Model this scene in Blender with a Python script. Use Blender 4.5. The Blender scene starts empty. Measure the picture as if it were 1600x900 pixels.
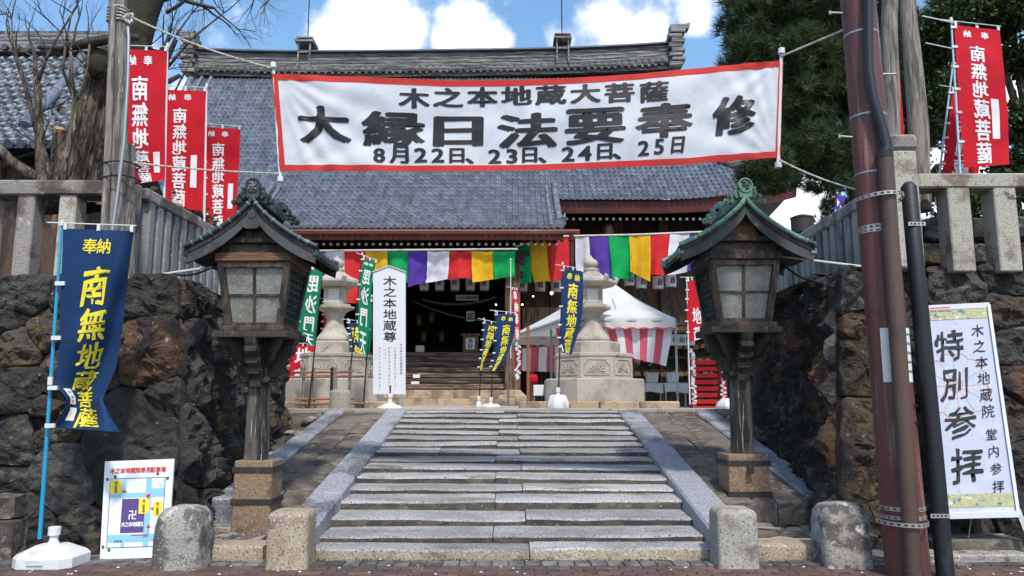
import bpy, bmesh, math, random
from mathutils import Vector, Matrix, noise
random.seed(7)
sc = bpy.context.scene
COL = sc.collection
PI = math.pi
R = math.radians

# ------------------------------------------------------------------ camera
PITCH = R(8.3); CAMZ = 1.40; FPX = 1200.0
cam_d = bpy.data.cameras.new('camera'); cam = bpy.data.objects.new('camera', cam_d); COL.objects.link(cam)
cam.location = (0, 0, CAMZ); cam.rotation_euler = (R(90) + PITCH, 0, 0)
cam_d.sensor_width = 36; cam_d.lens = FPX / 1600 * 36; cam_d.clip_end = 2000
sc.camera = cam
CP, SP = math.cos(PITCH), math.sin(PITCH)

def pix_dir(px, py):
    u = (px - 800) / FPX; v = (450 - py) / FPX
    return Vector((u, CP - v * SP, SP + v * CP))
def at(px, py, Y):
    d = pix_dir(px, py)
    return Vector((0, 0, CAMZ)) + d * (Y / d.y)
def onz(px, py, z):
    d = pix_dir(px, py)
    return Vector((0, 0, CAMZ)) + d * ((z - CAMZ) / d.z)

# ------------------------------------------------------------------ world, sun, exposure
SUN_EL, SUN_AZ = 55, 14          # degrees: height, and degrees to the right of straight behind the camera
w = bpy.data.worlds.new("World"); sc.world = w; w.use_nodes = True
nt = w.node_tree; nt.nodes.clear(); N = nt.nodes; L = nt.links
sky = N.new('ShaderNodeTexSky'); sky.sky_type = 'NISHITA'; sky.sun_disc = False
sky.sun_elevation = R(SUN_EL); sky.sun_rotation = R(180 - SUN_AZ); sky.air_density = 1.0; sky.dust_density = 1.2; sky.ozone_density = 1.4
bg1 = N.new('ShaderNodeBackground'); bg1.inputs[1].default_value = 0.15; hs = N.new('ShaderNodeHueSaturation'); hs.inputs['Saturation'].default_value = 1.12; hs.inputs['Hue'].default_value = .492; hs.inputs['Value'].default_value = 1.15; L.new(sky.outputs[0], hs.inputs['Color']); L.new(hs.outputs[0], bg1.inputs[0])
bg2 = N.new('ShaderNodeBackground'); bg2.inputs[0].default_value = (0.93, 0.95, 1.0, 1); bg2.inputs[1].default_value = 1.0
tc = N.new('ShaderNodeTexCoord')
nrm = N.new('ShaderNodeVectorMath'); nrm.operation = 'NORMALIZE'; L.new(tc.outputs['Generated'], nrm.inputs[0])
def wmath(op, a, b=None, clamp=False):
    m = N.new('ShaderNodeMath'); m.operation = op; m.use_clamp = clamp
    for i, x in enumerate((a, b)):
        if x is None: continue
        if isinstance(x, (int, float)): m.inputs[i].default_value = x
        else: L.new(x, m.inputs[i])
    return m.outputs[0]
cn = N.new('ShaderNodeTexNoise'); cn.inputs['Scale'].default_value = 9; cn.inputs['Detail'].default_value = 10; cn.inputs['Roughness'].default_value = 0.6
L.new(nrm.outputs[0], cn.inputs['Vector'])
cn2 = N.new('ShaderNodeTexNoise'); cn2.inputs['Scale'].default_value = 2.2; cn2.inputs['Detail'].default_value = 4
L.new(nrm.outputs[0], cn2.inputs['Vector'])
tot = None
for (px, py, rad, amp) in [(580, 25, 4.6, 1.3), (520, 60, 3.0, 1.1), (630, 55, 3.2, 1.1), (575, -40, 4.5, 1.0), (722, 50, 3.2, 1.15), (770, 62, 2.5, 0.95), (700, 66, 2.6, 1.0),
                           (940, 20, 6.0, .80), (1010, 50, 4.2, .78), (880, 60, 3.5, .62), (1080, 30, 2.5, .7), (1250, 320, 5, 1.15), (1590, 130, 6, 1.0), (1480, 340, 8, 1.1), (230, 100, 2.6, .95), (290, 160, 3, .8),
                           (-500, 0, 16, .8), (2300, 60, 20, .9), (900, -700, 16, .7)]:
    d = pix_dir(px, py).normalized()
    vd = N.new('ShaderNodeVectorMath'); vd.operation = 'DISTANCE'; L.new(nrm.outputs[0], vd.inputs[0]); vd.inputs[1].default_value = d
    mr = N.new('ShaderNodeMapRange'); mr.interpolation_type = 'SMOOTHSTEP'; L.new(vd.outputs['Value'], mr.inputs[0])
    mr.inputs[1].default_value = 0; mr.inputs[2].default_value = R(rad); mr.inputs[3].default_value = amp; mr.inputs[4].default_value = 0
    tot = mr.outputs[0] if tot is None else wmath('MAXIMUM', tot, mr.outputs[0])
far = wmath('MULTIPLY', wmath('SUBTRACT', cn2.outputs[0], 0.5), 1.1)
m0 = wmath('ADD', wmath('ADD', tot, far), wmath('MULTIPLY', wmath('SUBTRACT', cn.outputs[0], 0.5), 2.3))
mr = N.new('ShaderNodeMapRange'); mr.interpolation_type = 'SMOOTHSTEP'; L.new(m0, mr.inputs[0]); mr.inputs[1].default_value = .22; mr.inputs[2].default_value = .80
# clouds: brighter lumps, bluish thin parts
cs = N.new('ShaderNodeMapRange'); L.new(cn.outputs[0], cs.inputs[0]); cs.inputs[1].default_value = .3; cs.inputs[2].default_value = .65; cs.inputs[3].default_value = .82; cs.inputs[4].default_value = 1.08
L.new(cs.outputs[0], bg2.inputs[1])
mx = N.new('ShaderNodeMixShader'); L.new(mr.outputs[0], mx.inputs[0]); L.new(bg1.outputs[0], mx.inputs[1]); L.new(bg2.outputs[0], mx.inputs[2])
wo = N.new('ShaderNodeOutputWorld'); L.new(mx.outputs[0], wo.inputs[0])

sun_d = bpy.data.lights.new('sun', 'SUN'); sun_d.energy = 2.6; sun_d.angle = R(4); sun_d.color = (1, .955, .89)
sun = bpy.data.objects.new('sun', sun_d); COL.objects.link(sun)
sun.rotation_euler = (R(90 - SUN_EL), 0, R(SUN_AZ)); sun.location = (10, -20, 30)
sc.view_settings.view_transform = 'Standard'; sc.view_settings.look = 'None'
sc.view_settings.exposure = 0.58; sc.view_settings.gamma = 1.0; sc.view_settings.use_curve_mapping = False
sc.cycles.max_bounces = 6; sc.cycles.diffuse_bounces = 3; sc.cycles.use_denoising = True

# ------------------------------------------------------------------ materials
def mat(name, base, rough=.8, layers=(), bump=.0, bscale=20, bstretch=(1, 1, 1), bdetail=6, var=0.0, metal=0.0, spec=.4, transl=0.0, emit=None, hue=0.0, coord='Object', vor=0.0, uvnoise=None, spread=True, bdist=None):
    """layers: (colour, scale, lo, hi, stretch) laid over one another by noise masks"""
    m = bpy.data.materials.new(name); m.use_nodes = True
    t = m.node_tree; t.nodes.clear(); n = t.nodes; l = t.links
    out = n.new('ShaderNodeOutputMaterial'); p = n.new('ShaderNodeBsdfPrincipled')
    p.inputs['Roughness'].default_value = rough; p.inputs['Metallic'].default_value = metal
    p.inputs['Specular IOR Level'].default_value = spec
    tc = n.new('ShaderNodeTexCoord'); oi = n.new('ShaderNodeObjectInfo')
    vec = tc.outputs[coord]
    if spread:
        a = n.new('ShaderNodeVectorMath'); a.operation = 'ADD'
        s = n.new('ShaderNodeMath'); s.operation = 'MULTIPLY'; s.inputs[1].default_value = 37.0
        l.new(oi.outputs['Random'], s.inputs[0]); l.new(vec, a.inputs[0]); l.new(s.outputs[0], a.inputs[1]); vec = a.outputs[0]
    def nz(scale, stretch, detail=6, rgh=.6):
        mp = n.new('ShaderNodeMapping'); mp.inputs['Scale'].default_value = stretch; l.new(vec, mp.inputs[0])
        t_ = n.new('ShaderNodeTexNoise'); t_.inputs['Scale'].default_value = scale; t_.inputs['Detail'].default_value = detail; t_.inputs['Roughness'].default_value = rgh
        l.new(mp.outputs[0], t_.inputs['Vector']); return t_.outputs[0]
    col = None
    cur = n.new('ShaderNodeRGB'); cur.outputs[0].default_value = (*base, 1); col = cur.outputs[0]
    for ly in layers:
        c, s_, lo, hi = ly[:4]; st = ly[4] if len(ly) > 4 else (1, 1, 1)
        mr = n.new('ShaderNodeMapRange'); mr.interpolation_type = 'SMOOTHSTEP'; l.new(nz(s_, st), mr.inputs[0]); mr.inputs[1].default_value = lo; mr.inputs[2].default_value = hi
        mx = n.new('ShaderNodeMix'); mx.data_type = 'RGBA'; l.new(mr.outputs[0], mx.inputs[0]); l.new(col, mx.inputs[6]); mx.inputs[7].default_value = (*c, 1); col = mx.outputs[2]
    if var or hue:
        hs = n.new('ShaderNodeHueSaturation'); l.new(col, hs.inputs['Color'])
        r1 = n.new('ShaderNodeMapRange'); l.new(oi.outputs['Random'], r1.inputs[0]); r1.inputs[3].default_value = 1 - var; r1.inputs[4].default_value = 1 + var; l.new(r1.outputs[0], hs.inputs['Value'])
        if hue:
            wn = n.new('ShaderNodeTexWhiteNoise'); wn.noise_dimensions = '1D'; l.new(oi.outputs['Random'], wn.inputs['W'])
            r2 = n.new('ShaderNodeMapRange'); l.new(wn.outputs[0], r2.inputs[0]); r2.inputs[3].default_value = .5 - hue; r2.inputs[4].default_value = .5 + hue; l.new(r2.outputs[0], hs.inputs['Hue'])
            r3 = n.new('ShaderNodeMapRange'); l.new(wn.outputs[0], r3.inputs[0]); r3.inputs[3].default_value = .6; r3.inputs[4].default_value = 1.5; l.new(r3.outputs[0], hs.inputs['Saturation'])
        col = hs.outputs[0]
    if uvnoise:
        fl = n.new('ShaderNodeVectorMath'); fl.operation = 'FLOOR'; l.new(tc.outputs['UV'], fl.inputs[0])
        wn = n.new('ShaderNodeTexWhiteNoise'); wn.noise_dimensions = '2D'; l.new(fl.outputs[0], wn.inputs['Vector'])
        r1 = n.new('ShaderNodeMapRange'); l.new(wn.outputs[0], r1.inputs[0]); r1.inputs[3].default_value = 1 - uvnoise; r1.inputs[4].default_value = 1 + uvnoise
        hs = n.new('ShaderNodeHueSaturation'); l.new(col, hs.inputs['Color']); l.new(r1.outputs[0], hs.inputs['Value']); col = hs.outputs[0]
    l.new(col, p.inputs['Base Color'])
    if bump:
        b = n.new('ShaderNodeBump'); b.inputs['Strength'].default_value = min(1, bump); b.inputs['Distance'].default_value = bdist or .02 * max(1, bump)
        h = nz(bscale, bstretch, bdetail, .65)
        if vor:
            mp = n.new('ShaderNodeMapping'); mp.inputs['Scale'].default_value = bstretch; l.new(vec, mp.inputs[0])
            v_ = n.new('ShaderNodeTexVoronoi'); v_.feature = 'DISTANCE_TO_EDGE'; v_.inputs['Scale'].default_value = vor; l.new(mp.outputs[0], v_.inputs['Vector'])
            v2 = n.new('ShaderNodeMapRange'); l.new(v_.outputs['Distance'], v2.inputs[0]); v2.inputs[2].default_value = .12; v2.inputs[4].default_value = 1.0
            ad = n.new('ShaderNodeMath'); ad.operation = 'ADD'; l.new(h, ad.inputs[0]); l.new(v2.outputs[0], ad.inputs[1]); h = ad.outputs[0]
        l.new(h, b.inputs['Height']); l.new(b.outputs[0], p.inputs['Normal'])
    if emit:
        p.inputs['Emission Color'].default_value = (*emit[0], 1); p.inputs['Emission Strength'].default_value = emit[1]
    if transl:
        tr = n.new('ShaderNodeBsdfTranslucent'); l.new(col, tr.inputs[0])
        ms = n.new('ShaderNodeMixShader'); ms.inputs[0].default_value = transl; l.new(p.outputs[0], ms.inputs[1]); l.new(tr.outputs[0], ms.inputs[2]); l.new(ms.outputs[0], out.inputs[0])
    else: l.new(p.outputs[0], out.inputs[0])
    return m
M = {}
M['granite'] = mat('granite', (.34, .32, .28), .85, [((.22, .16, .09), 1.5, .5, .75), ((.14, .125, .11), 60, .54, .62), ((.48, .46, .42), 50, .58, .66), ((.14, .13, .12), 3, .6, .72)], .5, 60, var=.12)
M['granite_warm'] = mat('warm_granite', (.43, .385, .32), .85, [((.28, .25, .20), 2.2, .46, .66), ((.20, .18, .15), 60, .56, .66), ((.52, .48, .42), 50, .60, .68), ((.17, .16, .13), 4, .62, .74)], .4, 50, var=.06)
M['granite_tan'] = mat('granite_tan', (.31, .25, .18), .85, [((.42, .35, .26), 2.5, .48, .64), ((.15, .12, .095), 5, .52, .66), ((.13, .095, .065), 60, .54, .62), ((.54, .47, .37), 50, .58, .66), ((.17, .13, .10), 3, .58, .75)], .5, 60, var=.1)
M['granite_brown'] = mat('brown_granite', (.23, .155, .095), .85, [((.10, .07, .05), 3, .48, .62), ((.34, .27, .19), 40, .56, .64), ((.09, .065, .05), 60, .55, .62)], .5, 50, var=.06)
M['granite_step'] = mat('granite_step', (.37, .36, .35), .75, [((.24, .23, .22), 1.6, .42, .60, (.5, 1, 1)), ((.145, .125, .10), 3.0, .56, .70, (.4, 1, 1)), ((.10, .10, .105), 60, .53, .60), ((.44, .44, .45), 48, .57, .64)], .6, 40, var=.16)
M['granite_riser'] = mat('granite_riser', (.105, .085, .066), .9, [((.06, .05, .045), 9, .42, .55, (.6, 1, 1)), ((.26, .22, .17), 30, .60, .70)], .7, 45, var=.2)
M['granite_curb'] = mat('granite_curb', (.30, .31, .335), .7, [((.095, .10, .115), 1.1, .48, .62), ((.17, .15, .125), 3, .60, .72), ((.10, .10, .11), 60, .53, .60), ((.50, .50, .52), 50, .57, .64)], .5, 45, var=.06)
M['granite_old'] = mat('granite_old', (.30, .28, .25), .9, [((.10, .085, .075), 5, .46, .58), ((.52, .51, .48), 9, .58, .68), ((.08, .07, .06), 70, .56, .62), ((.55, .54, .50), 60, .62, .68)], .7, 40, var=.1)
M['fence_stone'] = mat('fence_stone', (.42, .39, .33), .9, [((.20, .155, .115), 3.0, .50, .66), ((.11, .07, .06), 4.5, .60, .70), ((.10, .09, .08), 90, .56, .62), ((.55, .53, .48), 70, .60, .66)], .5, 60, var=.1)
M['fence_dark'] = mat('fence_dark', (.26, .235, .215), .9, [((.09, .065, .06), 2.4, .44, .58), ((.42, .40, .36), 8, .60, .70), ((.08, .07, .06), 80, .56, .62)], .6, 60, var=.12)
M['fence_grey'] = mat('fence_grey', (.27, .27, .26), .9, [((.13, .125, .12), 3, .46, .62, (1, 1, .4)), ((.40, .40, .38), 30, .58, .66)], .5, 60, var=.12)
rk = dict(bump=1.0, bscale=6.5, bdetail=14, bdist=.13, var=.25)
M['rock'] = mat('rock', (.050, .045, .041), .9, [((.024, .022, .023), 2.2, .42, .58), ((.115, .105, .095), 5, .54, .66), ((.085, .06, .036), 1.4, .54, .68), ((.20, .19, .175), 16, .62, .70), ((.06, .052, .014), 3.1, .62, .74)], hue=.015, **rk)
M['rock_dark'] = mat('rock_dark', (.042, .038, .035), .6, [((.018, .017, .018), 2.2, .42, .56), ((.115, .10, .085), 5, .54, .66), ((.10, .075, .05), 1.9, .62, .74), ((.05, .055, .02), 3, .62, .7)], hue=.015, **rk)
M['rock_brown'] = mat('rock_brown', (.115, .068, .038), .9, [((.035, .026, .021), 3.4, .42, .56), ((.21, .13, .068), 5, .56, .70), ((.32, .29, .24), 11, .62, .7)], **rk)
M['rock_grey'] = mat('rock_grey', (.068, .064, .058), .9, [((.032, .030, .029), 1.8, .42, .60), ((.14, .13, .115), 4, .56, .70), ((.24, .23, .215), 9, .64, .74)], **rk)
M['rock_ochre'] = mat('rock_ochre', (.085, .058, .036), .9, [((.034, .027, .022), 3, .42, .56, (1, 1, .5)), ((.20, .125, .05), 4.5, .58, .72, (1, 1, .4)), ((.15, .14, .12), 13, .60, .7)], **rk)
M['moss_rock'] = mat('moss_rock', (.075, .06, .045), .95, [((.095, .078, .014), 3.2, .50, .62), ((.05, .045, .04), 6, .54, .62), ((.30, .27, .22), 12, .63, .7)], **rk)
M['flagstone'] = mat('flagstone', (.15, .125, .10), .9, [((.065, .055, .048), 2.2, .42, .60), ((.24, .21, .175), 7, .56, .68), ((.30, .28, .25), 20, .64, .70), ((.07, .075, .03), 2, .6, .72)], .9, 16, vor=3.0, var=.12)
M['earth'] = mat('earth', (.10, .085, .06), .95, [((.045, .042, .028), 2.5, .42, .6), ((.20, .18, .15), 25, .6, .68)], 1.0, 25, spread=False)
M['court'] = mat('court_paving', (.42, .39, .34), .9, [((.30, .27, .23), 1.2, .42, .6), ((.2, .19, .17), 50, .6, .68)], .4, 50, spread=False)
M['road'] = mat('road_brick', (.13, .075, .06), .9, [((.075, .05, .045), 3, .4, .6), ((.22, .17, .15), 60, .6, .68)], .6, 70, var=.18)
M['paver'] = mat('paver', (.165, .16, .15), .9, [((.06, .058, .055), 3, .4, .6), ((.21, .20, .19), 70, .6, .68)], .6, 70, var=.18)
M['joint'] = mat('joint_sand', (.055, .05, .045), .95, bump=.3, bscale=60, spread=False)
M['wood_grey'] = mat('weathered_wood', (.24, .215, .185), .85, [((.10, .085, .07), 4, .44, .60, (6, 6, .5)), ((.40, .37, .33), 5, .58, .68, (9, 9, .6)), ((.20, .17, .06), 2, .64, .74)], .9, 14, (7, 7, .45), var=.1)
M['wood_dark'] = mat('dark_wood', (.070, .046, .032), .7, [((.018, .015, .013), 4, .44, .58, (3, 3, 1)), ((.13, .11, .095), 7, .62, .72, (3, 3, 1))], .6, 18, (3, 3, 1), var=.1)
M['wood_bracket'] = mat('bracket_wood', (.042, .034, .028), .8, [((.12, .11, .098), 3.4, .60, .70, (2.5, 2.5, .6)), ((.014, .013, .013), 5, .5, .62)], .9, 14, (3, 3, .7), var=.1)
M['wood_post'] = mat('lantern_post_wood', (.125, .105, .085), .85, [((.024, .021, .02), 2.2, .44, .56, (3, 3, .6)), ((.34, .33, .31), 6, .56, .66, (8, 8, .4))], .9, 16, (7, 7, .4), var=.06)
M['wood_red'] = mat('reddish_beam', (.15, .068, .034), .6, [((.05, .028, .018), 3, .44, .6, (.6, 3, 6)), ((.25, .12, .06), 5, .6, .7, (.6, 3, 6))], .5, 12, (.5, 4, 8))
M['wood_brown'] = mat('brown_timber', (.19, .10, .06), .7, [((.06, .035, .022), 3, .42, .6, (4, 4, .5)), ((.24, .15, .09), 4, .6, .7, (5, 5, .5))], .4, 12, (6, 6, .5), var=.1)
M['wood_step'] = mat('step_timber', (.15, .10, .075), .8, [((.05, .032, .024), 2.0, .44, .58, (.35, 3, 5)), ((.36, .28, .22), 3.5, .56, .66, (.35, 3, 6))], .8, 10, (.4, 5, 8), var=.15)
M['stone_base'] = mat('base_stone', (.42, .32, .21), .9, [((.22, .16, .11), 2.0, .45, .6), ((.5, .42, .32), 8, .6, .7), ((.15, .12, .1), 50, .6, .68)], .6, 40, var=.1)
M['maroon'] = mat('maroon_paint', (.085, .014, .013), .6, [((.04, .010, .010), 2, .45, .6)], .2, 20)
M['gutter'] = mat('gutter_metal', (.26, .085, .06), .35, [((.35, .18, .13), 3, .5, .7, (.2, 1, 1))], spec=.7)
M['black_wood'] = mat('shadow_timber', (.022, .016, .014), .8)  # near-black timber: shade indoors and under the eaves put into the colour
M['tile_lip_lit'] = mat('tile_lip_lit', (.155, .178, .21), .6, [((.10, .12, .15), 8, .45, .65)], .2, 30, uvnoise=.35, spread=False)  # lips paler than the tile: frontal sunlight put into the colour
M['tile'] = mat('roof_tile', (.066, .083, .112), .45, [((.050, .062, .085), 1.2, .44, .62), ((.13, .145, .165), 12, .62, .72)], .2, 30, uvnoise=.30, spec=.6, spread=False)
M['tile_edge'] = mat('eave_tile', (.155, .165, .18), .5, [((.07, .08, .10), 6, .45, .6), ((.32, .32, .32), 14, .6, .7)], .3, 30, spec=.5)
M['tile_left'] = mat('glazed_tile', (.095, .12, .145), .42, [((.045, .055, .075), 2.2, .44, .58), ((.20, .205, .21), 4, .57, .70), ((.10, .09, .06), 6, .64, .72)], .4, 14, var=.30, spec=.6)
M['ridge'] = mat('ridge_tile', (.24, .23, .215), .75, [((.06, .06, .065), 3.5, .42, .56, (.3, 1, 5)), ((.32, .30, .27), 7, .57, .68, (.3, 1, 7))], .8, 8, (.5, 1, 9), var=.1)
M['patina'] = mat('copper_patina', (.12, .23, .18), .55, [((.03, .05, .042), 4, .50, .66), ((.26, .44, .35), 7, .54, .66), ((.10, .05, .03), 5, .66, .74)], .4, 20, var=.18, spec=.5)
M['patina_dark'] = mat('dark_patina', (.025, .042, .042), .5, [((.010, .013, .014), 4, .46, .62), ((.09, .19, .16), 7, .60, .70)], .4, 20, var=.12, spec=.5)
M['barge'] = mat('bargeboard', (.055, .060, .060), .65, [((.03, .034, .036), 3, .45, .6), ((.11, .11, .10), 9, .62, .7)], .3, 20)
M['iron'] = mat('iron_band', (.025, .022, .022), .6, [((.06, .035, .025), 8, .6, .7)], .3, 40)
M['pane'] = mat('frosted_pane', (.21, .205, .18), .35, [((.14, .135, .115), 6, .42, .62), ((.33, .32, .28), 60, .54, .66), ((.10, .09, .075), 3, .62, .75)], .35, 70, spec=.6)
M['paper_pane'] = mat('paper_pane', (.62, .60, .52), .7)
M['pole'] = mat('pole_paint', (.120, .038, .030), .55, [((.085, .030, .025), 1.6, .44, .62, (1, 1, .3)), ((.26, .15, .12), 6, .56, .70, (2, 2, .12)), ((.05, .028, .024), 14, .60, .68), ((.22, .17, .14), 3, .66, .74, (1.5, 1.5, .2))], .3, 30, spec=.5, spread=False)
M['conduit'] = mat('conduit_pipe', (.085, .052, .040), .5, [((.055, .035, .03), 2.0, .44, .62, (1, 1, .3)), ((.03, .03, .035), 1.2, .55, .7)], .1, 30, spread=False)
M['black_pipe'] = mat('black_pipe', (.012, .014, .018), .55, [((.03, .035, .042), 5, .6, .7, (1, 1, .3))], spread=False)
M['cable'] = mat('black_cable', (.015, .017, .022), .45)
M['strap'] = mat('strap_steel', (.42, .40, .38), .4, [((.25, .16, .12), 9, .55, .65)], metal=.6)
M['white_pl'] = mat('white_plastic', (.62, .62, .62), .45, [((.46, .45, .42), 4, .52, .72)], spec=.5)
M['white_paint'] = mat('white_board', (.64, .65, .67), .5, [((.68, .68, .67), 2, .55, .75)])
M['paper'] = mat('notice_paper', (.66, .65, .63), .7, [((.5, .5, .49), 4, .55, .7)])
M['lam'] = mat('laminated_print', (.66, .68, .70), .22, [((.50, .52, .55), 5, .55, .64)], .5, 6, spec=.7)
M['board_print'] = mat('board_print', (.44, .465, .56), .45, [((.52, .54, .61), 3, .5, .7), ((.34, .36, .45), 30, .6, .68)], .15, 20)
M['ink'] = mat('black_ink', (.018, .016, .017), .5)
M['banner_ink'] = mat('banner_ink', (.013, .010, .010), .45, [((.030, .023, .021), 2, .5, .65, (1, 1, 3))], transl=.05)
M['ink_grey'] = mat('grey_ink', (.060, .060, .07), .55, [((.14, .14, .16), 9, .50, .66)])
M['ink_red'] = mat('red_ink', (.55, .03, .03), .5)
M['ink_yellow'] = mat('yellow_ink', (.78, .66, .035), .7, transl=.1)
M['ink_white'] = mat('white_ink', (.80, .78, .78), .7, transl=.1)
M['ink_gold'] = mat('map_yellow', (.80, .62, .03), .4)
M['ink_purple'] = mat('map_purple', (.075, .03, .16), .25, spec=.7)
M['ink_cyan'] = mat('map_blue', (.22, .48, .66), .3)
M['ornament'] = mat('gilt_pattern', (.35, .36, .22), .5, [((.48, .42, .20), 30, .48, .54), ((.20, .34, .34), 24, .55, .60), ((.6, .6, .55), 20, .6, .64), ((.10, .11, .10), 24, .60, .63)])
M['pink_line'] = mat('pale_red_line', (.62, .27, .22), .6)
CLO = dict(bump=.12, bscale=8, transl=.28)
def cloth_mat(n, c, **k): M[n] = mat(n, c, .85, [(tuple(x * .82 for x in c), 3, .45, .7)], **{**CLO, **k})
cloth_mat('cloth_red', (.62, .008, .022)); cloth_mat('cloth_blue', (.008, .042, .135)); cloth_mat('cloth_green', (.0, .22, .10))
cloth_mat('banner_white', (.72, .73, .76), bump=.5, bscale=1.8, bstretch=(1, 1, 1.6)); cloth_mat('banner_red', (.66, .05, .045))
cloth_mat('cur_purple', (.10, .045, .36)); cloth_mat('cur_white', (.76, .76, .82)); cloth_mat('cur_red', (.70, .025, .03)); cloth_mat('cur_yellow', (.85, .47, .012)); cloth_mat('cur_green', (.0, .40, .10))
cloth_mat('tent_white', (.74, .73, .70)); cloth_mat('tent_red', (.70, .12, .18)); cloth_mat('table_cloth', (.75, .76, .78))
M['pole_blue'] = mat('blue_pole', (.015, .28, .48), .35)
M['pole_pale'] = mat('pale_blue_pole', (.35, .52, .58), .35)
M['pole_white'] = mat('white_pole', (.62, .62, .60), .4)
M['pole_black'] = mat('black_pole', (.014, .014, .016), .4)
M['dark_brown'] = mat('flat_dark_brown', (.05, .045, .035), .95)  # plain dark brown, not used on any object
M['rope'] = mat('rope', (.55, .53, .48), .9, [((.3, .29, .26), 30, .5, .6)], .8, 80)
M['steel'] = mat('galvanised_steel', (.34, .35, .36), .4, metal=.6)
M['bamboo'] = mat('brown_bamboo', (.26, .10, .045), .5, [((.12, .05, .03), 4, .5, .65, (.4, 1, 1))])
M['red_paint'] = mat('red_lacquer', (.50, .018, .02), .4)
M['ema'] = mat('ema_wood', (.62, .36, .16), .7, [((.45, .22, .09), 6, .5, .65)], var=.25)
M['bulb'] = mat('bulb', (.9, .7, .4), .5, emit=((1, .72, .4), 3.0))
M['dark_rope'] = mat('dark_straw', (.10, .09, .075), .9)
M['door_wood'] = mat('door_timber', (.085, .048, .030), .75, [((.035, .022, .015), 3, .42, .6, (4, 4, .5))], .3, 12, (6, 6, .5), var=.1)  # brown timber darkened: deep shadow under the eave put into the colour
M['brass'] = mat('brass', (.12, .08, .035), .45, metal=.5)
M['bark'] = mat('bark', (.125, .095, .07), .9, [((.04, .03, .024), 5, .44, .56, (3, 3, .6)), ((.25, .205, .16), 6, .57, .68, (3, 3, .6)), ((.09, .08, .02), 2.6, .60, .7)], 1.0, 9, (4, 4, .8), vor=3)
M['bark_moss'] = mat('mossy_bark', (.030, .027, .014), .95, [((.017, .014, .012), 4, .44, .58), ((.052, .052, .012), 5, .56, .68)], 1.0, 14)
M['bark_thin'] = mat('twig_bark', (.060, .048, .043), .85, [((.035, .028, .025), 4, .5, .6), ((.12, .11, .10), 8, .64, .74)], .6, 20)
M['cutwood'] = mat('cut_wood', (.62, .34, .14), .8, [((.42, .2, .08), 20, .5, .6)])
def leaf_mat(n, a, b, c):
    M[n] = mat(n, a, .6, [(b, .9, .42, .62), (c, 2.7, .58, .7)], transl=.25, spec=.3, spread=False)
leaf_mat('pine', (.070, .108, .040), (.034, .058, .024), (.14, .155, .042))
leaf_mat('leaf', (.06, .095, .028), (.03, .052, .017), (.12, .13, .034))
leaf_mat('leaf_light', (.10, .13, .035), (.06, .09, .028), (.16, .16, .05))
M['plaster'] = mat('plaster', (.55, .53, .48), .9, [((.35, .32, .28), 2, .5, .7)], .1, 20)
M['ledge'] = mat('mound_soil', (.10, .085, .065), .95, [((.05, .045, .035), 2, .4, .6), ((.06, .07, .02), 3, .58, .7)], .8, 12, spread=False)

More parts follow.
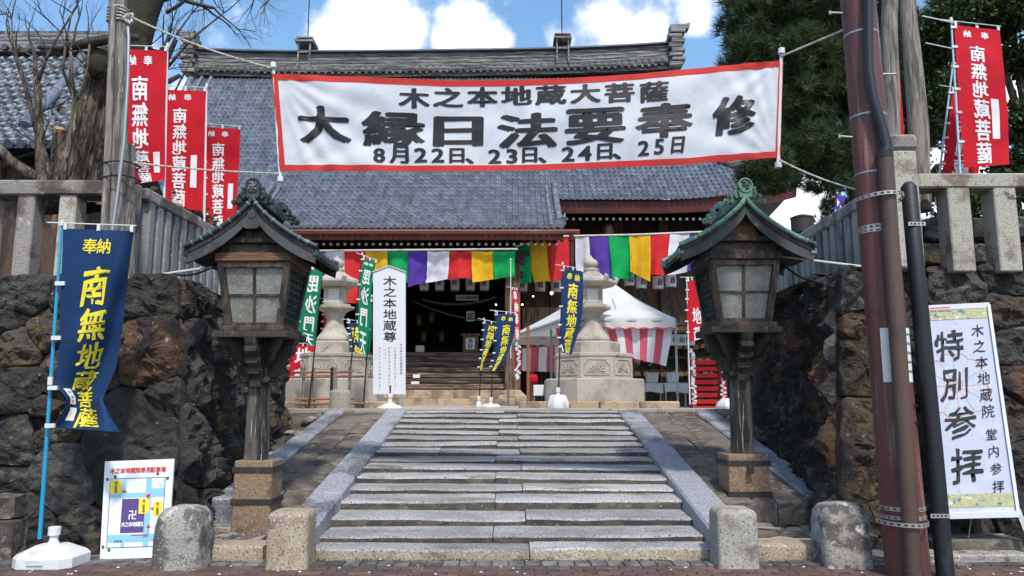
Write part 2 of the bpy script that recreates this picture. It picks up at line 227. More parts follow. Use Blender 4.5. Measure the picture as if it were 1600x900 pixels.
# ------------------------------------------------------------------ mesh helpers
ORG = {}
_cb = None
def _cbox_template():
    global _cb
    if _cb is None:
        bm = bmesh.new(); bmesh.ops.create_cube(bm, size=2)
        bmesh.ops.bevel(bm, geom=bm.edges[:], offset=.2, segments=1, affect='EDGES', profile=.5)
        bm.verts.index_update()
        _cb = ([tuple(v.co) for v in bm.verts], [[v.index for v in f.verts] for f in bm.faces]); bm.free()
    return _cb
class MB:
    def __init__(s): s.v = []; s.f = []; s.uv = None; s.mi = []
    def add(s, vs, fs, mi=0):
        b = len(s.v); s.v += [Vector(x) for x in vs]; s.f += [[b + i for i in f] for f in fs]; s.mi += [mi] * len(fs)
    def box(s, c, h, Mx=None, mi=0):
        vs = [Vector((sx * h[0], sy * h[1], sz * h[2])) for sz in (-1, 1) for sy in (-1, 1) for sx in (-1, 1)]
        if Mx is not None: vs = [Mx @ x for x in vs]
        c = Vector(c)
        s.add([x + c for x in vs], [(0, 2, 3, 1), (4, 5, 7, 6), (0, 1, 5, 4), (2, 6, 7, 3), (0, 4, 6, 2), (1, 3, 7, 5)], mi)
        return s
    def cbox(s, c, h, r=.01, Mx=None, jit=0, mi=0):
        tv, tf = _cbox_template(); c = Vector(c); vs = []
        for t in tv:
            p = Vector([math.copysign(h[i] if abs(t[i]) > .9 else h[i] - r, t[i]) for i in range(3)])
            if jit: p += Vector([random.uniform(-jit, jit) for _ in range(3)])
            if Mx is not None: p = Mx @ p
            vs.append(p + c)
        s.add(vs, tf, mi); return s
    def span(s, x0, x1, y0, y1, z0, z1, r=0, jit=0, mi=0):
        c = ((x0 + x1) / 2, (y0 + y1) / 2, (z0 + z1) / 2); h = (abs(x1 - x0) / 2, abs(y1 - y0) / 2, abs(z1 - z0) / 2)
        return s.cbox(c, h, r, jit=jit, mi=mi) if r else s.box(c, h, mi=mi)
    def bar(s, a, b, w, h, r=0, up=(0, 0, 1), mi=0):
        a, b = Vector(a), Vector(b); d = b - a; y = d.normalized(); x = y.cross(Vector(up)).normalized(); z = x.cross(y)
        Mx = Matrix((x, y, z)).transposed()
        if r: s.cbox((a + b) / 2, (w / 2, d.length / 2, h / 2), r, Mx, mi=mi)
        else: s.box((a + b) / 2, (w / 2, d.length / 2, h / 2), Mx, mi=mi)
        return s
    def tube(s, pts, rad, n=8, cap=True, mi=0, wob=0):
        pts = [Vector(p) for p in pts]; k = len(pts)
        if not hasattr(rad, '__len__'): rad = [rad] * k
        b = len(s.v); prev = None
        for i, p in enumerate(pts):
            t = (pts[min(i + 1, k - 1)] - pts[max(i - 1, 0)]).normalized()
            if prev is None: x = t.orthogonal().normalized()
            else:
                x = prev - t * prev.dot(t); x = x.normalized() if x.length > 1e-6 else t.orthogonal().normalized()
            prev = x; y = t.cross(x)
            for j in range(n):
                a = 2 * PI * j / n; r = rad[i]
                q = p + (x * math.cos(a) + y * math.sin(a)) * r
                if wob: q += (q - p) * wob * noise.noise(q * 2.5 / max(.3, rad[0] * 3))
                s.v.append(q)
        for i in range(k - 1):
            for j in range(n):
                s.f.append([b + i * n + j, b + i * n + (j + 1) % n, b + (i + 1) * n + (j + 1) % n, b + (i + 1) * n + j]); s.mi.append(mi)
        if cap:
            s.f.append([b + j for j in range(n)][::-1]); s.f.append([b + (k - 1) * n + j for j in range(n)]); s.mi += [mi, mi]
        return s
    def lathe(s, c, prof, n=16, rot=0, sq=False, mi=0):
        """prof: (radius, z) from bottom to top"""
        c = Vector(c); b = len(s.v)
        for (r, z) in prof:
            for j in range(n):
                a = rot + 2 * PI * j / n; s.v.append(c + Vector((math.cos(a) * r, math.sin(a) * r, z)))
        for i in range(len(prof) - 1):
            for j in range(n):
                s.f.append([b + i * n + j, b + i * n + (j + 1) % n, b + (i + 1) * n + (j + 1) % n, b + (i + 1) * n + j]); s.mi.append(mi)
        s.f.append([b + j for j in range(n)][::-1]); s.f.append([b + (len(prof) - 1) * n + j for j in range(n)]); s.mi += [mi, mi]
        return s
    def prism(s, pts, d, mi=0):
        """closed polygon (3d points) pushed along vector d"""
        pts = [Vector(p) for p in pts]; d = Vector(d); n = len(pts); b = len(s.v)
        s.v += pts + [p + d for p in pts]
        s.f.append([b + i for i in range(n)][::-1]); s.f.append([b + n + i for i in range(n)])
        for i in range(n): s.f.append([b + i, b + (i + 1) % n, b + n + (i + 1) % n, b + n + i])
        s.mi += [mi] * (n + 2); return s
    def grid(s, fn, nu, nv, mi=0):
        b = len(s.v)
        for j in range(nv + 1):
            for i in range(nu + 1): s.v.append(Vector(fn(i / nu, j / nv)))
        for j in range(nv):
            for i in range(nu):
                a = b + j * (nu + 1) + i; s.f.append([a, a + 1, a + nu + 2, a + nu + 1]); s.mi.append(mi)
        return s
    def mesh(s, name, mats, org=Vector((0, 0, 0)), smooth=False, fix=True):
        me = bpy.data.meshes.new(name)
        me.from_pydata([tuple(v - org) for v in s.v], [], s.f)
        if not isinstance(mats, (list, tuple)): mats = [mats]
        for m in mats: me.materials.append(M[m] if isinstance(m, str) else m)
        if len(mats) > 1: me.polygons.foreach_set('material_index', s.mi)
        if fix and len(s.f) < 6000:
            bm = bmesh.new(); bm.from_mesh(me); bmesh.ops.recalc_face_normals(bm, faces=bm.faces[:]); bm.to_mesh(me); bm.free()
        if smooth:
            me.polygons.foreach_set('use_smooth', [True] * len(me.polygons))
            if smooth != 'all':
                try: me.set_sharp_from_angle(angle=R(smooth if not isinstance(smooth, bool) else 35))
                except Exception: pass
        me.update(); return me
    def build(s, name, mats, parent=None, smooth=False, label=None, kind=None, fix=True):
        org = ORG.get(parent.name, Vector((0, 0, 0))) if parent else Vector((0, 0, 0))
        o = bpy.data.objects.new(name, s.mesh(name, mats, org, smooth, fix)); COL.objects.link(o)
        if parent: o.parent = parent; ORG[o.name] = org
        if label: o['label'] = label
        if kind: o['kind'] = kind
        return o
def thing(name, label, cat, loc=(0, 0, 0), group=None):
    o = bpy.data.objects.new(name, None); COL.objects.link(o); o.location = loc; o.empty_display_size = .2
    o['label'] = label; o['category'] = cat
    if group: o['group'] = group
    ORG[o.name] = Vector(loc); return o
def tag(o, label, cat, group=None):
    o['label'] = label; o['category'] = cat
    if group: o['group'] = group
    return o
def share(name, me, parent, loc, rot=None, scale=None):
    """one more piece that shares its mesh; loc in world coordinates"""
    o = bpy.data.objects.new(name, me); COL.objects.link(o); o.parent = parent
    o.location = Vector(loc) - ORG.get(parent.name, Vector((0, 0, 0))) if parent else loc
    if rot: o.rotation_euler = rot
    if scale: o.scale = scale
    ORG[o.name] = Vector((0, 0, 0)); return o
def copy_tree(o, parent=None):
    c = o.copy(); COL.objects.link(c); ORG[c.name] = ORG.get(o.name, Vector((0, 0, 0)))
    if parent: c.parent = parent
    for ch in list(o.children): copy_tree(ch, c)
    return c
ORD = ['first', 'second', 'third', 'fourth', 'fifth', 'sixth', 'seventh', 'eighth', 'ninth', 'tenth', 'eleventh', 'twelfth']

# ------------------------------------------------------------------ lettering
_gl = {}
def glyph(ch, off):
    k = (ch, off)
    if k not in _gl:
        c = bpy.data.curves.new('g', 'FONT'); c.body = ch; c.resolution_u = 3
        o = bpy.data.objects.new('g', c); me = o.to_mesh()
        vs = [(v.co.x, v.co.y) for v in me.vertices]; fs = [list(p.vertices) for p in me.polygons]
        if vs:
            cx = (min(v[0] for v in vs) + max(v[0] for v in vs)) / 2
            if ch in '、': cx += .25
            vs = [(x - cx, y - .38) for x, y in vs]
            if off:
                b0, f0 = vs, fs; vs, fs = [(x, y, 0) for x, y in b0], list(f0)
                for li, (dx, dy) in enumerate(((1, .6), (-1, .6), (1, -.6), (-1, -.6)) + (((0, 1), (1.4, 0), (-1.4, 0)) if off > .02 else ())):
                    q = len(vs); vs += [(x + dx * off, y + dy * off, li + 1) for x, y in b0]; fs += [[i + q for i in f] for f in f0]
            else: vs = [(x, y, 0) for x, y in vs]
        o.to_mesh_clear(); bpy.data.objects.remove(o); bpy.data.curves.remove(c); _gl[k] = (vs, fs)
    return _gl[k]
class Surf:
    """a sheet sampled on a grid; fn(u,v) -> world point, u to the right, v downward"""
    def __init__(s, fn, nu, nv):
        s.nu, s.nv = nu, nv; s.P = [[Vector(fn(i / nu, j / nv)) for i in range(nu + 1)] for j in range(nv + 1)]
        s.W = sum((s.P[nv // 2][i + 1] - s.P[nv // 2][i]).length for i in range(nu)); s.H = sum((s.P[j + 1][nu // 2] - s.P[j][nu // 2]).length for j in range(nv))
    def pos(s, u, v, off=0.0):
        x = min(max(u, 0), 1) * s.nu; y = min(max(v, 0), 1) * s.nv; i = min(int(x), s.nu - 1); j = min(int(y), s.nv - 1); a = x - i; b = y - j; P = s.P
        p = (P[j][i] * (1 - a) + P[j][i + 1] * a) * (1 - b) + (P[j + 1][i] * (1 - a) + P[j + 1][i + 1] * a) * b
        if off:
            du = (P[j][i + 1] - P[j][i]); dv = (P[j + 1][i] - P[j][i]); n = dv.cross(du).normalized()
            if n.y > 0: n = -n
            p = p + n * off
        return p
    def mb(s, mi=0):
        m = MB(); m.grid(lambda u, v: s.P[round(v * s.nv)][round(u * s.nu)], s.nu, s.nv, mi); return m
    def drape(s, polys, off=.004, cut=True):
        """polys: list of (verts uv, faces) -> MB on the sheet"""
        m = MB()
        bm = bmesh.new()
        for vs, fs in polys:
            bv = [bm.verts.new((p_[0], p_[1], (p_[2] if len(p_) > 2 else 0) * 1.5e-4)) for p_ in vs]
            for f in fs:
                try: bm.faces.new([bv[i] for i in f])
                except Exception: pass
        if cut and s.nu * s.nv > 1:
            us = [v.co.x for v in bm.verts]; vs_ = [v.co.y for v in bm.verts]
            if us:
                for i in range(1, s.nu):
                    if min(us) < i / s.nu < max(us): bmesh.ops.bisect_plane(bm, geom=bm.verts[:] + bm.edges[:] + bm.faces[:], plane_co=(i / s.nu, 0, 0), plane_no=(1, 0, 0))
                for j in range(1, s.nv):
                    if min(vs_) < j / s.nv < max(vs_): bmesh.ops.bisect_plane(bm, geom=bm.verts[:] + bm.edges[:] + bm.faces[:], plane_co=(0, j / s.nv, 0), plane_no=(0, 1, 0))
        bm.verts.index_update()
        m.add([s.pos(v.co.x, v.co.y, off + v.co.z) for v in bm.verts], [[v.index for v in f.verts] for f in bm.faces]); bm.free()
        return m
    def chars(s, items, bold=.02, mirror=False, slant=0.0, squash=1.0, brush=0.0):
        """items: (char, u, v, width m, height m)"""
        out = []
        for ch, u, v, cw, chh in items:
            vs, fs = glyph(ch, bold)
            if brush: vs = [(x + brush * noise.noise(Vector((x * 4.1, y * 4.1, ord(ch) % 17))), y + brush * noise.noise(Vector((x * 4.1 + 9, y * 4.1, ord(ch) % 13))), z) for x, y, z in vs]
            sx = -1 if mirror else 1
            out.append(([(u + sx * (x + slant * y) * cw / s.W, v - (y * squash + slant * x * .6) * chh / s.H, z) for x, y, z in vs], fs))
        return out
def letters(S, polys, off, mt, parent):
    for pl_ in polys:
        m = S.drape([pl_], off)
        if m.v: m.build('character', mt, parent, smooth='all')
def rect(u0, v0, u1, v1): return ([(u0, v0), (u1, v0), (u1, v1), (u0, v1)], [(0, 1, 2, 3)])
def poly(pts): return (pts, [tuple(range(len(pts)))])
def column(text, u, v0, v1, cw, chh):
    n = len(text); return [(c, u, v0 + (v1 - v0) * (i / max(1, n - 1)), cw, chh) for i, c in enumerate(text)]
def row(text, v, u0, u1, cw, chh):
    n = len(text); return [(c, u0 + (u1 - u0) * (i / max(1, n - 1)), v, cw, chh) for i, c in enumerate(text)]
def interp(pts, t):
    """polyline through pts (2d), parameter 0..1 uniform"""
    x = t * (len(pts) - 1); i = min(int(x), len(pts) - 2); a = x - i
    return (pts[i][0] * (1 - a) + pts[i + 1][0] * a, pts[i][1] * (1 - a) + pts[i + 1][1] * a)
# ================================================================== THE SETTING
CZ = 1.235                      # level of the temple court
m = MB(); m.grid(lambda u, v: (-150 + 300 * u, -60 + 400 * v, -.012), 6, 6); m.build('ground', 'joint').__setitem__('kind', 'structure')
m = MB(); m.grid(lambda u, v: (-70 + 140 * u, 13.12 + 150 * v, CZ), 4, 4); m.span(-70, 70, 13.12, 13.3, CZ - 1.3, CZ - .004); m.build('court', 'court').__setitem__('kind', 'structure')
# bank of earth under the stairs, rising to the court
def bank(u, v):
    x = -4.2 + 8.6 * u; y = 8.05 + 5.08 * v; z = .06 + (CZ - .10) * v
    return (x, y, z + .035 * noise.noise(Vector((x * 1.7, y * 1.7, 0))))
m = MB(); m.grid(bank, 40, 30); b = m.build('slope', 'earth', smooth='all'); b['kind'] = 'structure'

# --- pavement: grey pavers along the foot of the stairs, reddish road bricks in front
pav = MB().span(-14, 14, 6.79, 7.6, -.08, .0).build('pavement', 'joint'); pav['kind'] = 'structure'
pm = MB().cbox((0, 0, 0), (.066, .085, .03), .006).mesh('paver', 'paver')
n = 0
for r_ in range(4):
    y = 6.875 + r_ * .178
    x = -5.6 + (r_ % 2) * .07
    while x < 5.4:
        ok = (r_ == 0) or not (-1.82 < x < 1.82) 
        if r_ >= 1 and (-3.0 < x < 3.0) and y > 6.95: ok = False
        if r_ >= 2 and abs(x) > 4.9: ok = False
        if ok:
            share('paver', pm, pav, (x, y, -.012 + random.uniform(-.003, .003)), (random.uniform(-.01, .01), 0, random.uniform(-.015, .015))); n += 1
        x += .141
road = MB().span(-14, 14, 2.0, 6.78, -.09, -.008).build('road', 'joint'); road['kind'] = 'structure'
rm = MB().cbox((0, 0, 0), (.098, .05, .03), .005).mesh('road_brick', 'road')
for r_ in range(4):
    y = 6.73 - r_ * .105; x = -4.7 + (r_ % 2) * .1
    while x < 4.8:
        share('road_brick', rm, road, (x, y, -.022 + random.uniform(-.002, .002)), (0, 0, random.uniform(-.01, .01))); x += .2035
ml = MB()
for i in range(90):
    x, y = random.uniform(-5, 5), random.uniform(6.45, 7.05)
    ml.cbox((x, y, .012), (random.uniform(.006, .014), random.uniform(.005, .012), .003), .002, Matrix.Rotation(random.uniform(0, 3), 3, 'Z'))
ml.build('fallen_leaf_litter', 'paper')['kind'] = 'stuff'

# ------------------------------------------------------------------ stone stairs
stairs = thing('stone_stairs', 'wide flight of worn grey granite steps climbing to the temple court', 'stairs', (0, 7, 0))
SY = [7.04, 7.30, 7.74, 8.18, 8.57, 8.96, 9.36, 9.76, 10.16, 10.56, 10.96, 11.36, 11.76, 12.16, 12.56, 12.92, 13.3]
SZ = [0, .118, .19, .29, .40, .475, .551, .629, .696, .764, .834, .895, .959, 1.02, 1.104, 1.175, CZ + .004]
HW = 1.77
def slab(x0, x1, y0, y1, z0, z1a, z1b, r=.022, nseg=12, jy=.012, seed=0, sl=0.0):
    """a step stone: chamfered section swept along x, its front edge worn and wavy"""
    sm = MB(); sec = None; rows = []
    for i in range(nseg + 1):
        t = i / nseg; x = x0 + (x1 - x0) * t; z1 = z1a + (z1b - z1a) * t
        e = noise.noise(Vector((x * 1.6, seed * 3.1, 0))) * jy * 1.4 + noise.noise(Vector((x * 7, seed * 5.7, 2))) * jy * .8 + max(0, noise.noise(Vector((x * 13, seed * 2.7, 5))) - .25) * .05
        ez = noise.noise(Vector((x * 2.2, seed * 1.3, 7))) * .013
        end = .012 if i in (0, nseg) else 0
        rows.append([(x, y0 + e + end + .012, z0), (x, y0 + e + end, z1 + ez - r * 1.0 - sl), (x, y0 + e + .006, z1 + ez - r * .6 - sl), (x, y0 + e + r * .6, z1 + ez - r * .15 - sl), (x, y0 + e + r * 2.2 + .01, z1 + ez - end * .3 - sl * .92), (x, y1, z1 - .004 - end * .3), (x, y1, z0)])
    k = len(rows[0]); b = 0
    for rw in rows: sm.v += [Vector(p) for p in rw]
    for i in range(nseg):
        for j in range(k):
            a = i * k + j; c = i * k + (j + 1) % k; sm.f.append([a, c, c + k, a + k]); sm.mi.append(1 if j == 0 else 0)
    sm.f.append(list(range(k))[::-1]); sm.f.append([nseg * k + j for j in range(k)]); sm.mi += [0, 0]
    return sm
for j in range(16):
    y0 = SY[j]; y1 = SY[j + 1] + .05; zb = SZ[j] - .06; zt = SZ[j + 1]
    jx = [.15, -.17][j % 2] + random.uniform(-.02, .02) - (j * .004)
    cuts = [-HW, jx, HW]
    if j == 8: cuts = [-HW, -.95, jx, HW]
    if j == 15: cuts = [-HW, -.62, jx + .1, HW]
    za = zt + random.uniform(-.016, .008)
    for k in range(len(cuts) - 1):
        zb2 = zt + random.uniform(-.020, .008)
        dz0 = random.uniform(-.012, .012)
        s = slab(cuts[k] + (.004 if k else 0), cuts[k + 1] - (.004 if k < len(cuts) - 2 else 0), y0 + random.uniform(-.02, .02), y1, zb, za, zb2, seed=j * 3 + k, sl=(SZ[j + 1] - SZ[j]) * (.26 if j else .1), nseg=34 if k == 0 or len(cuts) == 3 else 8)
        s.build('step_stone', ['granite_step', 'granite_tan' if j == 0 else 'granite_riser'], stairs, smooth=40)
        za = zt + random.uniform(-.016, .008)
# sloping curb slabs each side
def curb(xa, xb, y0, z0, y1, z1, th, name='curb_slab', mt='granite_curb', cuts=(0, .33, .66, 1)):
    for k in range(len(cuts) - 1):
        a, b = cuts[k] + (.0012 if k else 0), cuts[k + 1] - .0012
        ya, yb = y0 + (y1 - y0) * a, y0 + (y1 - y0) * b; za, zb = z0 + (z1 - z0) * a, z0 + (z1 - z0) * b
        mm = MB(); dz = random.uniform(-.006, .006)
        mm.bar(((xa + xb) / 2, ya, za - th / 2 + dz), ((xa + xb) / 2, yb, zb - th / 2 + dz), abs(xb - xa), th, r=.022)
        mm.build(name, mt, stairs)
curb(-2.09, -1.765, 6.90, .235, 13.05, 1.25, .42, cuts=(0, .215, .62, 1))
curb(1.765, 2.12, 6.90, .235, 13.05, 1.25, .42, cuts=(0, .50, .86, 1))
curb(-3.08, -2.80, 8.1, .42, 13.05, 1.235, .40, cuts=(0, .5, 1))
curb(3.05, 3.38, 8.2, .42, 13.05, 1.235, .40, cuts=(0, .4, .8, 1))
# rough flagstone ramps between the curbs
def ramp(xa, xb, y0, z0, y1, z1, name, label):
    rt = stairs
    # irregular flags: split the strip in uneven pieces
    y = y0; seed = 0
    while y < y1 - .05:
        ln = min(random.uniform(.45, .95), y1 - y)
        if y1 - (y + ln) < .3: ln = y1 - y
        xs = [xa, xb] if (xb - xa) < .75 and random.random() < .6 else [xa, xa + (xb - xa) * random.uniform(.35, .65), xb]
        sk = random.uniform(-.06, .06)
        for k in range(len(xs) - 1):
            x0_, x1_ = xs[k] + .005, xs[k + 1] - .005; dz = random.uniform(-.008, .008)
            mm = MB(); nu, nv = 5, 5
            def top(u, v):
                xx = x0_ + (x1_ - x0_) * u; yy = y + .007 + (ln - .014) * v + sk * (u - .5) * (0 if (y == y0 and v == 0) or (y + ln >= y1 and v == 1) else 1)
                e = 0.02 if u in (0, 1) or v in (0, 1) else 0
                return (xx, yy, z0 + (z1 - z0) * (yy - y0) / (y1 - y0) + dz - e + .018 * noise.noise(Vector((xx * 4, yy * 4, 3))))
            mm.grid(top, nu, nv)
            ring = [i for i in range(nu + 1)] + [(j + 1) * (nu + 1) + nu for j in range(nv)] + [nv * (nu + 1) + nu - 1 - i for i in range(nu)] + [(nv - 1 - j) * (nu + 1) for j in range(nv - 1)]
            b0 = len(mm.v); mm.v += [mm.v[i] - Vector((0, 0, .22)) for i in ring]
            q = len(ring)
            for i in range(q): mm.f.append([ring[i], ring[(i + 1) % q], b0 + (i + 1) % q, b0 + i]); mm.mi.append(0)
            mm.build(name, 'flagstone', rt, smooth=50)
        y += ln
ramp(-2.26, -2.095, 7.42, .265, 8.015, .36, 'ramp_flagstone', '')
ramp(-2.80, -2.095, 8.02, .38, 13.1, 1.225, 'ramp_flagstone', '')
ramp(2.125, 3.05, 8.05, .38, 13.1, 1.225, 'ramp_flagstone', '')
# coping along the front edge of the court
cp = thing('court_coping', 'low stone coping edging the court beyond the top step', 'coping', (0, 13.3, CZ))
x = -4.6
while x < 4.6:
    ln = random.uniform(.8, 1.3)
    if not (-1.77 < x + ln / 2 < 1.77): MB().span(x, x + ln - .01, 13.1, 13.42, CZ - .14, CZ + .018, .01).build('coping_stone', 'granite', cp)
    x += ln

# --- low platforms beside the stairs (kerb stone + broken paving)
for sx, lab in ((-1, 'low kerbed platform of broken paving left of the stairs, under the lantern'), (1, 'low kerbed platform of broken paving right of the stairs, under the lantern')):
    pf = thing('paved_platform', lab, 'platform', (sx * 2.55, 7.4, 0))
    xa, xb = (-2.90, -2.17) if sx < 0 else (2.17, 2.92)
    yk = 6.93 if sx < 0 else 7.02
    m = slab(xa, xb, yk, yk + .30, -.02, .15, .145, r=.03, nseg=10, seed=sx * 9 + 20); m.build('kerb_stone', ['granite_tan', 'granite_tan'], pf, smooth=40)
    seeds = [(random.uniform(2.16, 3.05) * sx, random.uniform(7.22, 8.1)) for _ in range(13)]
    xa, xb = sorted((2.16 * sx, 3.12 * sx))
    for i, sd in enumerate(seeds):
        pg = [(xa, 7.235), (xb, 7.235), (xb, 8.12), (xa, 8.12)]
        for j, o in enumerate(seeds):
            if i == j: continue
            mx_, my_ = (sd[0] + o[0]) / 2, (sd[1] + o[1]) / 2; nx, ny = o[0] - sd[0], o[1] - sd[1]; out = []
            for k in range(len(pg)):
                p, q = pg[k], pg[(k + 1) % len(pg)]; dp = (p[0] - mx_) * nx + (p[1] - my_) * ny; dq = (q[0] - mx_) * nx + (q[1] - my_) * ny
                if dp <= 0: out.append(p)
                if dp * dq < 0: t = dp / (dp - dq); out.append((p[0] + (q[0] - p[0]) * t, p[1] + (q[1] - p[1]) * t))
            pg = out
            if len(pg) < 3: break
        if len(pg) < 3: continue
        cx = sum(p[0] for p in pg) / len(pg); cy = sum(p[1] for p in pg) / len(pg); zt = .135 + random.uniform(-.03, .025) + .05 * max(0, cy - 7.6)
        pg = [(cx + (p[0] - cx) * .95, cy + (p[1] - cy) * .95) for p in pg]
        m = MB(); m.prism([(p[0], p[1], -.02) for p in pg], (0, 0, zt - .0)); pg2 = [(cx + (p[0] - cx) * .9, cy + (p[1] - cy) * .9) for p in pg]
        m.prism([(p[0], p[1], zt - .021) for p in pg2], (0, 0, .018)); m.build('paving_stone', random.choice(['granite_old', 'granite', 'flagstone', 'flagstone', 'granite']), pf)
# loose rocks between ramp and wall
for sx, lab in ((-1, 'pale rough rocks lying in the gutter behind the left wooden lantern'), (1, 'pale rough rocks lying at the foot of the dark wall behind the right wooden lantern')):
    rt = thing('loose_rocks', lab, 'rocks', (sx * 3.2, 9, .3))
    for i in range(16):
        y = random.uniform(8.2, 12.8); x = sx * (random.uniform(3.12, 3.3) if sx < 0 else random.uniform(3.42, 3.35 + .14 * (y - 7.4))); z = .06 + (CZ - .1) * (y - 8.05) / 5.08
        m = MB(); bm = bmesh.new(); bmesh.ops.create_icosphere(bm, subdivisions=2, radius=1)
        sc_ = Vector((random.uniform(.06, .16), random.uniform(.08, .2), random.uniform(.04, .09)))
        for v in bm.verts: v.co = v.co * (1 + .35 * noise.noise(v.co * 1.3 + Vector((i * 3, 0, 0)))); v.co = Vector([v.co[k] * sc_[k] for k in range(3)]) + Vector((x, y, z + .03))
        bm.verts.index_update(); m.add([v.co for v in bm.verts], [[v.index for v in f.verts] for f in bm.faces]); bm.free()
        m.build('rock', random.choice(['granite_old', 'rock_grey', 'flagstone']), rt, smooth=50)

# ------------------------------------------------------------------ bollards
def bollard(x, y, hw, h, dome, mt, label, sq=1.0):
    t = thing('stone_bollard', label, 'bollard', (x, y, 0), 'stone bollards beside the stairs')
    n = 48; prof = [(1.02, -.03), (1.0, .05), (.99, h * .5), (.985, h - dome * 1.2), (.965, h - dome * .75), (.90, h - dome * .38), (.74, h - dome * .12), (.45, h - .006), (.12, h)]
    m = MB(); b = 0
    for r_, z in prof:
        for j in range(n):
            a = 2 * PI * j / n; c, s_ = math.cos(a), math.sin(a); e = 11 * (sq if z < h - dome else max(.30, sq * (1 - .45 * (z - h + dome) / dome)))
            rr = 1 / (abs(c) ** e + abs(s_) ** e) ** (1 / e)
            p = Vector((c * rr * hw * r_, s_ * rr * hw * r_, z)); p += Vector((c, s_, 0)) * .010 * noise.noise(p * 6 + Vector((x, 0, 0)))
            m.v.append(p + Vector((x, y, 0)))
    for i in range(len(prof) - 1):
        for j in range(n): m.f.append([i * n + j, i * n + (j + 1) % n, (i + 1) * n + (j + 1) % n, (i + 1) * n + j]); m.mi.append(0)
    m.f.append([(len(prof) - 1) * n + j for j in range(n)]); m.mi.append(0)
    m.build('post', mt, t, smooth=60); return t
bollard(-1.88, 6.80, .176, .475, .045, 'granite_tan', 'square tan granite bollard at the left foot of the stairs')
bollard(1.90, 6.84, .172, .490, .055, 'granite', 'square granite bollard with a dark stain at the right foot of the stairs')
bollard(-2.80, 6.80, .205, .51, .22, 'granite_old', 'weathered round-topped bollard beside the parking map board', .55)
bollard(2.83, 6.86, .205, .53, .22, 'granite_old', 'weathered round-topped bollard with a white frosted top beside the brown pole', .55)
p = at(530, 643, 13.35)
t = thing('short_stone_post', 'short round grey granite post at the top left corner of the ramp', 'bollard', (p.x, 13.4, CZ))
MB().lathe((p.x, 13.4, CZ - .02), [(.19, 0), (.185, .30), (.17, .345), (.12, .365), (.02, .37)], 24).build('post', 'granite', t, smooth=50)

# ------------------------------------------------------------------ boulder walls
def clip_cells(rect_, seeds):
    cells = []
    for i, sd in enumerate(seeds):
        pg = list(rect_)
        for j, o in enumerate(seeds):
            if i == j: continue
            mx_, my_ = (sd[0] + o[0]) / 2, (sd[1] + o[1]) / 2; nx, ny = o[0] - sd[0], o[1] - sd[1]
            wgt = ((o[2] if len(o) > 2 else 1) - (sd[2] if len(sd) > 2 else 1)) * -.5
            d2 = math.hypot(nx, ny); mx_ += nx / d2 * wgt * .3; my_ += ny / d2 * wgt * .3; out = []
            for k in range(len(pg)):
                p, q = pg[k], pg[(k + 1) % len(pg)]; dp = (p[0] - mx_) * nx + (p[1] - my_) * ny; dq = (q[0] - mx_) * nx + (q[1] - my_) * ny
                if dp <= 0: out.append(p)
                if dp * dq < 0: t = dp / (dp - dq); out.append((p[0] + (q[0] - p[0]) * t, p[1] + (q[1] - p[1]) * t))
            pg = out
            if len(pg) < 3: break
        cells.append(pg)
    return cells
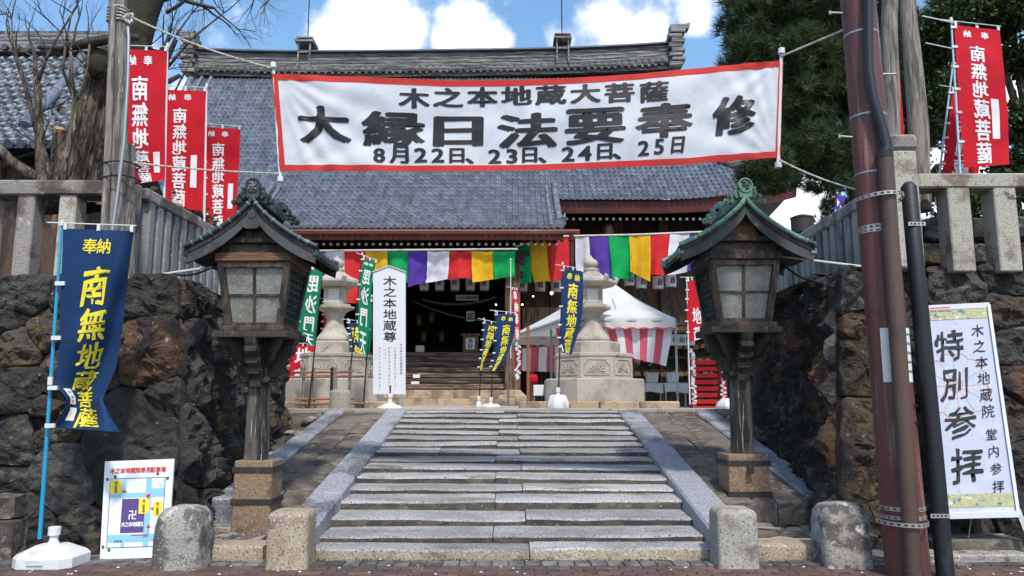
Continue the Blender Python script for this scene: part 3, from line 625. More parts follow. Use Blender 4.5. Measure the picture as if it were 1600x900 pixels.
def boulder(pg, frame, depth, amp, mt, parent, seed, rings=9, seg=60, crag=1.0, stretch=(1, 1, 1)):
    """a stone filling polygon pg (s,t) of the wall face; frame(s,t,h) -> world"""
    cx = sum(p[0] for p in pg) / len(pg); cy = sum(p[1] for p in pg) / len(pg)
    # boundary sampled by angle
    bd = []
    for k in range(seg):
        a = 2 * PI * k / seg; dx, dy = math.cos(a), math.sin(a); best = 9
        for i in range(len(pg)):
            (x1, y1), (x2, y2) = pg[i], pg[(i + 1) % len(pg)]; ex, ey = x2 - x1, y2 - y1; den = dx * ey - dy * ex
            if abs(den) < 1e-9: continue
            t = ((x1 - cx) * ey - (y1 - cy) * ex) / den; s_ = ((x1 - cx) * dy - (y1 - cy) * dx) / den
            if t > 0 and -1e-6 <= s_ <= 1 + 1e-6: best = min(best, t)
        bd.append(best)
    bd = [(bd[k - 1] + 2 * bd[k] + bd[(k + 1) % seg]) / 4 for k in range(seg)]
    size = sum(bd) / seg; gap = .002; rp = random.Random(seed * 13 + 5); planes = []
    for k in range(rp.randint(5, 8)):
        a = rp.uniform(0, 2 * PI); sl_ = rp.uniform(.2, 1.1) * depth; planes.append((math.cos(a) * sl_, math.sin(a) * sl_, depth * rp.uniform(.80, 1.2)))
    m = MB(); rr_ = [0, .12, .24, .36, .48, .59, .69, .78, .86, .92, .965, 1.0, 1.0]
    m.v.append(None)
    for ri in range(1, len(rr_)):
        for k in range(seg):
            a = 2 * PI * k / seg; r = rr_[ri]; R_ = max(.02, bd[k] - gap + .012 * noise.noise(Vector((a * 2, seed, 0)))) * r
            s_, t_ = cx + math.cos(a) * R_, cy + math.sin(a) * R_
            q = Vector((s_ * stretch[0], t_ * stretch[1], seed * 1.7)) * crag
            prof = depth * 1.25 * (1 - .9 * r ** 12) ** .6
            g = Vector((s_ * stretch[0] * 1.3, t_ * stretch[1] * 1.3, frame(0, 0, 0).x)); gz = (1 - abs(noise.noise(g * 2.2))) ** 2 * amp * .9 - abs(noise.noise(g * 5.3)) * amp * .8 + noise.fractal(g * 7, .7, 2.2, 4) * amp * .35
            nz_ = noise.fractal(q * 2.4, .8, 2.1, 5) * amp * .6 + gz
            dx_, dy_ = (s_ - cx) / size, (t_ - cy) / size
            for (pa, pb, pc) in planes: prof = min(prof, pc + pa * dx_ + pb * dy_)
            h = max(-.06, prof + nz_ * (1 - .55 * r ** 6))
            if ri == len(rr_) - 1: h = -.28
            m.v.append(frame(s_, t_, h))
    m.v[0] = Vector((0, 0, 0))
    m.v[0] = sum((m.v[1 + k] for k in range(seg)), Vector()) / seg if True else frame(cx, cy, min([depth * 1.25] + [p_[2] for p_ in planes]) + noise.fractal(q * 2.4, .9, 2.1, 5) * amp * .55 - (abs(noise.noise(q * 2.6)) ** .6) * amp * .5)
    for k in range(seg): m.f.append([0, 1 + k, 1 + (k + 1) % seg]); m.mi.append(0)
    for ri in range(len(rr_) - 2):
        for k in range(seg):
            a = 1 + ri * seg + k; b = 1 + ri * seg + (k + 1) % seg; m.f.append([a, a + seg, b + seg, b]); m.mi.append(0)
    return m.build('boulder', mt, parent)
def make_frame(O, U, V):
    O, U, V = Vector(O), Vector(U).normalized(), Vector(V).normalized(); Nn = U.cross(V).normalized()
    return lambda s, t, h: O + U * s + V * t + Nn * h
# left front wall: s = X + 3.12 (negative to the left), t = up the batter
TOPZ = 2.66
def px_on(px, py, y0, batter):
    """pixel -> (x, t) on a wall leaning back from y0 at the ground"""
    d = pix_dir(px, py)
    k = (y0 + batter * CAMZ) / (d.y - batter * d.z)
    return d.x * k, (CAMZ + d.z * k) * math.sqrt(1 + batter * batter)
BAT = .17
lw = thing('stone_retaining_wall', 'dark boulder wall left of the stairs, behind the blue banner', 'wall', (-4.5, 7.4, 0))
fr = make_frame((0, 7.32, 0), (1, 0, 0), (0, BAT, 1))
seeds = []; kinds = []
for (px, py, kd, wg) in [(238, 545, 'rock_brown', 1.25), (205, 700, 'rock_grey', 1.9), (105, 745, 'rock_grey', 1.2), (245, 458, 'rock_dark', 1.1), (130, 470, 'rock', 1.1), (35, 465, 'rock_grey', 1.1), (20, 500, 'rock_grey', .8),
                     (35, 545, 'moss_rock', 1.0), (75, 520, 'moss_rock', .9), (110, 585, 'rock', 1.2), (30, 610, 'rock_grey', 1.1), (80, 640, 'rock_brown', .8), (160, 560, 'moss_rock', .9), (20, 690, 'rock', 1.2), (70, 670, 'rock', .8), (115, 655, 'moss_rock', .9),
                     (10, 760, 'rock_dark', 1.0), (30, 820, 'rock_dark', 1.2), (125, 845, 'rock_dark', 1.0), (205, 850, 'rock_grey', 1.0), (262, 790, 'rock', 1.0), (275, 630, 'rock_dark', .9), (-40, 480, 'rock', 1), (-60, 560, 'rock_grey', 1), (-40, 650, 'moss_rock', 1), (-70, 740, 'rock', 1.2), (-50, 850, 'rock_dark', 1),
                     (-140, 500, 'rock', 1), (-150, 620, 'rock', 1), (-150, 760, 'rock_grey', 1), (-230, 560, 'rock', 1), (-240, 700, 'rock', 1), (-150, 860, 'rock', 1), (-260, 850, 'rock', 1)]:
    x, t_ = px_on(px, py, 7.32, BAT); seeds.append((x, t_, wg)); kinds.append(kd)
cells = clip_cells([(-7.2, -.03), (-3.07, -.03), (-3.07 - .13 * TOPZ, TOPZ * 1.0145), (-7.2, TOPZ * 1.0145)], seeds)
for i, pg in enumerate(cells):
    if len(pg) >= 3: boulder(pg, fr, .10 if kinds[i] != 'rock_brown' else .19, .085, kinds[i], lw, i + 1, crag=1.5)
MB().prism([(-7.3, 7.37, -.05), (-7.3, 7.37 + BAT * TOPZ + .06, TOPZ - .08), (-7.3, 8.6, TOPZ - .08), (-7.3, 8.6, -.05)], (3.75, 0, 0)).build('wall_core', 'joint', lw)
# right front wall
rw = thing('stone_retaining_wall', 'boulder wall right of the stairs with ochre stones, behind the white prayer board', 'wall', (4.5, 7.5, 0))
fr2 = make_frame((0, 7.46, 0), (1, 0, 0), (0, BAT, 1))
seeds = []; kinds = []
for (px, py, kd, wg) in [(1342, 710, 'rock_ochre', 1.9), (1335, 575, 'rock_ochre', 1.1), (1350, 512, 'rock_brown', .8), (1330, 455, 'rock_dark', 1.0), (1325, 815, 'rock', 1.0), (1385, 800, 'rock_ochre', .9), (1410, 600, 'rock', 1.1), (1400, 470, 'rock_dark', 1), (1440, 690, 'rock', 1.2), (1405, 880, 'rock', 1),
                     (1490, 445, 'rock_grey', 1.2), (1425, 448, 'rock', .9), (1560, 430, 'rock_grey', 1.1), (1490, 520, 'rock', 1), (1565, 490, 'moss_rock', 1.0), (1500, 600, 'rock', 1.2), (1585, 540, 'rock_grey', 1), (1595, 600, 'rock_brown', .9), (1570, 660, 'moss_rock', 1), (1510, 720, 'rock', 1.2), (1600, 720, 'rock', 1.0), (1590, 800, 'rock_dark', 1.0),
                     (1500, 830, 'rock_dark', 1.1), (1660, 460, 'rock', 1), (1680, 560, 'rock_grey', 1), (1690, 680, 'rock', 1), (1680, 800, 'rock', 1), (1780, 500, 'rock', 1), (1790, 640, 'rock', 1.1), (1800, 790, 'rock', 1), (1890, 560, 'rock', 1), (1900, 720, 'rock', 1)]:
    x, t_ = px_on(px, py, 7.46, BAT); seeds.append((x, t_, wg)); kinds.append(kd)
RTOP = 2.78
cells = clip_cells([(3.06, -.03), (7.2, -.03), (7.2, RTOP * 1.0145), (3.06 + .13 * RTOP, RTOP * 1.0145)], seeds)
for i, pg in enumerate(cells):
    if len(pg) >= 3: boulder(pg, fr2, .11, .09, kinds[i], rw, i + 61, crag=1.5)
MB().prism([(3.55, 7.51, -.05), (3.55, 7.51 + BAT * RTOP + .06, RTOP - .08), (3.55, 8.7, RTOP - .08), (3.55, 8.7, -.05)], (3.8, 0, 0)).build('wall_core', 'joint', rw)
# side walls running back along the stairs
def side_wall(name_label, O, far, H0, H1, sx, seedn, nst, mts, amp):
    rt = thing('stone_retaining_wall', name_label, 'wall', (O[0], O[1], 0))
    U = (Vector(far) - Vector(O)); ln = U.length; U.normalize()
    if sx > 0: O2 = Vector(far); U2 = -U; fl = lambda s: ln - s
    else: O2 = Vector(O); U2 = U; fl = lambda s: s
    fr_ = make_frame(O2, U2, (sx * .13, 0, 1))
    random.seed(seedn); sd = []
    tries = 0
    while len(sd) < nst and tries < 6000:
        tries += 1; s_, t_ = random.uniform(0, ln), random.uniform(0, H0)
        if all(((s_ - a) / 1.0) ** 2 + ((t_ - b) / 1.25) ** 2 > .50 ** 2 for a, b, *_ in sd): sd.append((s_, t_, random.uniform(.8, 1.2)))
    hs = [H0, H1] if sx < 0 else [H1, H0]
    c0, c1 = (BAT * H0, 0) if sx < 0 else (0, BAT * H0)
    cl = clip_cells([(0, -.05), (ln, -.05), (ln - c1, hs[1]), (c0, hs[0])], sd)
    for i, pg in enumerate(cl):
        if len(pg) >= 3: boulder(pg, fr_, .10, amp * 1.1, random.choice(mts), rt, i + seedn, crag=1.9, stretch=(1.6, .8, 1))
    n_ = Vector(fr_(0, 0, -1)) - Vector(fr_(0, 0, 0))
    i0, i1 = (.25, 0) if sx < 0 else (0, .25)
    a, b_ = fr_(i0, -.05, -.06), fr_(ln - i1, -.05, -.06); c, d = fr_(ln - c1 - i1, hs[1] - .08, -.06), fr_(c0 + i0, hs[0] - .08, -.06)
    MB().prism([a, b_, c, d], n_ * .5).build('wall_core', 'joint', rt)
    return rt
side_wall('dark craggy boulder wall flanking the stairs behind the left wooden lantern', (-3.07, 7.38, 0), (-3.55, 12.5, 0), 2.66, 2.66, -1, 201, 46, ['rock_dark', 'rock_dark', 'rock', 'rock_dark', 'rock_grey', 'rock_ochre'], .13)
side_wall('dark craggy boulder wall flanking the stairs behind the right wooden lantern', (3.06, 7.52, 0), (3.95, 12.5, 0), 2.80, 3.05, 1, 301, 46, ['rock_dark', 'rock_dark', 'rock', 'rock_dark', 'rock_brown'], .14)
random.seed(11)
# raised mounds behind the walls
def mound(u, v, sx):
    x = sx * (3.45 + 14 * u); y = 7.85 + 5.0 * v
    if u > .02: y = 7.85 + 5.0 * v
    return (x + (sx * .1 * v if u < .02 else 0), y, (2.62 if sx < 0 else 2.74) + .05 * noise.noise(Vector((x, y, 1))) + (.2 * v if sx > 0 else 0))
for sx in (-1, 1):
    m = MB(); m.grid(lambda u, v: mound(u, v, sx), 30, 12)
    m.prism([(sx * 3.75, 12.4, .8), (sx * 17, 12.4, .8), (sx * 17, 12.83, .8), (sx * 3.75, 12.83, .8)], (0, 0, 1.8))
    o = m.build('terrace', 'ledge', smooth=60); o['kind'] = 'structure'

# ------------------------------------------------------------------ stone fences (tamagaki)
def fence(label, cat='fence', loc=(0, 0, 0)): return thing('stone_fence', label, cat, loc)
fl = fence('weathered stone post-and-rail fence on top of the left boulder wall', loc=(-5, 8, TOPZ))
for i in range(7):
    x = -4.73 - .445 * i; m = MB().cbox((x, 8.06, 3.10), (.092, .105, .47), .012); m.build('fence_post', 'fence_dark' if i % 2 else 'fence_stone', fl)
for i in range(3):
    xb = -4.22 - i * 1.42; MB().cbox((xb - .70, 8.06, 3.64), (.70, .13, .085), .018, jit=.004).build('rail', 'fence_dark', fl)
MB().cbox((-4.17, 8.10, 3.19), (.11, .11, .54), .02).build('corner_post', 'fence_dark', fl)
fr_ = fence('pale stone post-and-rail fence on top of the right boulder wall', loc=(5, 7.8, RTOP))
for i in range(6):
    x = 4.60 + .475 * i; MB().cbox((x, 7.80, 3.14), (.115, .12, .45), .012).build('fence_post', 'fence_stone', fr_)
for i in range(3):
    xb = 4.19 + i * 1.5; MB().cbox((xb + .75, 7.80, 3.64), (.747, .135, .078), .018, jit=.004).build('rail', 'fence_stone', fr_)
MB().cbox((4.035, 7.80, 3.34), (.15, .15, .62), .02).build('corner_post', 'fence_stone', fr_)
MB().cbox((4.035, 7.80, 4.045), (.165, .165, .085), .03).build('post_cap', 'fence_dark', fr_)
# return fences of close slats
fs = fence('grey stone slat fence running back above the left side wall', loc=(-4.05, 10, TOPZ))
for i in range(21):
    y = 8.36 + i * .205; x = -4.08 + .06 * (y - 8.3) / 3.5
    MB().cbox((x, y, 3.08), (.07, .062, .52), .010, jit=.003).build('fence_slat', 'fence_grey', fs)
for i in range(3):
    ya = 8.2 + i * 1.44; MB().bar((-4.08, ya, 3.64), (-4.05, ya + 1.43, 3.64), .17, .14, .02).build('rail', 'fence_dark', fs)
fs2 = fence('grey stone slat fence running back above the right side wall', loc=(4.15, 10, RTOP))
for i in range(19):
    y = 8.12 + i * .235; x = 4.07 + .12 * (y - 8) / 3.5
    MB().cbox((x, y, 3.16), (.075, .07, .44), .010, jit=.003).build('fence_slat', 'fence_grey', fs2)
for i in range(3):
    ya = 7.97 + i * 1.5; MB().bar((4.07 + .05 * i, ya, 3.66), (4.12 + .05 * i, ya + 1.49, 3.66), .19, .15, .02).build('rail', 'fence_grey', fs2)
MB().cbox((4.22, 12.55, 3.35), (.13, .13, .62), .02).build('end_post', 'fence_grey', fs2)
# small cut stones at the foot of the walls
MB().cbox((3.92 + .75, 7.0, .0), (1.35, .11, .085), .02, jit=.006).build('kerb', 'granite_old')['kind'] = 'structure'
o = MB().cbox((4.14, 7.22, .12), (.40, .16, .06), .012, jit=.012).build('flat_stone_slab', 'flagstone'); tag(o, 'flat dark stone slab lying under the white prayer board', 'stone slab')
o = MB().cbox((-4.68, 7.14, .15), (.26, .12, .19), .012, jit=.01).build('cut_stone_block', 'flagstone'); tag(o, 'dark cut stone block at the foot of the wall by the picture edge', 'stone block')
MB().cbox((-4.66, 7.15, .45), (.21, .10, .10), .012, jit=.01).build('cut_stone_block', 'flagstone').__setitem__('label', 'flat grey stone resting on the dark block at the left wall foot'); bpy.data.objects['cut_stone_block.001']['category'] = 'stone block'

# moss and weeds in the joint at the foot of the stairs
m = MB(); random.seed(41)
for i in range(420):
    x = random.uniform(-1.75, 1.75); y = 7.03; 
    if noise.noise(Vector((x * 3, 0, 0))) < -.05: continue
    for k in range(2): a = random.uniform(0, PI); h = random.uniform(.008, .03); d = Vector((math.cos(a), -abs(math.sin(a)), 0)) * .012; p = Vector((x, y - random.uniform(0, .03), 0)); m.add([p - d * .5, p + d * .5, p + d * random.uniform(-1, 1) + Vector((0, 0, h))], [(0, 1, 2)])
for (cx, cy, n_) in ((-3.02, 7.05, 50), (3.02, 7.1, 50), (-1.72, 7.6, 30), (1.72, 7.7, 40), (-4.0, 7.2, 60), (4.9, 7.15, 60), (-2.15, 7.05, 30)):
    for k in range(n_): a = random.uniform(0, 6.3); h = random.uniform(.02, .07); p = Vector((cx + random.gauss(0, .07), cy + random.gauss(0, .03), 0)); d = Vector((math.cos(a), math.sin(a), 0)) * .006; m.add([p - d, p + d, p + Vector((random.gauss(0, .03), random.gauss(0, .03), h))], [(0, 1, 2)])
m.build('moss_and_weeds', 'leaf', fix=False)['kind'] = 'stuff'
# ================================================================== WOODEN LANTERNS
def wooden_lantern(x, y, zb, label, pat, edge, barge_m, lock, beam_m, post_m, ztop=.82, W_=.64, hb_=.185, bo=.03):
    t = thing('wooden_lantern', label, 'lantern', (x, y, zb), 'roofed wooden lanterns beside the stairs')
    o = Vector((x, y, 0)); 
    def P(a, b, c): return (x + a, y + b, c)
    # stone socket with iron bands
    base = MB().cbox(P(bo, 0, (zb + ztop) / 2 - .02), (hb_, hb_, (ztop - zb) / 2 + .02), .012, jit=.004).build('stone_base', 'granite_brown', t)
    for z in (ztop - .085, ztop - .385):
        mm = MB()
        for (c, h) in (((bo, -hb_ - .004, z), (hb_ + .012, .005, .026)), ((bo, hb_ + .004, z), (hb_ + .012, .005, .026)), ((bo - hb_ - .007, 0, z), (.005, hb_ - .001, .026)), ((bo + hb_ + .007, 0, z), (.005, hb_ - .001, .026))): mm.box(P(*c), h)
        mm.build('iron_band', 'iron', base)
    if lock:
        MB().tube([P(.0, -.215, ztop - .10), P(0, -.26, ztop - .14), P(0, -.245, ztop - .17)], .018, 8).box(P(0, -.26, ztop - .15), (.028, .02, .03)).build('padlock', 'iron', base)
        MB().cbox(P(0, -.25, ztop - .43), (.018, .016, .022), .004).build('bolt', 'iron', base)
    # post, slightly tapered with worn foot
    z0, z1 = ztop - .01, 1.98
    m = MB()
    for i in range(9):
        tt = i / 8; z = z0 + (z1 - z0) * tt; hw = .096 - .008 * tt + (.006 if i == 0 else 0); nz_ = .004 * noise.noise(Vector((x, z * 5, 0)))
        c = .022
        for (a, b) in ((-hw + c, -hw), (hw - c, -hw), (hw, -hw + c), (hw, hw - c), (hw - c, hw), (-hw + c, hw), (-hw, hw - c), (-hw, -hw + c)): m.v.append(Vector(P(a + nz_, b + nz_, z)))
    for i in range(8):
        for j in range(8): m.f.append([i * 8 + j, i * 8 + (j + 1) % 8, i * 8 + 8 + (j + 1) % 8, i * 8 + 8 + j]); m.mi.append(0)
    m.build('post', post_m, t, smooth=30)
    # carved brackets, four flaring boards with scalloped edge and cut-outs
    for k in range(4):
        a = k * PI / 2; ca, sa = math.cos(a), math.sin(a)
        outer = [(.10, 1.54), (.155, 1.53), (.165, 1.58), (.145, 1.61), (.17, 1.64), (.215, 1.66), (.205, 1.71), (.235, 1.735), (.275, 1.76), (.262, 1.81), (.30, 1.835), (.335, 1.87), (.325, 1.92), (.35, 1.96), (.36, 2.0)]
        inner = [(.10, 2.0)]
        hole = None
        pts = [Vector(P(-sa * -.055 + ca * r_, ca * -.055 + sa * r_, z)) for r_, z in outer + inner]
        n_ = Vector((-sa, ca, 0)) * .110
        br = MB().prism(pts, n_).build('bracket', 'wood_bracket', t, smooth=25)
        # carved cloud scrolls standing proud on both faces
        m = MB()
        for (r_, z, s_) in ((.15, 1.60, .030), (.20, 1.70, .034), (.255, 1.79, .036), (.31, 1.89, .034), (.20, 1.82, .030), (.26, 1.92, .03)):
            for sd in (-1, 1):
                pts2 = []
                for q in range(11):
                    th = q * .62 + k; rr = s_ * (1 - q / 13)
                    pts2.append(P(ca * (r_ + rr * math.cos(th)) - sa * sd * .058, sa * (r_ + rr * math.cos(th)) + ca * sd * .058, z + rr * math.sin(th)))
                m.tube(pts2, .0095, 5)
        m.build('scroll_carving', 'wood_bracket', br, smooth=True, kind='stuff')
    # diagonal brackets
    for k in range(4):
        a = PI / 4 + k * PI / 2; ca, sa = math.cos(a), math.sin(a)
        m = MB(); pts = [Vector(P(ca * r_ + sa * .024, sa * r_ - ca * .024, z)) for r_, z in [(.12, 1.72), (.19, 1.76), (.25, 1.80), (.28, 1.86), (.34, 1.92), (.40, 1.98), (.40, 2.0), (.12, 2.0)]]
        m.prism(pts, Vector((-sa, ca, 0)) * .048); m.build('bracket', 'wood_bracket', t, smooth=25)
    m = MB()    # boss on the front
    m.tube([P(0, -.10, 1.75), P(0, -.135, 1.755)], [.06, .04], 10); m.tube([P(-.10, -.10, 1.60), P(-.10, -.13, 1.60)], [.035, .028], 8); m.tube([P(.10, -.10, 1.60), P(.10, -.13, 1.60)], [.035, .028], 8)
    m.build('carved_boss', 'wood_bracket', t, smooth=40)
    MB().cbox(P(0, 0, 2.03), (.355, .355, .032), .008).build('base_tray', 'wood_bracket', t)
    MB().cbox(P(0, 0, 2.088), (.315, .315, .026), .008).build('base_tray', 'wood_dark', t)
    # light box, wider at the top
    zb2, zt2 = 2.115, 2.74; hb, ht = .245, .330
    def fx(s_, z): tt = (z - zb2) / (zt2 - zb2); return s_ * (hb + (ht - hb) * tt)
    fm = MB()
    for sx in (-1, 1):
        for sy in (-1, 1): fm.bar(P(fx(sx, zb2), fx(sy, zb2), zb2), P(fx(sx, zt2), fx(sy, zt2), zt2), .062, .062, up=(0, 1, 0))
    for z, hh in ((zb2 + .018, .036), (zt2 - .028, .056)):
        h_ = fx(1, z)
        for sy in (-1, 1): fm.box(P(0, sy * (h_ + .002), z), (h_ - .02, .026, hh / 2)); fm.box(P(sy * (h_ + .002), 0, z), (.026, h_ - .02, hh / 2))
    fm.build('lantern_frame', 'wood_dark', t)
    for k in range(4):
        a = k * PI / 2; Mz = Matrix.Rotation(a, 3, 'Z')
        def Q(a_, b_, c_): v = Mz @ Vector((a_, b_, c_)); return (x + v.x, y + v.y, c_)
        zl, zh = zb2 + .036, zt2 - .056; wl, wh = fx(1, zl) - .034, fx(1, zh) - .034; il, ih = -fx(1, zl) + .006, -fx(1, zh) + .006
        zm = (zl + zh) / 2; wm = (wl + wh) / 2; im = (il + ih) / 2; g = .011
        if k in (0, 2):
            def quad(u0, u1, z_a, z_b):
                f = lambda u, z: Q((wl + (wh - wl) * (z - zl) / (zh - zl)) * u, il + (ih - il) * (z - zl) / (zh - zl), z)
                return MB().prism([f(u0, z_a), f(u1, z_a), f(u1, z_b), f(u0, z_b)], (Mz @ Vector((0, .006, 0))))
            for (u0, u1) in ((-1, -.03), (.03, 1)):
                for (za, zc) in ((zl, zm - g), (zm + g, zh)): quad(u0, u1, za, zc).build('pane', 'pane', t)
            m = MB().bar(Q(0, il - .004, zl), Q(0, ih - .004, zh), .026, .026, up=(0, 1, 0)); m.bar(Q(-wm, im - .003, zm), Q(wm, im - .003, zm), .022, .022); m.build('glazing_bar', 'wood_dark', t)
        else:
            f = lambda u, z: Q((wl + (wh - wl) * (z - zl) / (zh - zl)) * u, il + (ih - il) * (z - zl) / (zh - zl), z)
            MB().prism([f(-1, zl), f(1, zl), f(1, zh), f(-1, zh)], (Mz @ Vector((0, .006, 0)))).build('pane', 'patina_dark', t)
            m = MB()
            for i in range(7): u = -1 + 2 * i / 6; m.bar(Vector(f(u, zl)) + Mz @ Vector((0, -.008, 0)), Vector(f(u, zh)) + Mz @ Vector((0, -.008, 0)), .012, .012, up=(0, 1, 0) if k % 2 == 0 else (1, 0, 0))
            for i in range(9): z = zl + (zh - zl) * i / 8; m.bar(Vector(f(-1, z)) + Mz @ Vector((0, -.010, 0)), Vector(f(1, z)) + Mz @ Vector((0, -.010, 0)), .010, .010)
            m.build('lattice', 'patina_dark', t)
    # head beams
    MB().cbox(P(0, 0, 2.785), (.375, .375, .042), .006).build('head_beam', beam_m, t)
    MB().cbox(P(0, 0, 2.875), (.335, .335, .045), .006).build('head_beam', 'wood_dark', t)
    # gabled roof, concave
    RISE, EZ = .53, 2.805; YF, YB = -.47, .44
    def zc(s_): s_ = abs(s_); return EZ + RISE * (1 - s_ ** .74)
    def up(s_, yy): return zc(s_) + .05 * (abs(s_) ** 3) * (abs(yy) / .5) ** 2
    TH = .05
    NS = 22
    def sect(yy, off): return [(W_ * (k / NS), up(k / NS, yy) + off) for k in range(NS + 1)]
    for sd in (-1, 1):
        # roof slab under the copper
        m = MB(); K = 6
        for j in range(K + 1):
            yy = YF + (YB - YF) * j / K
            for (a, z) in sect(yy, -.008): m.v.append(Vector(P(sd * a, yy, z)))
            for (a, z) in reversed(sect(yy, -TH)): m.v.append(Vector(P(sd * a, yy, z)))
        k2 = 2 * (NS + 1)
        for j in range(K):
            for i in range(k2): m.f.append([j * k2 + i, j * k2 + (i + 1) % k2, (j + 1) * k2 + (i + 1) % k2, (j + 1) * k2 + i]); m.mi.append(0)
        m.f.append(list(range(k2))); m.f.append([K * k2 + i for i in range(k2)][::-1]); m.mi += [0, 0]
        m.build('roof_slope', 'wood_dark', t, smooth=30)
        # copper sheets laid in overlapping courses, 9 courses x 6 strips
        NC, NR = 9, 5
        for c in range(NC):
            s0, s1 = (c / NC) ** 1.15, ((c + 1) / NC) ** 1.15
            for r_ in range(NR + 1):
                off_ = (c % 2) * .5
                ya = YF - .015 + (YB - YF + .03) * max(0, (r_ - off_)) / NR; yb = YF - .015 + (YB - YF + .03) * min(NR, (r_ + 1 - off_)) / NR
                if yb - ya < .01: continue
                m = MB(); lift = .012; q = 3; tk = .007
                for j in range(2):
                    yy = ya + .003 if j == 0 else yb - .003
                    for i in range(q + 1):
                        s_ = s0 + (s1 + .012 - s0) * i / q; s_ = min(1.02, s_); zz = up(min(s_, 1), yy) - (max(0, s_ - 1) * .3) + .001 + lift * i / q + random.uniform(0, .002)
                        m.v.append(Vector(P(sd * W_ * s_, yy, zz)))
                    for i in range(q, -1, -1):
                        s_ = min(1.02, s0 + (s1 + .012 - s0) * i / q); m.v.append(Vector(P(sd * W_ * s_, yy, up(min(s_, 1), yy) - (max(0, s_ - 1) * .3) + .001 + lift * i / q - tk)))
                k2 = 2 * (q + 1)
                for i in range(k2): m.f.append([i, (i + 1) % k2, k2 + (i + 1) % k2, k2 + i]); m.mi.append(0)
                m.f.append(list(range(k2))); m.f.append([k2 + i for i in range(k2)][::-1]); m.mi += [0, 0]
                m.build('copper_sheet', pat, t)
        # rolled verge caps at front and back
        for yy in (YF - .01, YB + .01):
            m = MB().tube([P(sd * a, yy, z + .018) for a, z in sect(yy, 0)], .024, 8); m.build('verge_roll', edge, t, smooth=50)
            m2 = MB()
            for i in range(2, NS + 1, 3): a, z = sect(yy, 0)[i]; a2, z2 = sect(yy, 0)[i - 1]; m2.tube([P(sd * a2, yy, z2 + .018), P(sd * (a2 + (a - a2) * .35), yy, z2 + (z - z2) * .35 + .018)], .0275, 8)
            m2.build('verge_joint', 'patina', t, kind='stuff')
        # bargeboards
        for yy, d in ((YF + .012, .035), (YB - .047, .035)):
            lo = [(a, z - .125 - .02 * math.sin(min(1, a / W_) * PI)) for a, z in sect(yy, -TH + .03)]
            hi = sect(yy, -.012)
            # as a strip of quads rather than one big n-gon
            m = MB()
            for i in range(NS + 1):
                (a, z), (b, zz) = hi[i], lo[i]
                if i == NS: b = b - .02
                for q_ in ((a, yy, z), (b, yy, zz), (b, yy + d, zz), (a, yy + d, z)): m.v.append(Vector(P(sd * q_[0], q_[1], q_[2])))
            for i in range(NS):
                for j in range(4): m.f.append([i * 4 + j, i * 4 + (j + 1) % 4, i * 4 + 4 + (j + 1) % 4, i * 4 + 4 + j]); m.mi.append(0)
            m.f.append([0, 1, 2, 3]); m.f.append([NS * 4 + j for j in range(4)][::-1]); m.mi += [0, 0]
            m.build('bargeboard', barge_m, t, smooth=25)
        # eave trim
        MB().bar(P(sd * (W_ - .012), YF, up(1, YF) - .045), P(sd * (W_ - .012), YB, up(1, YB) - .045), .05, .05).build('eave_trim', edge, t)
    MB().cbox(P(0, (YF + YB) / 2, 2.95), (.30, (YB - YF) / 2 - .08, .03), .01).build('gable_beam', 'wood_dark', t)
    for yy in (-.34, .34): MB().prism([P(-.20, yy, 2.94), P(.20, yy, 2.94), P(.10, yy, 3.10), P(0, yy, 3.22), P(-.10, yy, 3.10)], (0, .03, 0)).build('gable_panel', 'wood_red' if lock else 'wood_dark', t)
    # pendant under the gable
    if not lock:
        m = MB(); z = 3.10; pts = []
        for q in range(24):
            a = 2 * PI * q / 24; r_ = .058 * (1 + .25 * math.cos(2 * a) * 0 - .28 * math.cos(3 * (a + PI / 2)) * .6)
            pts.append(P(r_ * 1.25 * math.cos(a), YF - .012, z + r_ * 1.15 * math.sin(a)))
        m.prism(pts, (0, .03, 0)); m.tube([P(0, YF - .02, 3.185), P(0, YF + .02, 3.185)], .04, 12); m.prism([P(-.055, YF - .008, 3.13), P(.055, YF - .008, 3.13), P(.04, YF - .008, 3.2), P(-.04, YF - .008, 3.2)], (0, .024, 0))
        m.build('gable_pendant', 'barge', t, smooth=40)
    # ridge with scroll finials and crest discs
    zr = EZ + RISE
    MB().cbox(P(0, .02, zr + .045), (.045, .46, .045), .012).build('ridge_beam', edge, t)
    MB().tube([P(0, -.46, zr + .10), P(0, .50, zr + .10)], .032, 10).build('ridge_roll', edge, t, smooth=50)
    for yy, sg in ((YF + .0, -1), (YB - .0, 1)):
        fin = MB().lathe((0, 0, 0), [(.068, -.022), (.075, -.012), (.075, .018), (.064, .026), (.060, .020)], 20)
        Mx = Matrix.Rotation(PI / 2 * -sg * -1, 4, 'X'); fin.v = [Vector(P(0, yy, zr + .135)) + (Matrix.Rotation(sg * -PI / 2, 3, 'X') @ v) * 1.0 for v in fin.v]
        # neck below the disc
        fin.cbox(P(0, yy, zr + .07), (.07, .022, .065), .01)
        f_ = fin.build('ridge_finial', edge, t, smooth=40)
        m = MB()
        for sd in (-1, 1):
            for (cx, cz, s_, n_) in ((.10, .075, .036, 1.2), (.145, .035, .034, 2.2), (.09, .02, .03, .4), (.185, -.015, .030, 3.0), (.135, -.03, .026, 1.0)):
                pts = []
                for q in range(13):
                    th = q * .6 + n_; rr = s_ * (1 - q / 15); pts.append(P(sd * (cx + rr * math.cos(th)), yy + .004 * q * -sg, zr + cz + rr * math.sin(th)))
                m.tube(pts, [.020 * (1 - q / 22) for q in range(13)], 6)
                m.tube([P(sd * cx, yy + .012, zr + cz), P(sd * cx, yy - .012, zr + cz)], s_ * .45, 10)
        m.build('scroll_carving', edge, f_, smooth=True, kind='stuff')
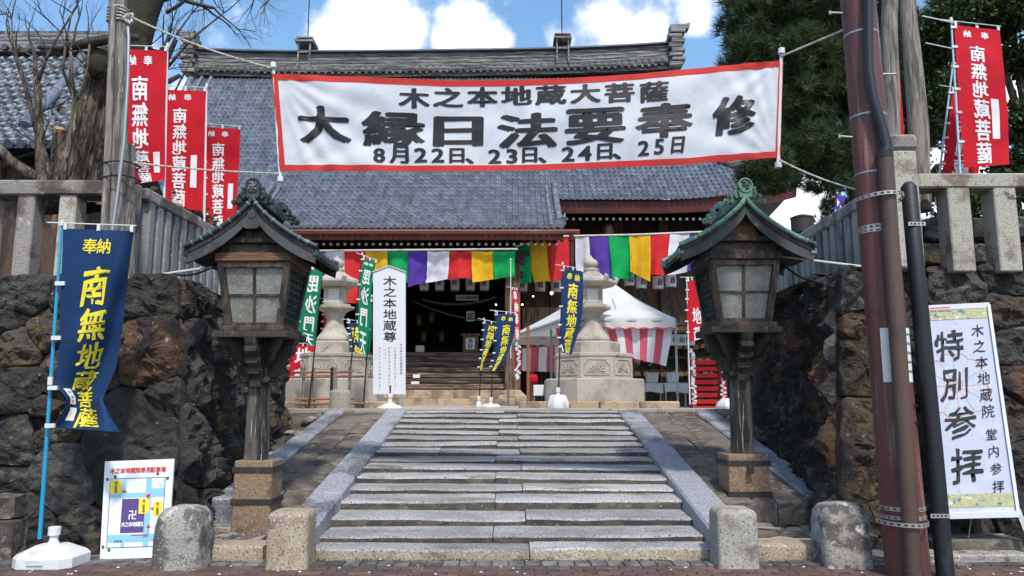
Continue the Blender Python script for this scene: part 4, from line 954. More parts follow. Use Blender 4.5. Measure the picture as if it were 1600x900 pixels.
        if sg < 0:
            # raised swastika-shaped temple crest (manji)
            m = MB(); z = zr + .135; b = .009; r_ = .036; yy2 = yy - .027
            for (c, h) in (((0, 0), (b / 2 + .001, r_)), ((0, 0), (r_, b / 2 + .001)), ((-r_ / 2, r_ - b / 2), (r_ / 2, b / 2)), ((r_ / 2, -r_ + b / 2), (r_ / 2, b / 2)), ((-r_ + b / 2, -r_ / 2), (b / 2, r_ / 2)), ((r_ - b / 2, r_ / 2), (b / 2, r_ / 2))):
                m.box(P(c[0], yy2, z + c[1]), (h[0], .006, h[1]))
            m.build('crest', 'granite_old' if not lock else 'barge', f_)
            m = MB(); pts = [P(.068 * math.cos(a * PI / 10), yy2 + .004, z + .068 * math.sin(a * PI / 10)) for a in range(21)]; m.tube(pts, .010, 6, cap=False); m.build('disc_rim', edge, f_, smooth=True)
    return t
wooden_lantern(-2.525, 7.75, .13, 'tall wooden lantern with blackish copper roof standing on the left banded stone', 'patina_dark', 'patina_dark', 'barge', False, 'wood_red', 'wood_post')
rl = wooden_lantern(2.475, 8.42, .13, 'tall wooden lantern with green copper roof standing on the padlocked right stone', 'patina', 'patina', 'barge', True, 'wood_dark', 'wood_post', ztop=.80, W_=.675, hb_=.205, bo=0); rl.scale = (1.055,) * 3
# thin lines running from the lanterns
def wire(name, a, b, sag, r, mt, label, cat='wire', n=16, group=None):
    a, b = Vector(a), Vector(b); pts = [a.lerp(b, i / n) - Vector((0, 0, sag * 4 * (i / n) * (1 - i / n))) for i in range(n + 1)]
    o = MB().tube(pts, r, 6).build(name, mt, smooth=True); return tag(o, label, cat, group)
wire('support_rod', at(195, 437, 7.95), at(332, 417, 7.75), .0, .012, 'pole_white', 'white rod running from the blue banner to the left wooden lantern', 'rod')
wire('power_cable', at(262, 425, 8.2), at(338, 413, 7.8), .07, .012, 'cable', 'black cable sagging from the left fence to the left wooden lantern', 'cable')
wire('support_rod', at(1213, 400, 8.3), at(1353, 417, 7.9), .0, .012, 'pole_white', 'white rod running from the right wooden lantern to the brown pole', 'rod')
wire('power_cable', at(1213, 402, 8.3), at(1290, 437, 8.6), .10, .012, 'cable', 'black cable sagging from the right wooden lantern to the wall top', 'cable')

# ================================================================== UTILITY POLE (right)
up_ = thing('utility_pole', 'reddish brown steel utility pole strapped with conduits at the right kerb', 'utility pole', (3.17, 6.4, 0))
PX, PY = 3.165, 6.42
def PPX(z): return 3.175 - .085 * z / 5
MB().tube([(PPX(z), PY, z) for z in (-.05, 1.2, 2.5, 3.8, 5.2, 7.5)], [.168, .162, .156, .150, .144, .132], 28).build('pole_shaft', 'pole', up_, smooth=60)
cx0 = 3.105
MB().tube([(cx0 - .03 * z / 3.4 + .045 * z / 3.4, PY - .225, z) for z in (-.05, .1, .5, 1.2, 2.2, 3.44)], .064, 20).build('conduit', 'conduit', up_, smooth=60)
MB().tube([(cx0, PY - .225, -.02), (cx0, PY - .225, .10)], .072, 20).build('conduit_collar', 'conduit', up_, smooth=60)
ctop = (cx0 + .013, PY - .225, 3.44)
MB().tube([at(1358, -60, 6.20), at(1357, 5, 6.21), at(1357, 60, 6.22), at(1358, 110, 6.22), at(1365, 155, 6.21), at(1377, 195, 6.2), at(1386, 228, 6.195), ctop], [.040, .040, .040, .040, .040, .042, .046, .050], 14).build('service_cable', 'cable', up_, smooth=60)
MB().tube([(cx0 + .013, PY - .225, 3.40), (cx0 + .013, PY - .225, 3.46)], .067, 20).build('conduit_mouth', 'cable', up_, smooth=60)
def strap(z, r0, mt, th=.016, holes=True, wide=False, full=True):
    m = MB(); cxp = PPX(z); r = (.166 - .006 * z) + .005; n = 40
    for i in range(n):
        a = 2 * PI * i / n
        if holes and i % 2: 
            for dz in (-th * .75, th * .75): m.box((cxp + math.cos(a) * r, PY + math.sin(a) * r, z + dz), (.003, r * PI / n * 1.04, th * .25), Matrix.Rotation(a, 3, 'Z'))
        else: m.box((cxp + math.cos(a) * r, PY + math.sin(a) * r, z), (.003, r * PI / n * 1.04, th), Matrix.Rotation(a, 3, 'Z'))
    return m
for py, hol, th in ((40, False, .008), (171, False, .008), (263, False, .006), (350, True, .020), (356, True, .014), (798, True, .016), (812, True, .014)):
    z = at(1380, py, PY - .2).z; strap(z, 0, 'strap', th, hol).build('strap', 'strap' if hol else 'steel', up_)
for py in (303, 820):
    z = at(1380, py, PY - .25).z; m = MB(); n = 26
    for i in range(n):
        t_ = i / n; a = -PI + PI * t_; cc = Vector((3.12, PY - .02, z)); q = [cc + Vector((math.cos(-PI + PI * u) * .185, math.sin(-PI + PI * u) * .29, 0)) for u in (t_, t_ + 1 / n)]
        d = q[1] - q[0]; ang = math.atan2(d.y, d.x)
        if i % 2:
            for dz in (-.012, .012): m.box((q[0] + q[1]) / 2 + Vector((0, 0, dz)), (d.length / 2 * 1.03, .003, .004), Matrix.Rotation(ang, 3, 'Z'))
        else: m.box((q[0] + q[1]) / 2, (d.length / 2 * 1.03, .003, .016), Matrix.Rotation(ang, 3, 'Z'))
    m.build('strap', 'strap', up_)
for (px, py, px2, py2) in ((1297, 20, 1325, 21), (1312, 213, 1338, 215), (1378, 116, 1400, 116)):
    a, b = at(px, py, PY), at(px2, py2, PY); MB().tube([a, b], .010, 8).tube([a + Vector((0, 0, .016)), a - Vector((0, 0, .016))], .013, 8).build('climbing_bolt', 'steel', up_)
# notice wrapped round the shaft
z1, z0 = at(1400, 512, PY - .16).z, at(1400, 597, PY - .16).z
rr = .167
S = Surf(lambda u, v: (PPX(z1) + rr * math.cos(R(-134 + 111 * u)), PY + rr * math.sin(R(-134 + 111 * u)), z1 + (z0 - z1) * v), 14, 4)
nt_ = S.mb().build('notice', 'paper', up_, smooth='all')
its = []
for k in range(5): its += row('巡回警備中連絡先', .12 + .17 * k, .58, .92, .022, .022)
S.drape(S.chars(its, .0), .003).build('lettering', 'ink_grey', nt_)
S.drape([rect(.56, .48, .94, .485), rect(.56, .82, .94, .825)], .003).build('ruled_lines', 'ink_grey', nt_)
for z in (.9, 1.17): MB().box((PPX(z) + .12, PY - .112, at(1420, 634 if z < 1 else 661, 6.3).z), (.028, .006, .008), Matrix.Rotation(R(47), 3, 'Z')).build('band_slot', 'cable', up_)
# black pole beside it
bx = lambda z: 3.415 - .01 * z
bp = MB().tube([(3.44, 6.36, -.05), (3.425, 6.36, 1.0), (3.40, 6.36, 2.2), (3.385, 6.36, 3.20), (3.383, 6.36, 3.24)], [.068, .068, .066, .064, .03], 18).build('stay_pipe', 'black_pipe', up_, smooth=60)
for py in (350, 806):
    z = at(1420, py, 6.3).z; m = MB()
    for i in range(9): 
        xx = 3.33 + i * .016
        if i % 2 == 0: m.box((xx, 6.293, z), (.008, .003, .016))
        else: m.box((xx, 6.293, z + .012), (.008, .003, .004)); m.box((xx, 6.293, z - .012), (.008, .003, .004))
    m.build('strap', 'strap', up_)

# wooden poles
def log(name, label, pts, rad, mt='wood_grey', n=16):
    o = MB().tube(pts, rad, n, wob=.18).build(name, mt, smooth=60); return tag(o, label, 'pole')
log('wooden_pole', 'thick weathered grey wooden pole behind the left front fence corner', [at(184, -40, 7.62), at(184, 60, 7.62), at(183, 200, 7.62), at(180, 330, 7.62), at(179, 440, 7.62)], [.088, .088, .092, .098, .10])
log('wooden_pole', 'slim split wooden post lashed to the thick pole at left', [at(176, 10, 7.50), at(174, 100, 7.50), at(168, 250, 7.50), at(164, 350, 7.50), at(163, 445, 7.50)], [.032, .034, .036, .038, .04])
log('wooden_pole', 'short dark wooden stake with a flat top right of the thick left pole', [at(201, 228, 7.70), at(200, 300, 7.70), at(199, 400, 7.70), at(198, 445, 7.70)], [.068, .072, .075, .078])
o = MB().tube([at(200, 42, 7.40), at(201, 60, 7.40), at(200, 120, 7.40), at(194, 220, 7.40), at(184, 300, 7.40), at(176, 360, 7.40)], .015, 8).build('earth_conduit', 'steel', smooth=True); tag(o, 'thin steel conduit running down in front of the left wooden pole', 'pipe')
log('wooden_pole', 'twisted weathered wooden pole right behind the brown utility pole', [at(1392, -40, 7.95), at(1390, 60, 7.95), at(1394, 150, 7.95), at(1396, 240, 7.95), at(1397, 330, 7.95)], [.085, .083, .080, .078, .078])
log('wooden_pole', 'tapering grey wooden pole standing behind the right stone corner post', [at(1418, -40, 8.15), at(1419, 20, 8.15), at(1427, 110, 8.15), at(1434, 200, 8.15), at(1440, 330, 8.15)], [.080, .082, .095, .105, .11])
# lashings on the left pole
m = MB()
for i in range(5): z = at(190, 14 + i * 5, 7.6).z; c = at(185, 15, 7.62); m.tube([(c.x + .10 * math.cos(a * PI / 8), c.y + .10 * math.sin(a * PI / 8), z + .006 * math.sin(a)) for a in range(17)], .010, 6, cap=False)
o = m.build('rope_lashing', 'rope', smooth=True); tag(o, 'pale rope wound round the top of the thick left wooden pole', 'rope')
for k, py in enumerate((258, 280)):
    c = at(182, py, 7.58); o = MB().tube([(c.x + .02 + .20 * math.cos(a * PI / 12), c.y + .03 + .16 * math.sin(a * PI / 12), c.z + .01 * math.sin(a * .7)) for a in range(25)], .008, 6, cap=False).build('wire_lashing', 'cable', smooth=True)
    tag(o, ['upper', 'lower'][k] + ' dark wire binding the left wooden poles together', 'wire')

# ================================================================== THE GREAT BANNER
def ltop(u): return interp([(425, 115), (500, 117.5), (600, 121), (700, 125), (800, 125), (900, 121), (1000, 115), (1100, 105.5), (1162, 100), (1224, 94)], u)
def lbot(u): return interp([(437, 268), (520, 267), (600, 266.5), (700, 267), (800, 266), (900, 263.5), (1000, 261), (1080, 257), (1150, 251), (1219, 246)], u)
def ban(u, v):
    a, b = ltop(u), lbot(u); px, py = a[0] + (b[0] - a[0]) * v, a[1] + (b[1] - a[1]) * v
    Y = 8.0 - 1.0 * u
    # drag folds fanning from the corners, a soft belly between
    e = math.sin(PI * min(1, max(0, u)))
    d1 = math.atan2(v * .8 + .05, u * 5.2 + .03); d2 = math.atan2((1 - v) * .8 + .05, (1 - u) * 5.2 + .03); d3 = math.atan2((1 - v) * .8 + .05, u * 5.2 + .03); d4 = math.atan2(v * .8 + .05, (1 - u) * 5.2 + .03)
    f = .013 * math.sin(d1 * 26) * math.exp(-u * 2.6) * min(1, u * 14) + .011 * math.sin(d2 * 24) * math.exp(-(1 - u) * 3.0) * min(1, (1 - u) * 14) + .010 * math.sin(d3 * 23 + 1) * math.exp(-u * 3.4) * min(1, u * 14) + .012 * math.sin(d4 * 21 + 2) * math.exp(-(1 - u) * 2.6) * min(1, (1 - u) * 14)
    f += .020 * noise.noise(Vector((u * 7 + v * 2.2, v * 2.2 - u * 3, 0))) * e + .05 * math.sin(u * 5 + .5) * math.sin(v * 2.6) * e + .006 * noise.noise(Vector((u * 26, v * 6 + u * 14, 4)))
    return at(px, py, Y) + Vector((0, f, 0))
S = Surf(ban, 150, 26)
bn = thing('festival_banner', 'wide white banner with red border and bold black lettering strung over the stairs', 'banner', at(825, 190, 7.5))
S.mb().build('cloth', 'banner_white', bn, smooth='all')
bu, bv = .0125, .066
S.drape([rect(0, 0, 1, bv), rect(0, 1 - bv, 1, 1), rect(0, bv, bu, 1 - bv), rect(1 - bu, bv, 1, 1 - bv)], .003).build('red_border', 'banner_red', bn, smooth='all')
def uvpx(px, py):
    u = (px - 431) / (1221 - 431); 
    for _ in range(3):
        a, b = ltop(u), lbot(u); v = (py - a[1]) / (b[1] - a[1]); x = a[0] + (b[0] - a[0]) * v; u += (px - x) / 792
    return u, v
def bchars(lst, bold, squash=1.0, k=1.12):
    out = []
    for ch, px, py, wpx, hpx in lst:
        u, v = uvpx(px, py); Wm = S.W / 792 * wpx * k; Hm = S.H / 145 * hpx * k * (.93 if hpx > 50 else .90); out.append((ch, u, v, Wm, Hm))
    return S.chars(out, bold, slant=.0, brush=.018)
big = [('大', 504, 194, 76, 56), ('縁', 612, 200, 80, 54), ('日', 716, 203, 84, 52), ('法', 824, 204, 76, 54), ('要', 930, 197, 76, 58), ('奉', 1038, 190, 78, 54), ('修', 1146, 182, 80, 58)]
r1 = [(c, 647 + i * 53.5, 153 - i * 1.2, 38, 32) for i, c in enumerate('木之本地蔵大菩薩')]
r3 = [(c_, x_, y_ - (6 if c_ == '、' else 2.5), w_, h_) for c_, x_, y_, w_, h_ in [('8', 592, 243, 34, 31), ('月', 623, 242, 28, 30), ('2', 657, 243, 32, 31), ('2', 684, 243.5, 32, 31), ('日', 714, 244, 26, 27), ('、', 743, 248, 30, 30), ('2', 773, 245, 32, 31), ('3', 800, 244.5, 32, 31), ('日', 828, 243, 26, 27), ('、', 857, 246, 30, 30), ('2', 888, 242, 32, 31), ('4', 914, 241, 32, 31), ('日', 945, 239, 26, 27), ('、', 973, 242, 30, 30), ('2', 1005, 235, 32, 31), ('5', 1029, 232.5, 32, 31), ('日', 1058, 230, 26, 27)]]
for q_, b_ in ((big, .033), (r1, .030), (r3, .028)): letters(S, bchars(q_, b_), .0060, 'banner_ink', bn)
for u, (tx, ty, bx_, by_) in ((0.0, (427, 101, 438, 279)), (1.0, (1221, 79, 1216, 257))):
    Y = 8.0 - 1.0 * u; MB().tube([at(tx, ty, Y + .012), at(bx_, by_, Y + .012)], .017, 10).build('end_rod', 'white_pl', bn, smooth=True)
    for (px, py) in ((tx, ty), (bx_, by_)): MB().tube([at(px, py - 3, Y), at(px, py + 5, Y)], .032, 12).build('rod_clamp', 'white_pl', bn, smooth=True)
for k in range(17):
    pass
wire('rope', at(195, 22, 7.62), at(427, 107, 8.0), .05, .011, 'rope', 'white rope from the left wooden pole to the top left corner of the great banner', 'rope')
wire('rope', at(208, 254, 7.62), at(437, 271, 8.0), .02, .009, 'rope', 'white rope from the left wooden pole to the bottom left corner of the great banner', 'rope')
wire('rope', at(1221, 88, 7.0), at(1320, 46, 6.5), .0, .011, 'rope', 'white rope from the top right corner of the great banner to the brown pole', 'rope')
wire('rope', at(1217, 249, 7.0), at(1346, 298, 6.5), .03, .009, 'rope', 'white rope from the bottom right corner of the great banner to the brown pole', 'rope')
# knot by the left pole
m = MB(); random.seed(5)
c0 = at(203, 27, 7.55)
m.tube([c0 + Vector((.05 * math.cos(a * .9), -.03 + .02 * math.sin(a * 1.7), .04 * math.sin(a * 1.3) - .004 * a)) for a in range(16)], .012, 6)
o = m.build('rope_knot', 'rope', smooth=True); tag(o, 'knotted white rope end beside the top of the left wooden pole', 'rope')

# ================================================================== UPRIGHT BANNERS (nobori)
TXT = '南無地蔵菩薩'
def nobori(label, L_, Rr, Y, cloth, ink, text=TXT, head='奉納', mirror=False, wave=.05, pole=None, pole_mat='pole_white', pole_r=.013, slip=None, tabs=6, base=None, ph=0, group=None, nu=12, nv=34, uc=.5, v0=.2, v1=.93,  twist=0, bold=.022, hook=True, wide=1.0, tabs_mat='white_pl', Yr=None, italic=.0):
    Yr = Yr or Y
    t = thing('upright_banner', label, 'banner', at(L_[-1][0], L_[-1][1] + 2, Y), group)
    def fn(u, v):
        a, b = interp(L_, v), interp(Rr, v); px, py = a[0] + (b[0] - a[0]) * u, a[1] + (b[1] - a[1]) * u
        y = Y + (Yr - Y) * u + wave * (math.sin(u * 5.2 + v * 5.5 + ph) - math.sin(v * 5.5 + ph)) * (.25 + .9 * v) * .55 + wave * .28 * math.sin(u * 11 + v * 8 + ph) * u + wave * .25 * noise.noise(Vector((u * 3, v * 6, ph * 3 + L_[0][0]))) * min(1, u * 3)
        return at(px, py, y)
    S = Surf(fn, nu, nv)
    S.mb().build('cloth', cloth, t, smooth='all')
    W_, H_ = S.W, S.H; its = []
    pit = (v1 - v0) * H_ / (len(text) - 1) if len(text) > 1 else W_ * .6
    ch_ = pit * (.98 if len(text) > 4 else .9); cs = min(ch_ * .86, W_ * .66) * wide
    if head:
        hs = cs * .52; 
        for k, ch in enumerate(head if not mirror else head[::-1]): its.append((ch, (uc - .19 + .38 * k) if len(head) > 1 else uc, .065, hs, hs))
    its += [(c, uc, v0 - .01 + (v1 - v0) * i / (max(1, len(text) - 1)) if len(text) > 1 else .5, cs, ch_) for i, c in enumerate(text)]
    letters(S, S.chars(its, bold, mirror, slant=italic, brush=.08 if ink == 'ink_yellow' else .02), .005, ink, t)
    if slip:
        S.drape([rect(*slip)], .005).build('name_slip', 'ink_white', t, smooth='all')
    for k in range(tabs):
        v = .0 + (k + .12) / tabs; p = S.pos(0, v); MB().box(p + Vector((-.01, 0, 0)), (.035, .010, .014)).build('pole_tab', tabs_mat, t)
    for u in (.03, .5, .97):
        p = S.pos(u, 0); MB().box(p + Vector((0, 0, .018)), (.014, .008, .028)).build('top_tab', tabs_mat, t)
    a, b = S.pos(0, 0) + Vector((0, 0, .05)), S.pos(1, 0) + Vector((0, 0, .05)); dd = (b - a).normalized()
    MB().tube([a - dd * .16, b + dd * .02], .006, 6).build('cross_rod', 'pole_white', t)
    if pole:
        (x1, y1), (x2, y2), *rest = pole; YP = rest[0] if rest else Y
        pa, pb = at(x1, y1, Y + .01), at(x2, y2, YP + .01)
        MB().tube([pa, pa.lerp(pb, .5), pb], [pole_r * .8, pole_r, pole_r * 1.1], 10).build('pole', pole_mat, t, smooth=True)
        MB().tube([pa + Vector((0, 0, .02)), pa - Vector((0, 0, .03))], pole_r * 1.35, 8).build('pole_cap', 'white_pl', t)
        if base:
            r_, h_ = base; bt = MB(); c = Vector((pb.x, pb.y, pb.z))
            bt.lathe(c, [(r_ * .98, 0), (r_, .02), (r_ * .99, h_ * .45), (r_ * .80, h_ * .82), (r_ * .72, h_ * .95), (r_ * .6, h_)], 8, PI / 8)
            bt.lathe(c + Vector((0, 0, h_ * .95)), [(.05, 0), (.035, .03), (.03, .06), (.045, .065), (.045, .14), (.03, .15)], 14)
            bt.build('water_base', 'white_pl', t, smooth=30)
    return t, S
# blue banner in front
nb, S = nobori('big navy banner with yellow lettering on a pale blue pole, white base on the pavement', [(99, 357), (97, 400), (95, 450), (93, 500), (92, 540), (90, 575), (86, 600), (104, 622), (100, 640), (82, 668)], [(209, 361), (204, 400), (198, 450), (193, 500), (188, 540), (181, 575), (168, 605), (160, 625), (172, 650), (188, 675)], 6.82,
       'cloth_blue', 'ink_yellow', head=None, text='南無地蔵菩薩', wave=.17, uc=.52, v0=.225, v1=.93, ph=1.0, pole=((97, 348), (62, 842), 6.86), pole_mat='pole_blue', pole_r=.016, tabs=0, nu=18, nv=44, bold=.020, italic=.12, wide=1.12)
letters(S, S.chars([('奉', .40, .07, .13, .13), ('納', .60, .07, .13, .13)], .012), .005, 'ink_yellow', nb)
sl = S.drape([rect(.10, .70, .245, .83), rect(.12, .86, .27, .95)], .006).build('name_slip', 'ink_white', nb, smooth='all')
S.drape(S.chars(column('奉納者', .17, .73, .80, .045, .045), .0), .009).build('lettering', 'ink_grey', sl)
for py in (443, 528, 606, 665): c = at(97 - (py - 348) * .071 + 4, py, 6.80); MB().box(c, (.042, .012, .018)).build('pole_tab', 'white_pl', nb)
c = at(78.5, 595, 6.82); MB().tube([c + Vector((0, 0, .035)), c - Vector((0, 0, .035))], .022, 10).build('pole_joint', 'white_pl', nb)
c = onz(59, 893, 0.0); c = Vector((c.x, 6.80, 0))
def rrect(hx, hy, ch): return [(-hx + ch, -hy), (hx - ch, -hy), (hx, -hy + ch), (hx, hy - ch), (hx - ch, hy), (-hx + ch, hy), (-hx, hy - ch), (-hx, -hy + ch)]
m = MB(); secs = [(.235, .20, .07, 0.0), (.25, .215, .075, .02), (.25, .215, .075, .095), (.225, .20, .07, .125), (.13, .11, .04, .175), (.12, .10, .04, .182)]
for hx, hy, ch, z in secs: m.v += [Vector((c.x + a, c.y + b, z)) for a, b in rrect(hx, hy, ch)]
for i in range(len(secs) - 1):
    for j in range(8): m.f.append([i * 8 + j, i * 8 + (j + 1) % 8, i * 8 + 8 + (j + 1) % 8, i * 8 + 8 + j]); m.mi.append(0)
m.f.append([len(secs) * 8 - 8 + j for j in range(8)]); m.mi.append(0); m.lathe((c.x, c.y, .165), [(.07, 0), (.045, .03), (.036, .05), (.034, .09), (.05, .095), (.05, .16), (.03, .165)], 18)
m.cbox((c.x - .02, c.y - .212, .07), (.07, .012, .026), .006)
m.build('water_base', 'white_pl', nb, smooth=25)
# red banners at the left, seen from the back so that the writing is mirrored
gl = 'red banners standing behind the left fence'
nobori('largest red banner beside the left wooden pole, mirrored white writing', [(196, 77), (196, 130), (197, 190), (199, 240), (204, 262), (214, 288)], [(261, 79), (259, 130), (258, 190), (258, 240), (258, 265), (257, 281)], 8.75, 'cloth_red', 'ink_white', mirror=True, wave=.05, uc=.36, v0=.235, v1=.94, pole=((262, 70), (256, 330), 8.8), slip=(.68, .59, .86, .86), group=gl, tabs=0)
nobori('middle red banner of the three behind the left fence', [(258, 140), (258, 200), (257, 260), (256, 322)], [(322, 142), (320, 200), (319, 260), (317, 330)], 10.0, 'cloth_red', 'ink_white', mirror=True, wave=.04, uc=.37, v0=.235, v1=.93, pole=((323, 133), (318, 420), 10.0), slip=(.66, .57, .82, .83), group=gl, ph=1, tabs=0)
nobori('smallest red banner of the left three, just above the wooden lantern roof', [(320, 198), (321, 250), (322, 300), (323, 362)], [(376, 202), (374, 250), (371, 300), (368, 355)], 11.4, 'cloth_red', 'ink_white', mirror=True, wave=.04, uc=.38, v0=.235, v1=.95, pole=((319, 194), (318, 420), 11.4), slip=(.70, .58, .86, .82), group=gl, ph=2)
# red banners at the right
gr = 'red banners standing behind the right fence'
nobori('red banner tilted in front above the right stone fence', [(1491, 39), (1494, 100), (1499, 170), (1506, 262)], [(1562, 47), (1569, 110), (1575, 180), (1577, 257)], 8.7, 'cloth_red', 'ink_white', mirror=True, wave=.05, uc=.46, v0=.235, v1=.93, pole=((1486, 30), (1502, 300), 8.7), pole_mat='pole_pale', slip=(.66, .56, .82, .83), group=gr)
nobori('red banner half hidden behind another above the right stone fence', [(1488, 142), (1482, 190), (1476, 235), (1472, 272)], [(1543, 150), (1540, 190), (1534, 240), (1528, 275)], 9.3, 'cloth_red', 'ink_white', mirror=True, wave=.04, uc=.50, v0=.10, v1=.9, text='南無地蔵', head=None, pole=((1489, 100), (1462, 320), 9.3), pole_mat='pole_pale', group=gr, ph=2)
wire('bamboo_rod', at(1441, 25, 8.6), at(1492, 36, 8.7), 0, .009, 'pole_white', 'thin pale rod crossing the top of the right red banner', 'rod')
wire('bamboo_rod', at(1446, 67, 9.2), at(1488, 76, 9.3), 0, .008, 'pole_white', 'thin pale rod below the top rod of the right red banners', 'rod')
# banners in the court
gc = 'banners standing in the temple court'
nobori('navy banner with yellow lettering before the right stone lantern', [(880, 419), (878, 460), (876, 505), (874, 535), (880, 551)], [(911, 424), (911, 470), (908, 505), (899, 535), (893, 555)], 15.0, 'cloth_blue', 'ink_yellow', wave=.04, uc=.52, v0=.20, v1=.93, pole=((879, 411), (872, 638), 15.0), pole_mat='pole_black', base=(.22, .26), group=gc, slip=(.02, .80, .12, .97), nv=26, nu=8, italic=.08)
nobori('navy banner in front of the brown temple column', [(776, 489), (775, 520), (773, 550), (769, 568), (766, 579)], [(806, 492), (804, 520), (797, 545), (786, 565), (775, 580)], 17.5, 'cloth_blue', 'ink_yellow', wave=.04, uc=.55, v0=.22, v1=.95, pole=((774, 486), (767, 638), 17.5), pole_mat='pole_black', base=(.24, .10), group=gc, nv=20, nu=8, ph=2, italic=.08)
nobori('furled navy banner left of the one by the brown column', [(757, 503), (755, 520), (753, 545), (750, 565), (748, 585)], [(779, 508), (775, 525), (764, 548), (756, 567), (752, 588)], 18.0, 'cloth_blue', 'ink_yellow', head=None, wave=.05, uc=.62, v0=.12, v1=.85, pole=((756, 498), (748, 638), 18.0), pole_mat='pole_black', base=(.08, .14), group=gc, nv=20, nu=8, ph=4, italic=.1)
nobori('green banner with mirrored white writing right of the left wooden lantern', [(476, 408), (474, 440), (470, 480), (467, 510), (466, 532)], [(506, 412), (502, 440), (497, 480), (494, 515), (492, 541)], 14.6, 'cloth_green', 'ink_white', text='毘沙門天', mirror=True, wave=.03, uc=.56, v0=.27, v1=.93, pole=((506, 405), (482, 640), 14.6), pole_mat='pole_black', group=gc, nv=20, nu=8)
nobori('green banner with mirrored white writing beside the white wooden tablet sign', [(568, 403), (563, 430), (561, 465), (559, 500), (561, 545)], [(588, 410), (582, 435), (579, 470), (578, 505), (573, 556)], 14.8, 'cloth_green', 'ink_white', text='毘沙門天', mirror=True, wave=.03, uc=.48, v0=.25, v1=.93, pole=((566, 396), (543, 622), 14.8), pole_mat='pole_black', group=gc, nv=20, nu=6, ph=2)
nobori('narrow green banner seen edge on next to the white wooden tablet sign', [(577, 470), (576, 500), (573, 530), (571, 552)], [(581, 471), (582, 500), (580, 530), (577, 556)], 15.6, 'cloth_green', 'ink_white', text='天', head=None, wave=.02, uc=.5, v0=.4, v1=.6, pole=((581, 462), (567, 640), 15.6), pole_mat='pole_black', group=gc, nv=10, nu=4)
nobori('navy banner peeping out between the left stone lantern and a green banner', [(545, 503), (546, 520), (550, 540), (553, 560)], [(572, 506), (572, 525), (572, 545), (573, 562)], 16.8, 'cloth_blue', 'ink_yellow', text='南無', head=None, wave=.03, uc=.45, v0=.35, v1=.85, pole=((544, 499), (551, 600), 16.8), pole_mat='pole_black', group=gc, nv=10, nu=5)
nobori('bright red banner hanging beside the right wooden lantern post', [(1075, 437), (1074, 465), (1073, 500), (1078, 534)], [(1087, 437), (1091, 465), (1096, 500), (1094, 530)], 15.5, 'cloth_red', 'ink_white', wave=.03, text='地蔵', head=None, uc=.72, v0=.62, v1=.92, pole=((1073, 434), (1078, 632), 15.5), pole_mat='pole_white', group=gc, nv=14, nu=6)
nobori('small red banner behind the left stone lantern', [(506, 470), (506, 490), (504, 512), (503, 535)], [(522, 472), (521, 490), (519, 512), (518, 535)], 17.6, 'cloth_red', 'ink_white', wave=.02, text='奉納', head=None, uc=.5, v0=.3, v1=.8, pole=((523, 468), (519, 610), 17.6), pole_mat='pole_white', group=gc, nv=8, nu=4)
nobori('pale red banner low behind the left wooden lantern post', [(455, 540), (452, 560), (451, 580), (450, 602)], [(492, 540), (490, 560), (488, 580), (487, 600)], 16.6, 'cloth_red', 'ink_white', wave=.03, text='地蔵', head=None, uc=.55, v0=.3, v1=.85, pole=((493, 520), (489, 630), 16.6), pole_mat='pole_white', group=gc, nv=8, nu=6)
nobori('narrow red banner hanging behind the brown temple column', [(800, 452), (802, 475), (803, 500), (804, 530)], [(808, 453), (811, 475), (812, 500), (813, 532)], 20.5, 'cloth_red', 'ink_white', wave=.02, text='奉納奉納', head=None, uc=.5, v0=.15, v1=.9, pole=((798, 405), (798, 560), 20.5), pole_mat='pole_white', group=gc, nv=8, nu=4, tabs=0)

# ================================================================== BOARDS
# right prayer board
pb = thing('prayer_board', 'tall white board with black brush writing leaning on the right boulder wall', 'signboard', (4.3, 7.0, 0))
c00, c10, c01, c11 = at(1437, 483, 7.30), at(1543, 478, 7.30), at(1471, 806, 6.98), at(1589, 803, 6.98)
bl = lambda u, v: (c00 * (1 - u) + c10 * u) * (1 - v) + (c01 * (1 - u) + c11 * u) * v
S = Surf(lambda u, v: bl(u, v), 1, 1)
MB().prism([bl(0, 0), bl(1, 0), bl(1, 1), bl(0, 1)], (0, .03, .004)).build('panel', 'board_print', pb)
m = MB()
for a, b in ((bl(-.012, -.006), bl(-.012, 1.006)), (bl(1.012, -.006), bl(1.012, 1.006))): m.bar(a, b, .026, .05)
m.bar(bl(-.02, -.004), bl(1.02, -.004), .05, .022, up=(0, 1, 0)); m.bar(bl(-.02, 1.0), bl(1.02, 1.0), .05, .045, up=(0, 1, 0)); m.build('frame', 'white_paint', pb)
MB().bar(bl(1.02, .98), Vector((bl(1.06, 1).x + .08, 6.92, 0)), .032, .04).build('leg', 'white_paint', pb)
MB().bar(bl(-.0, .98), Vector((bl(-.04, 1).x + .02, 6.92, 0)), .032, .04).build('leg', 'white_paint', pb)
MB().bar(bl(.42, .98), Vector((bl(.42, 1).x, 7.10, .15)), .008, .008).build('stay_wire', 'steel', pb)
S.drape([rect(.02, .012, .98, .062)], .004).build('pattern_strip', 'ornament', pb); S.drape([rect(.02, .905, .98, .965)], .004).build('pattern_strip', 'ornament', pb)
S.drape([rect(.12, -.008, .42, .006)], .03).build('red_tape', 'ink_red', pb)
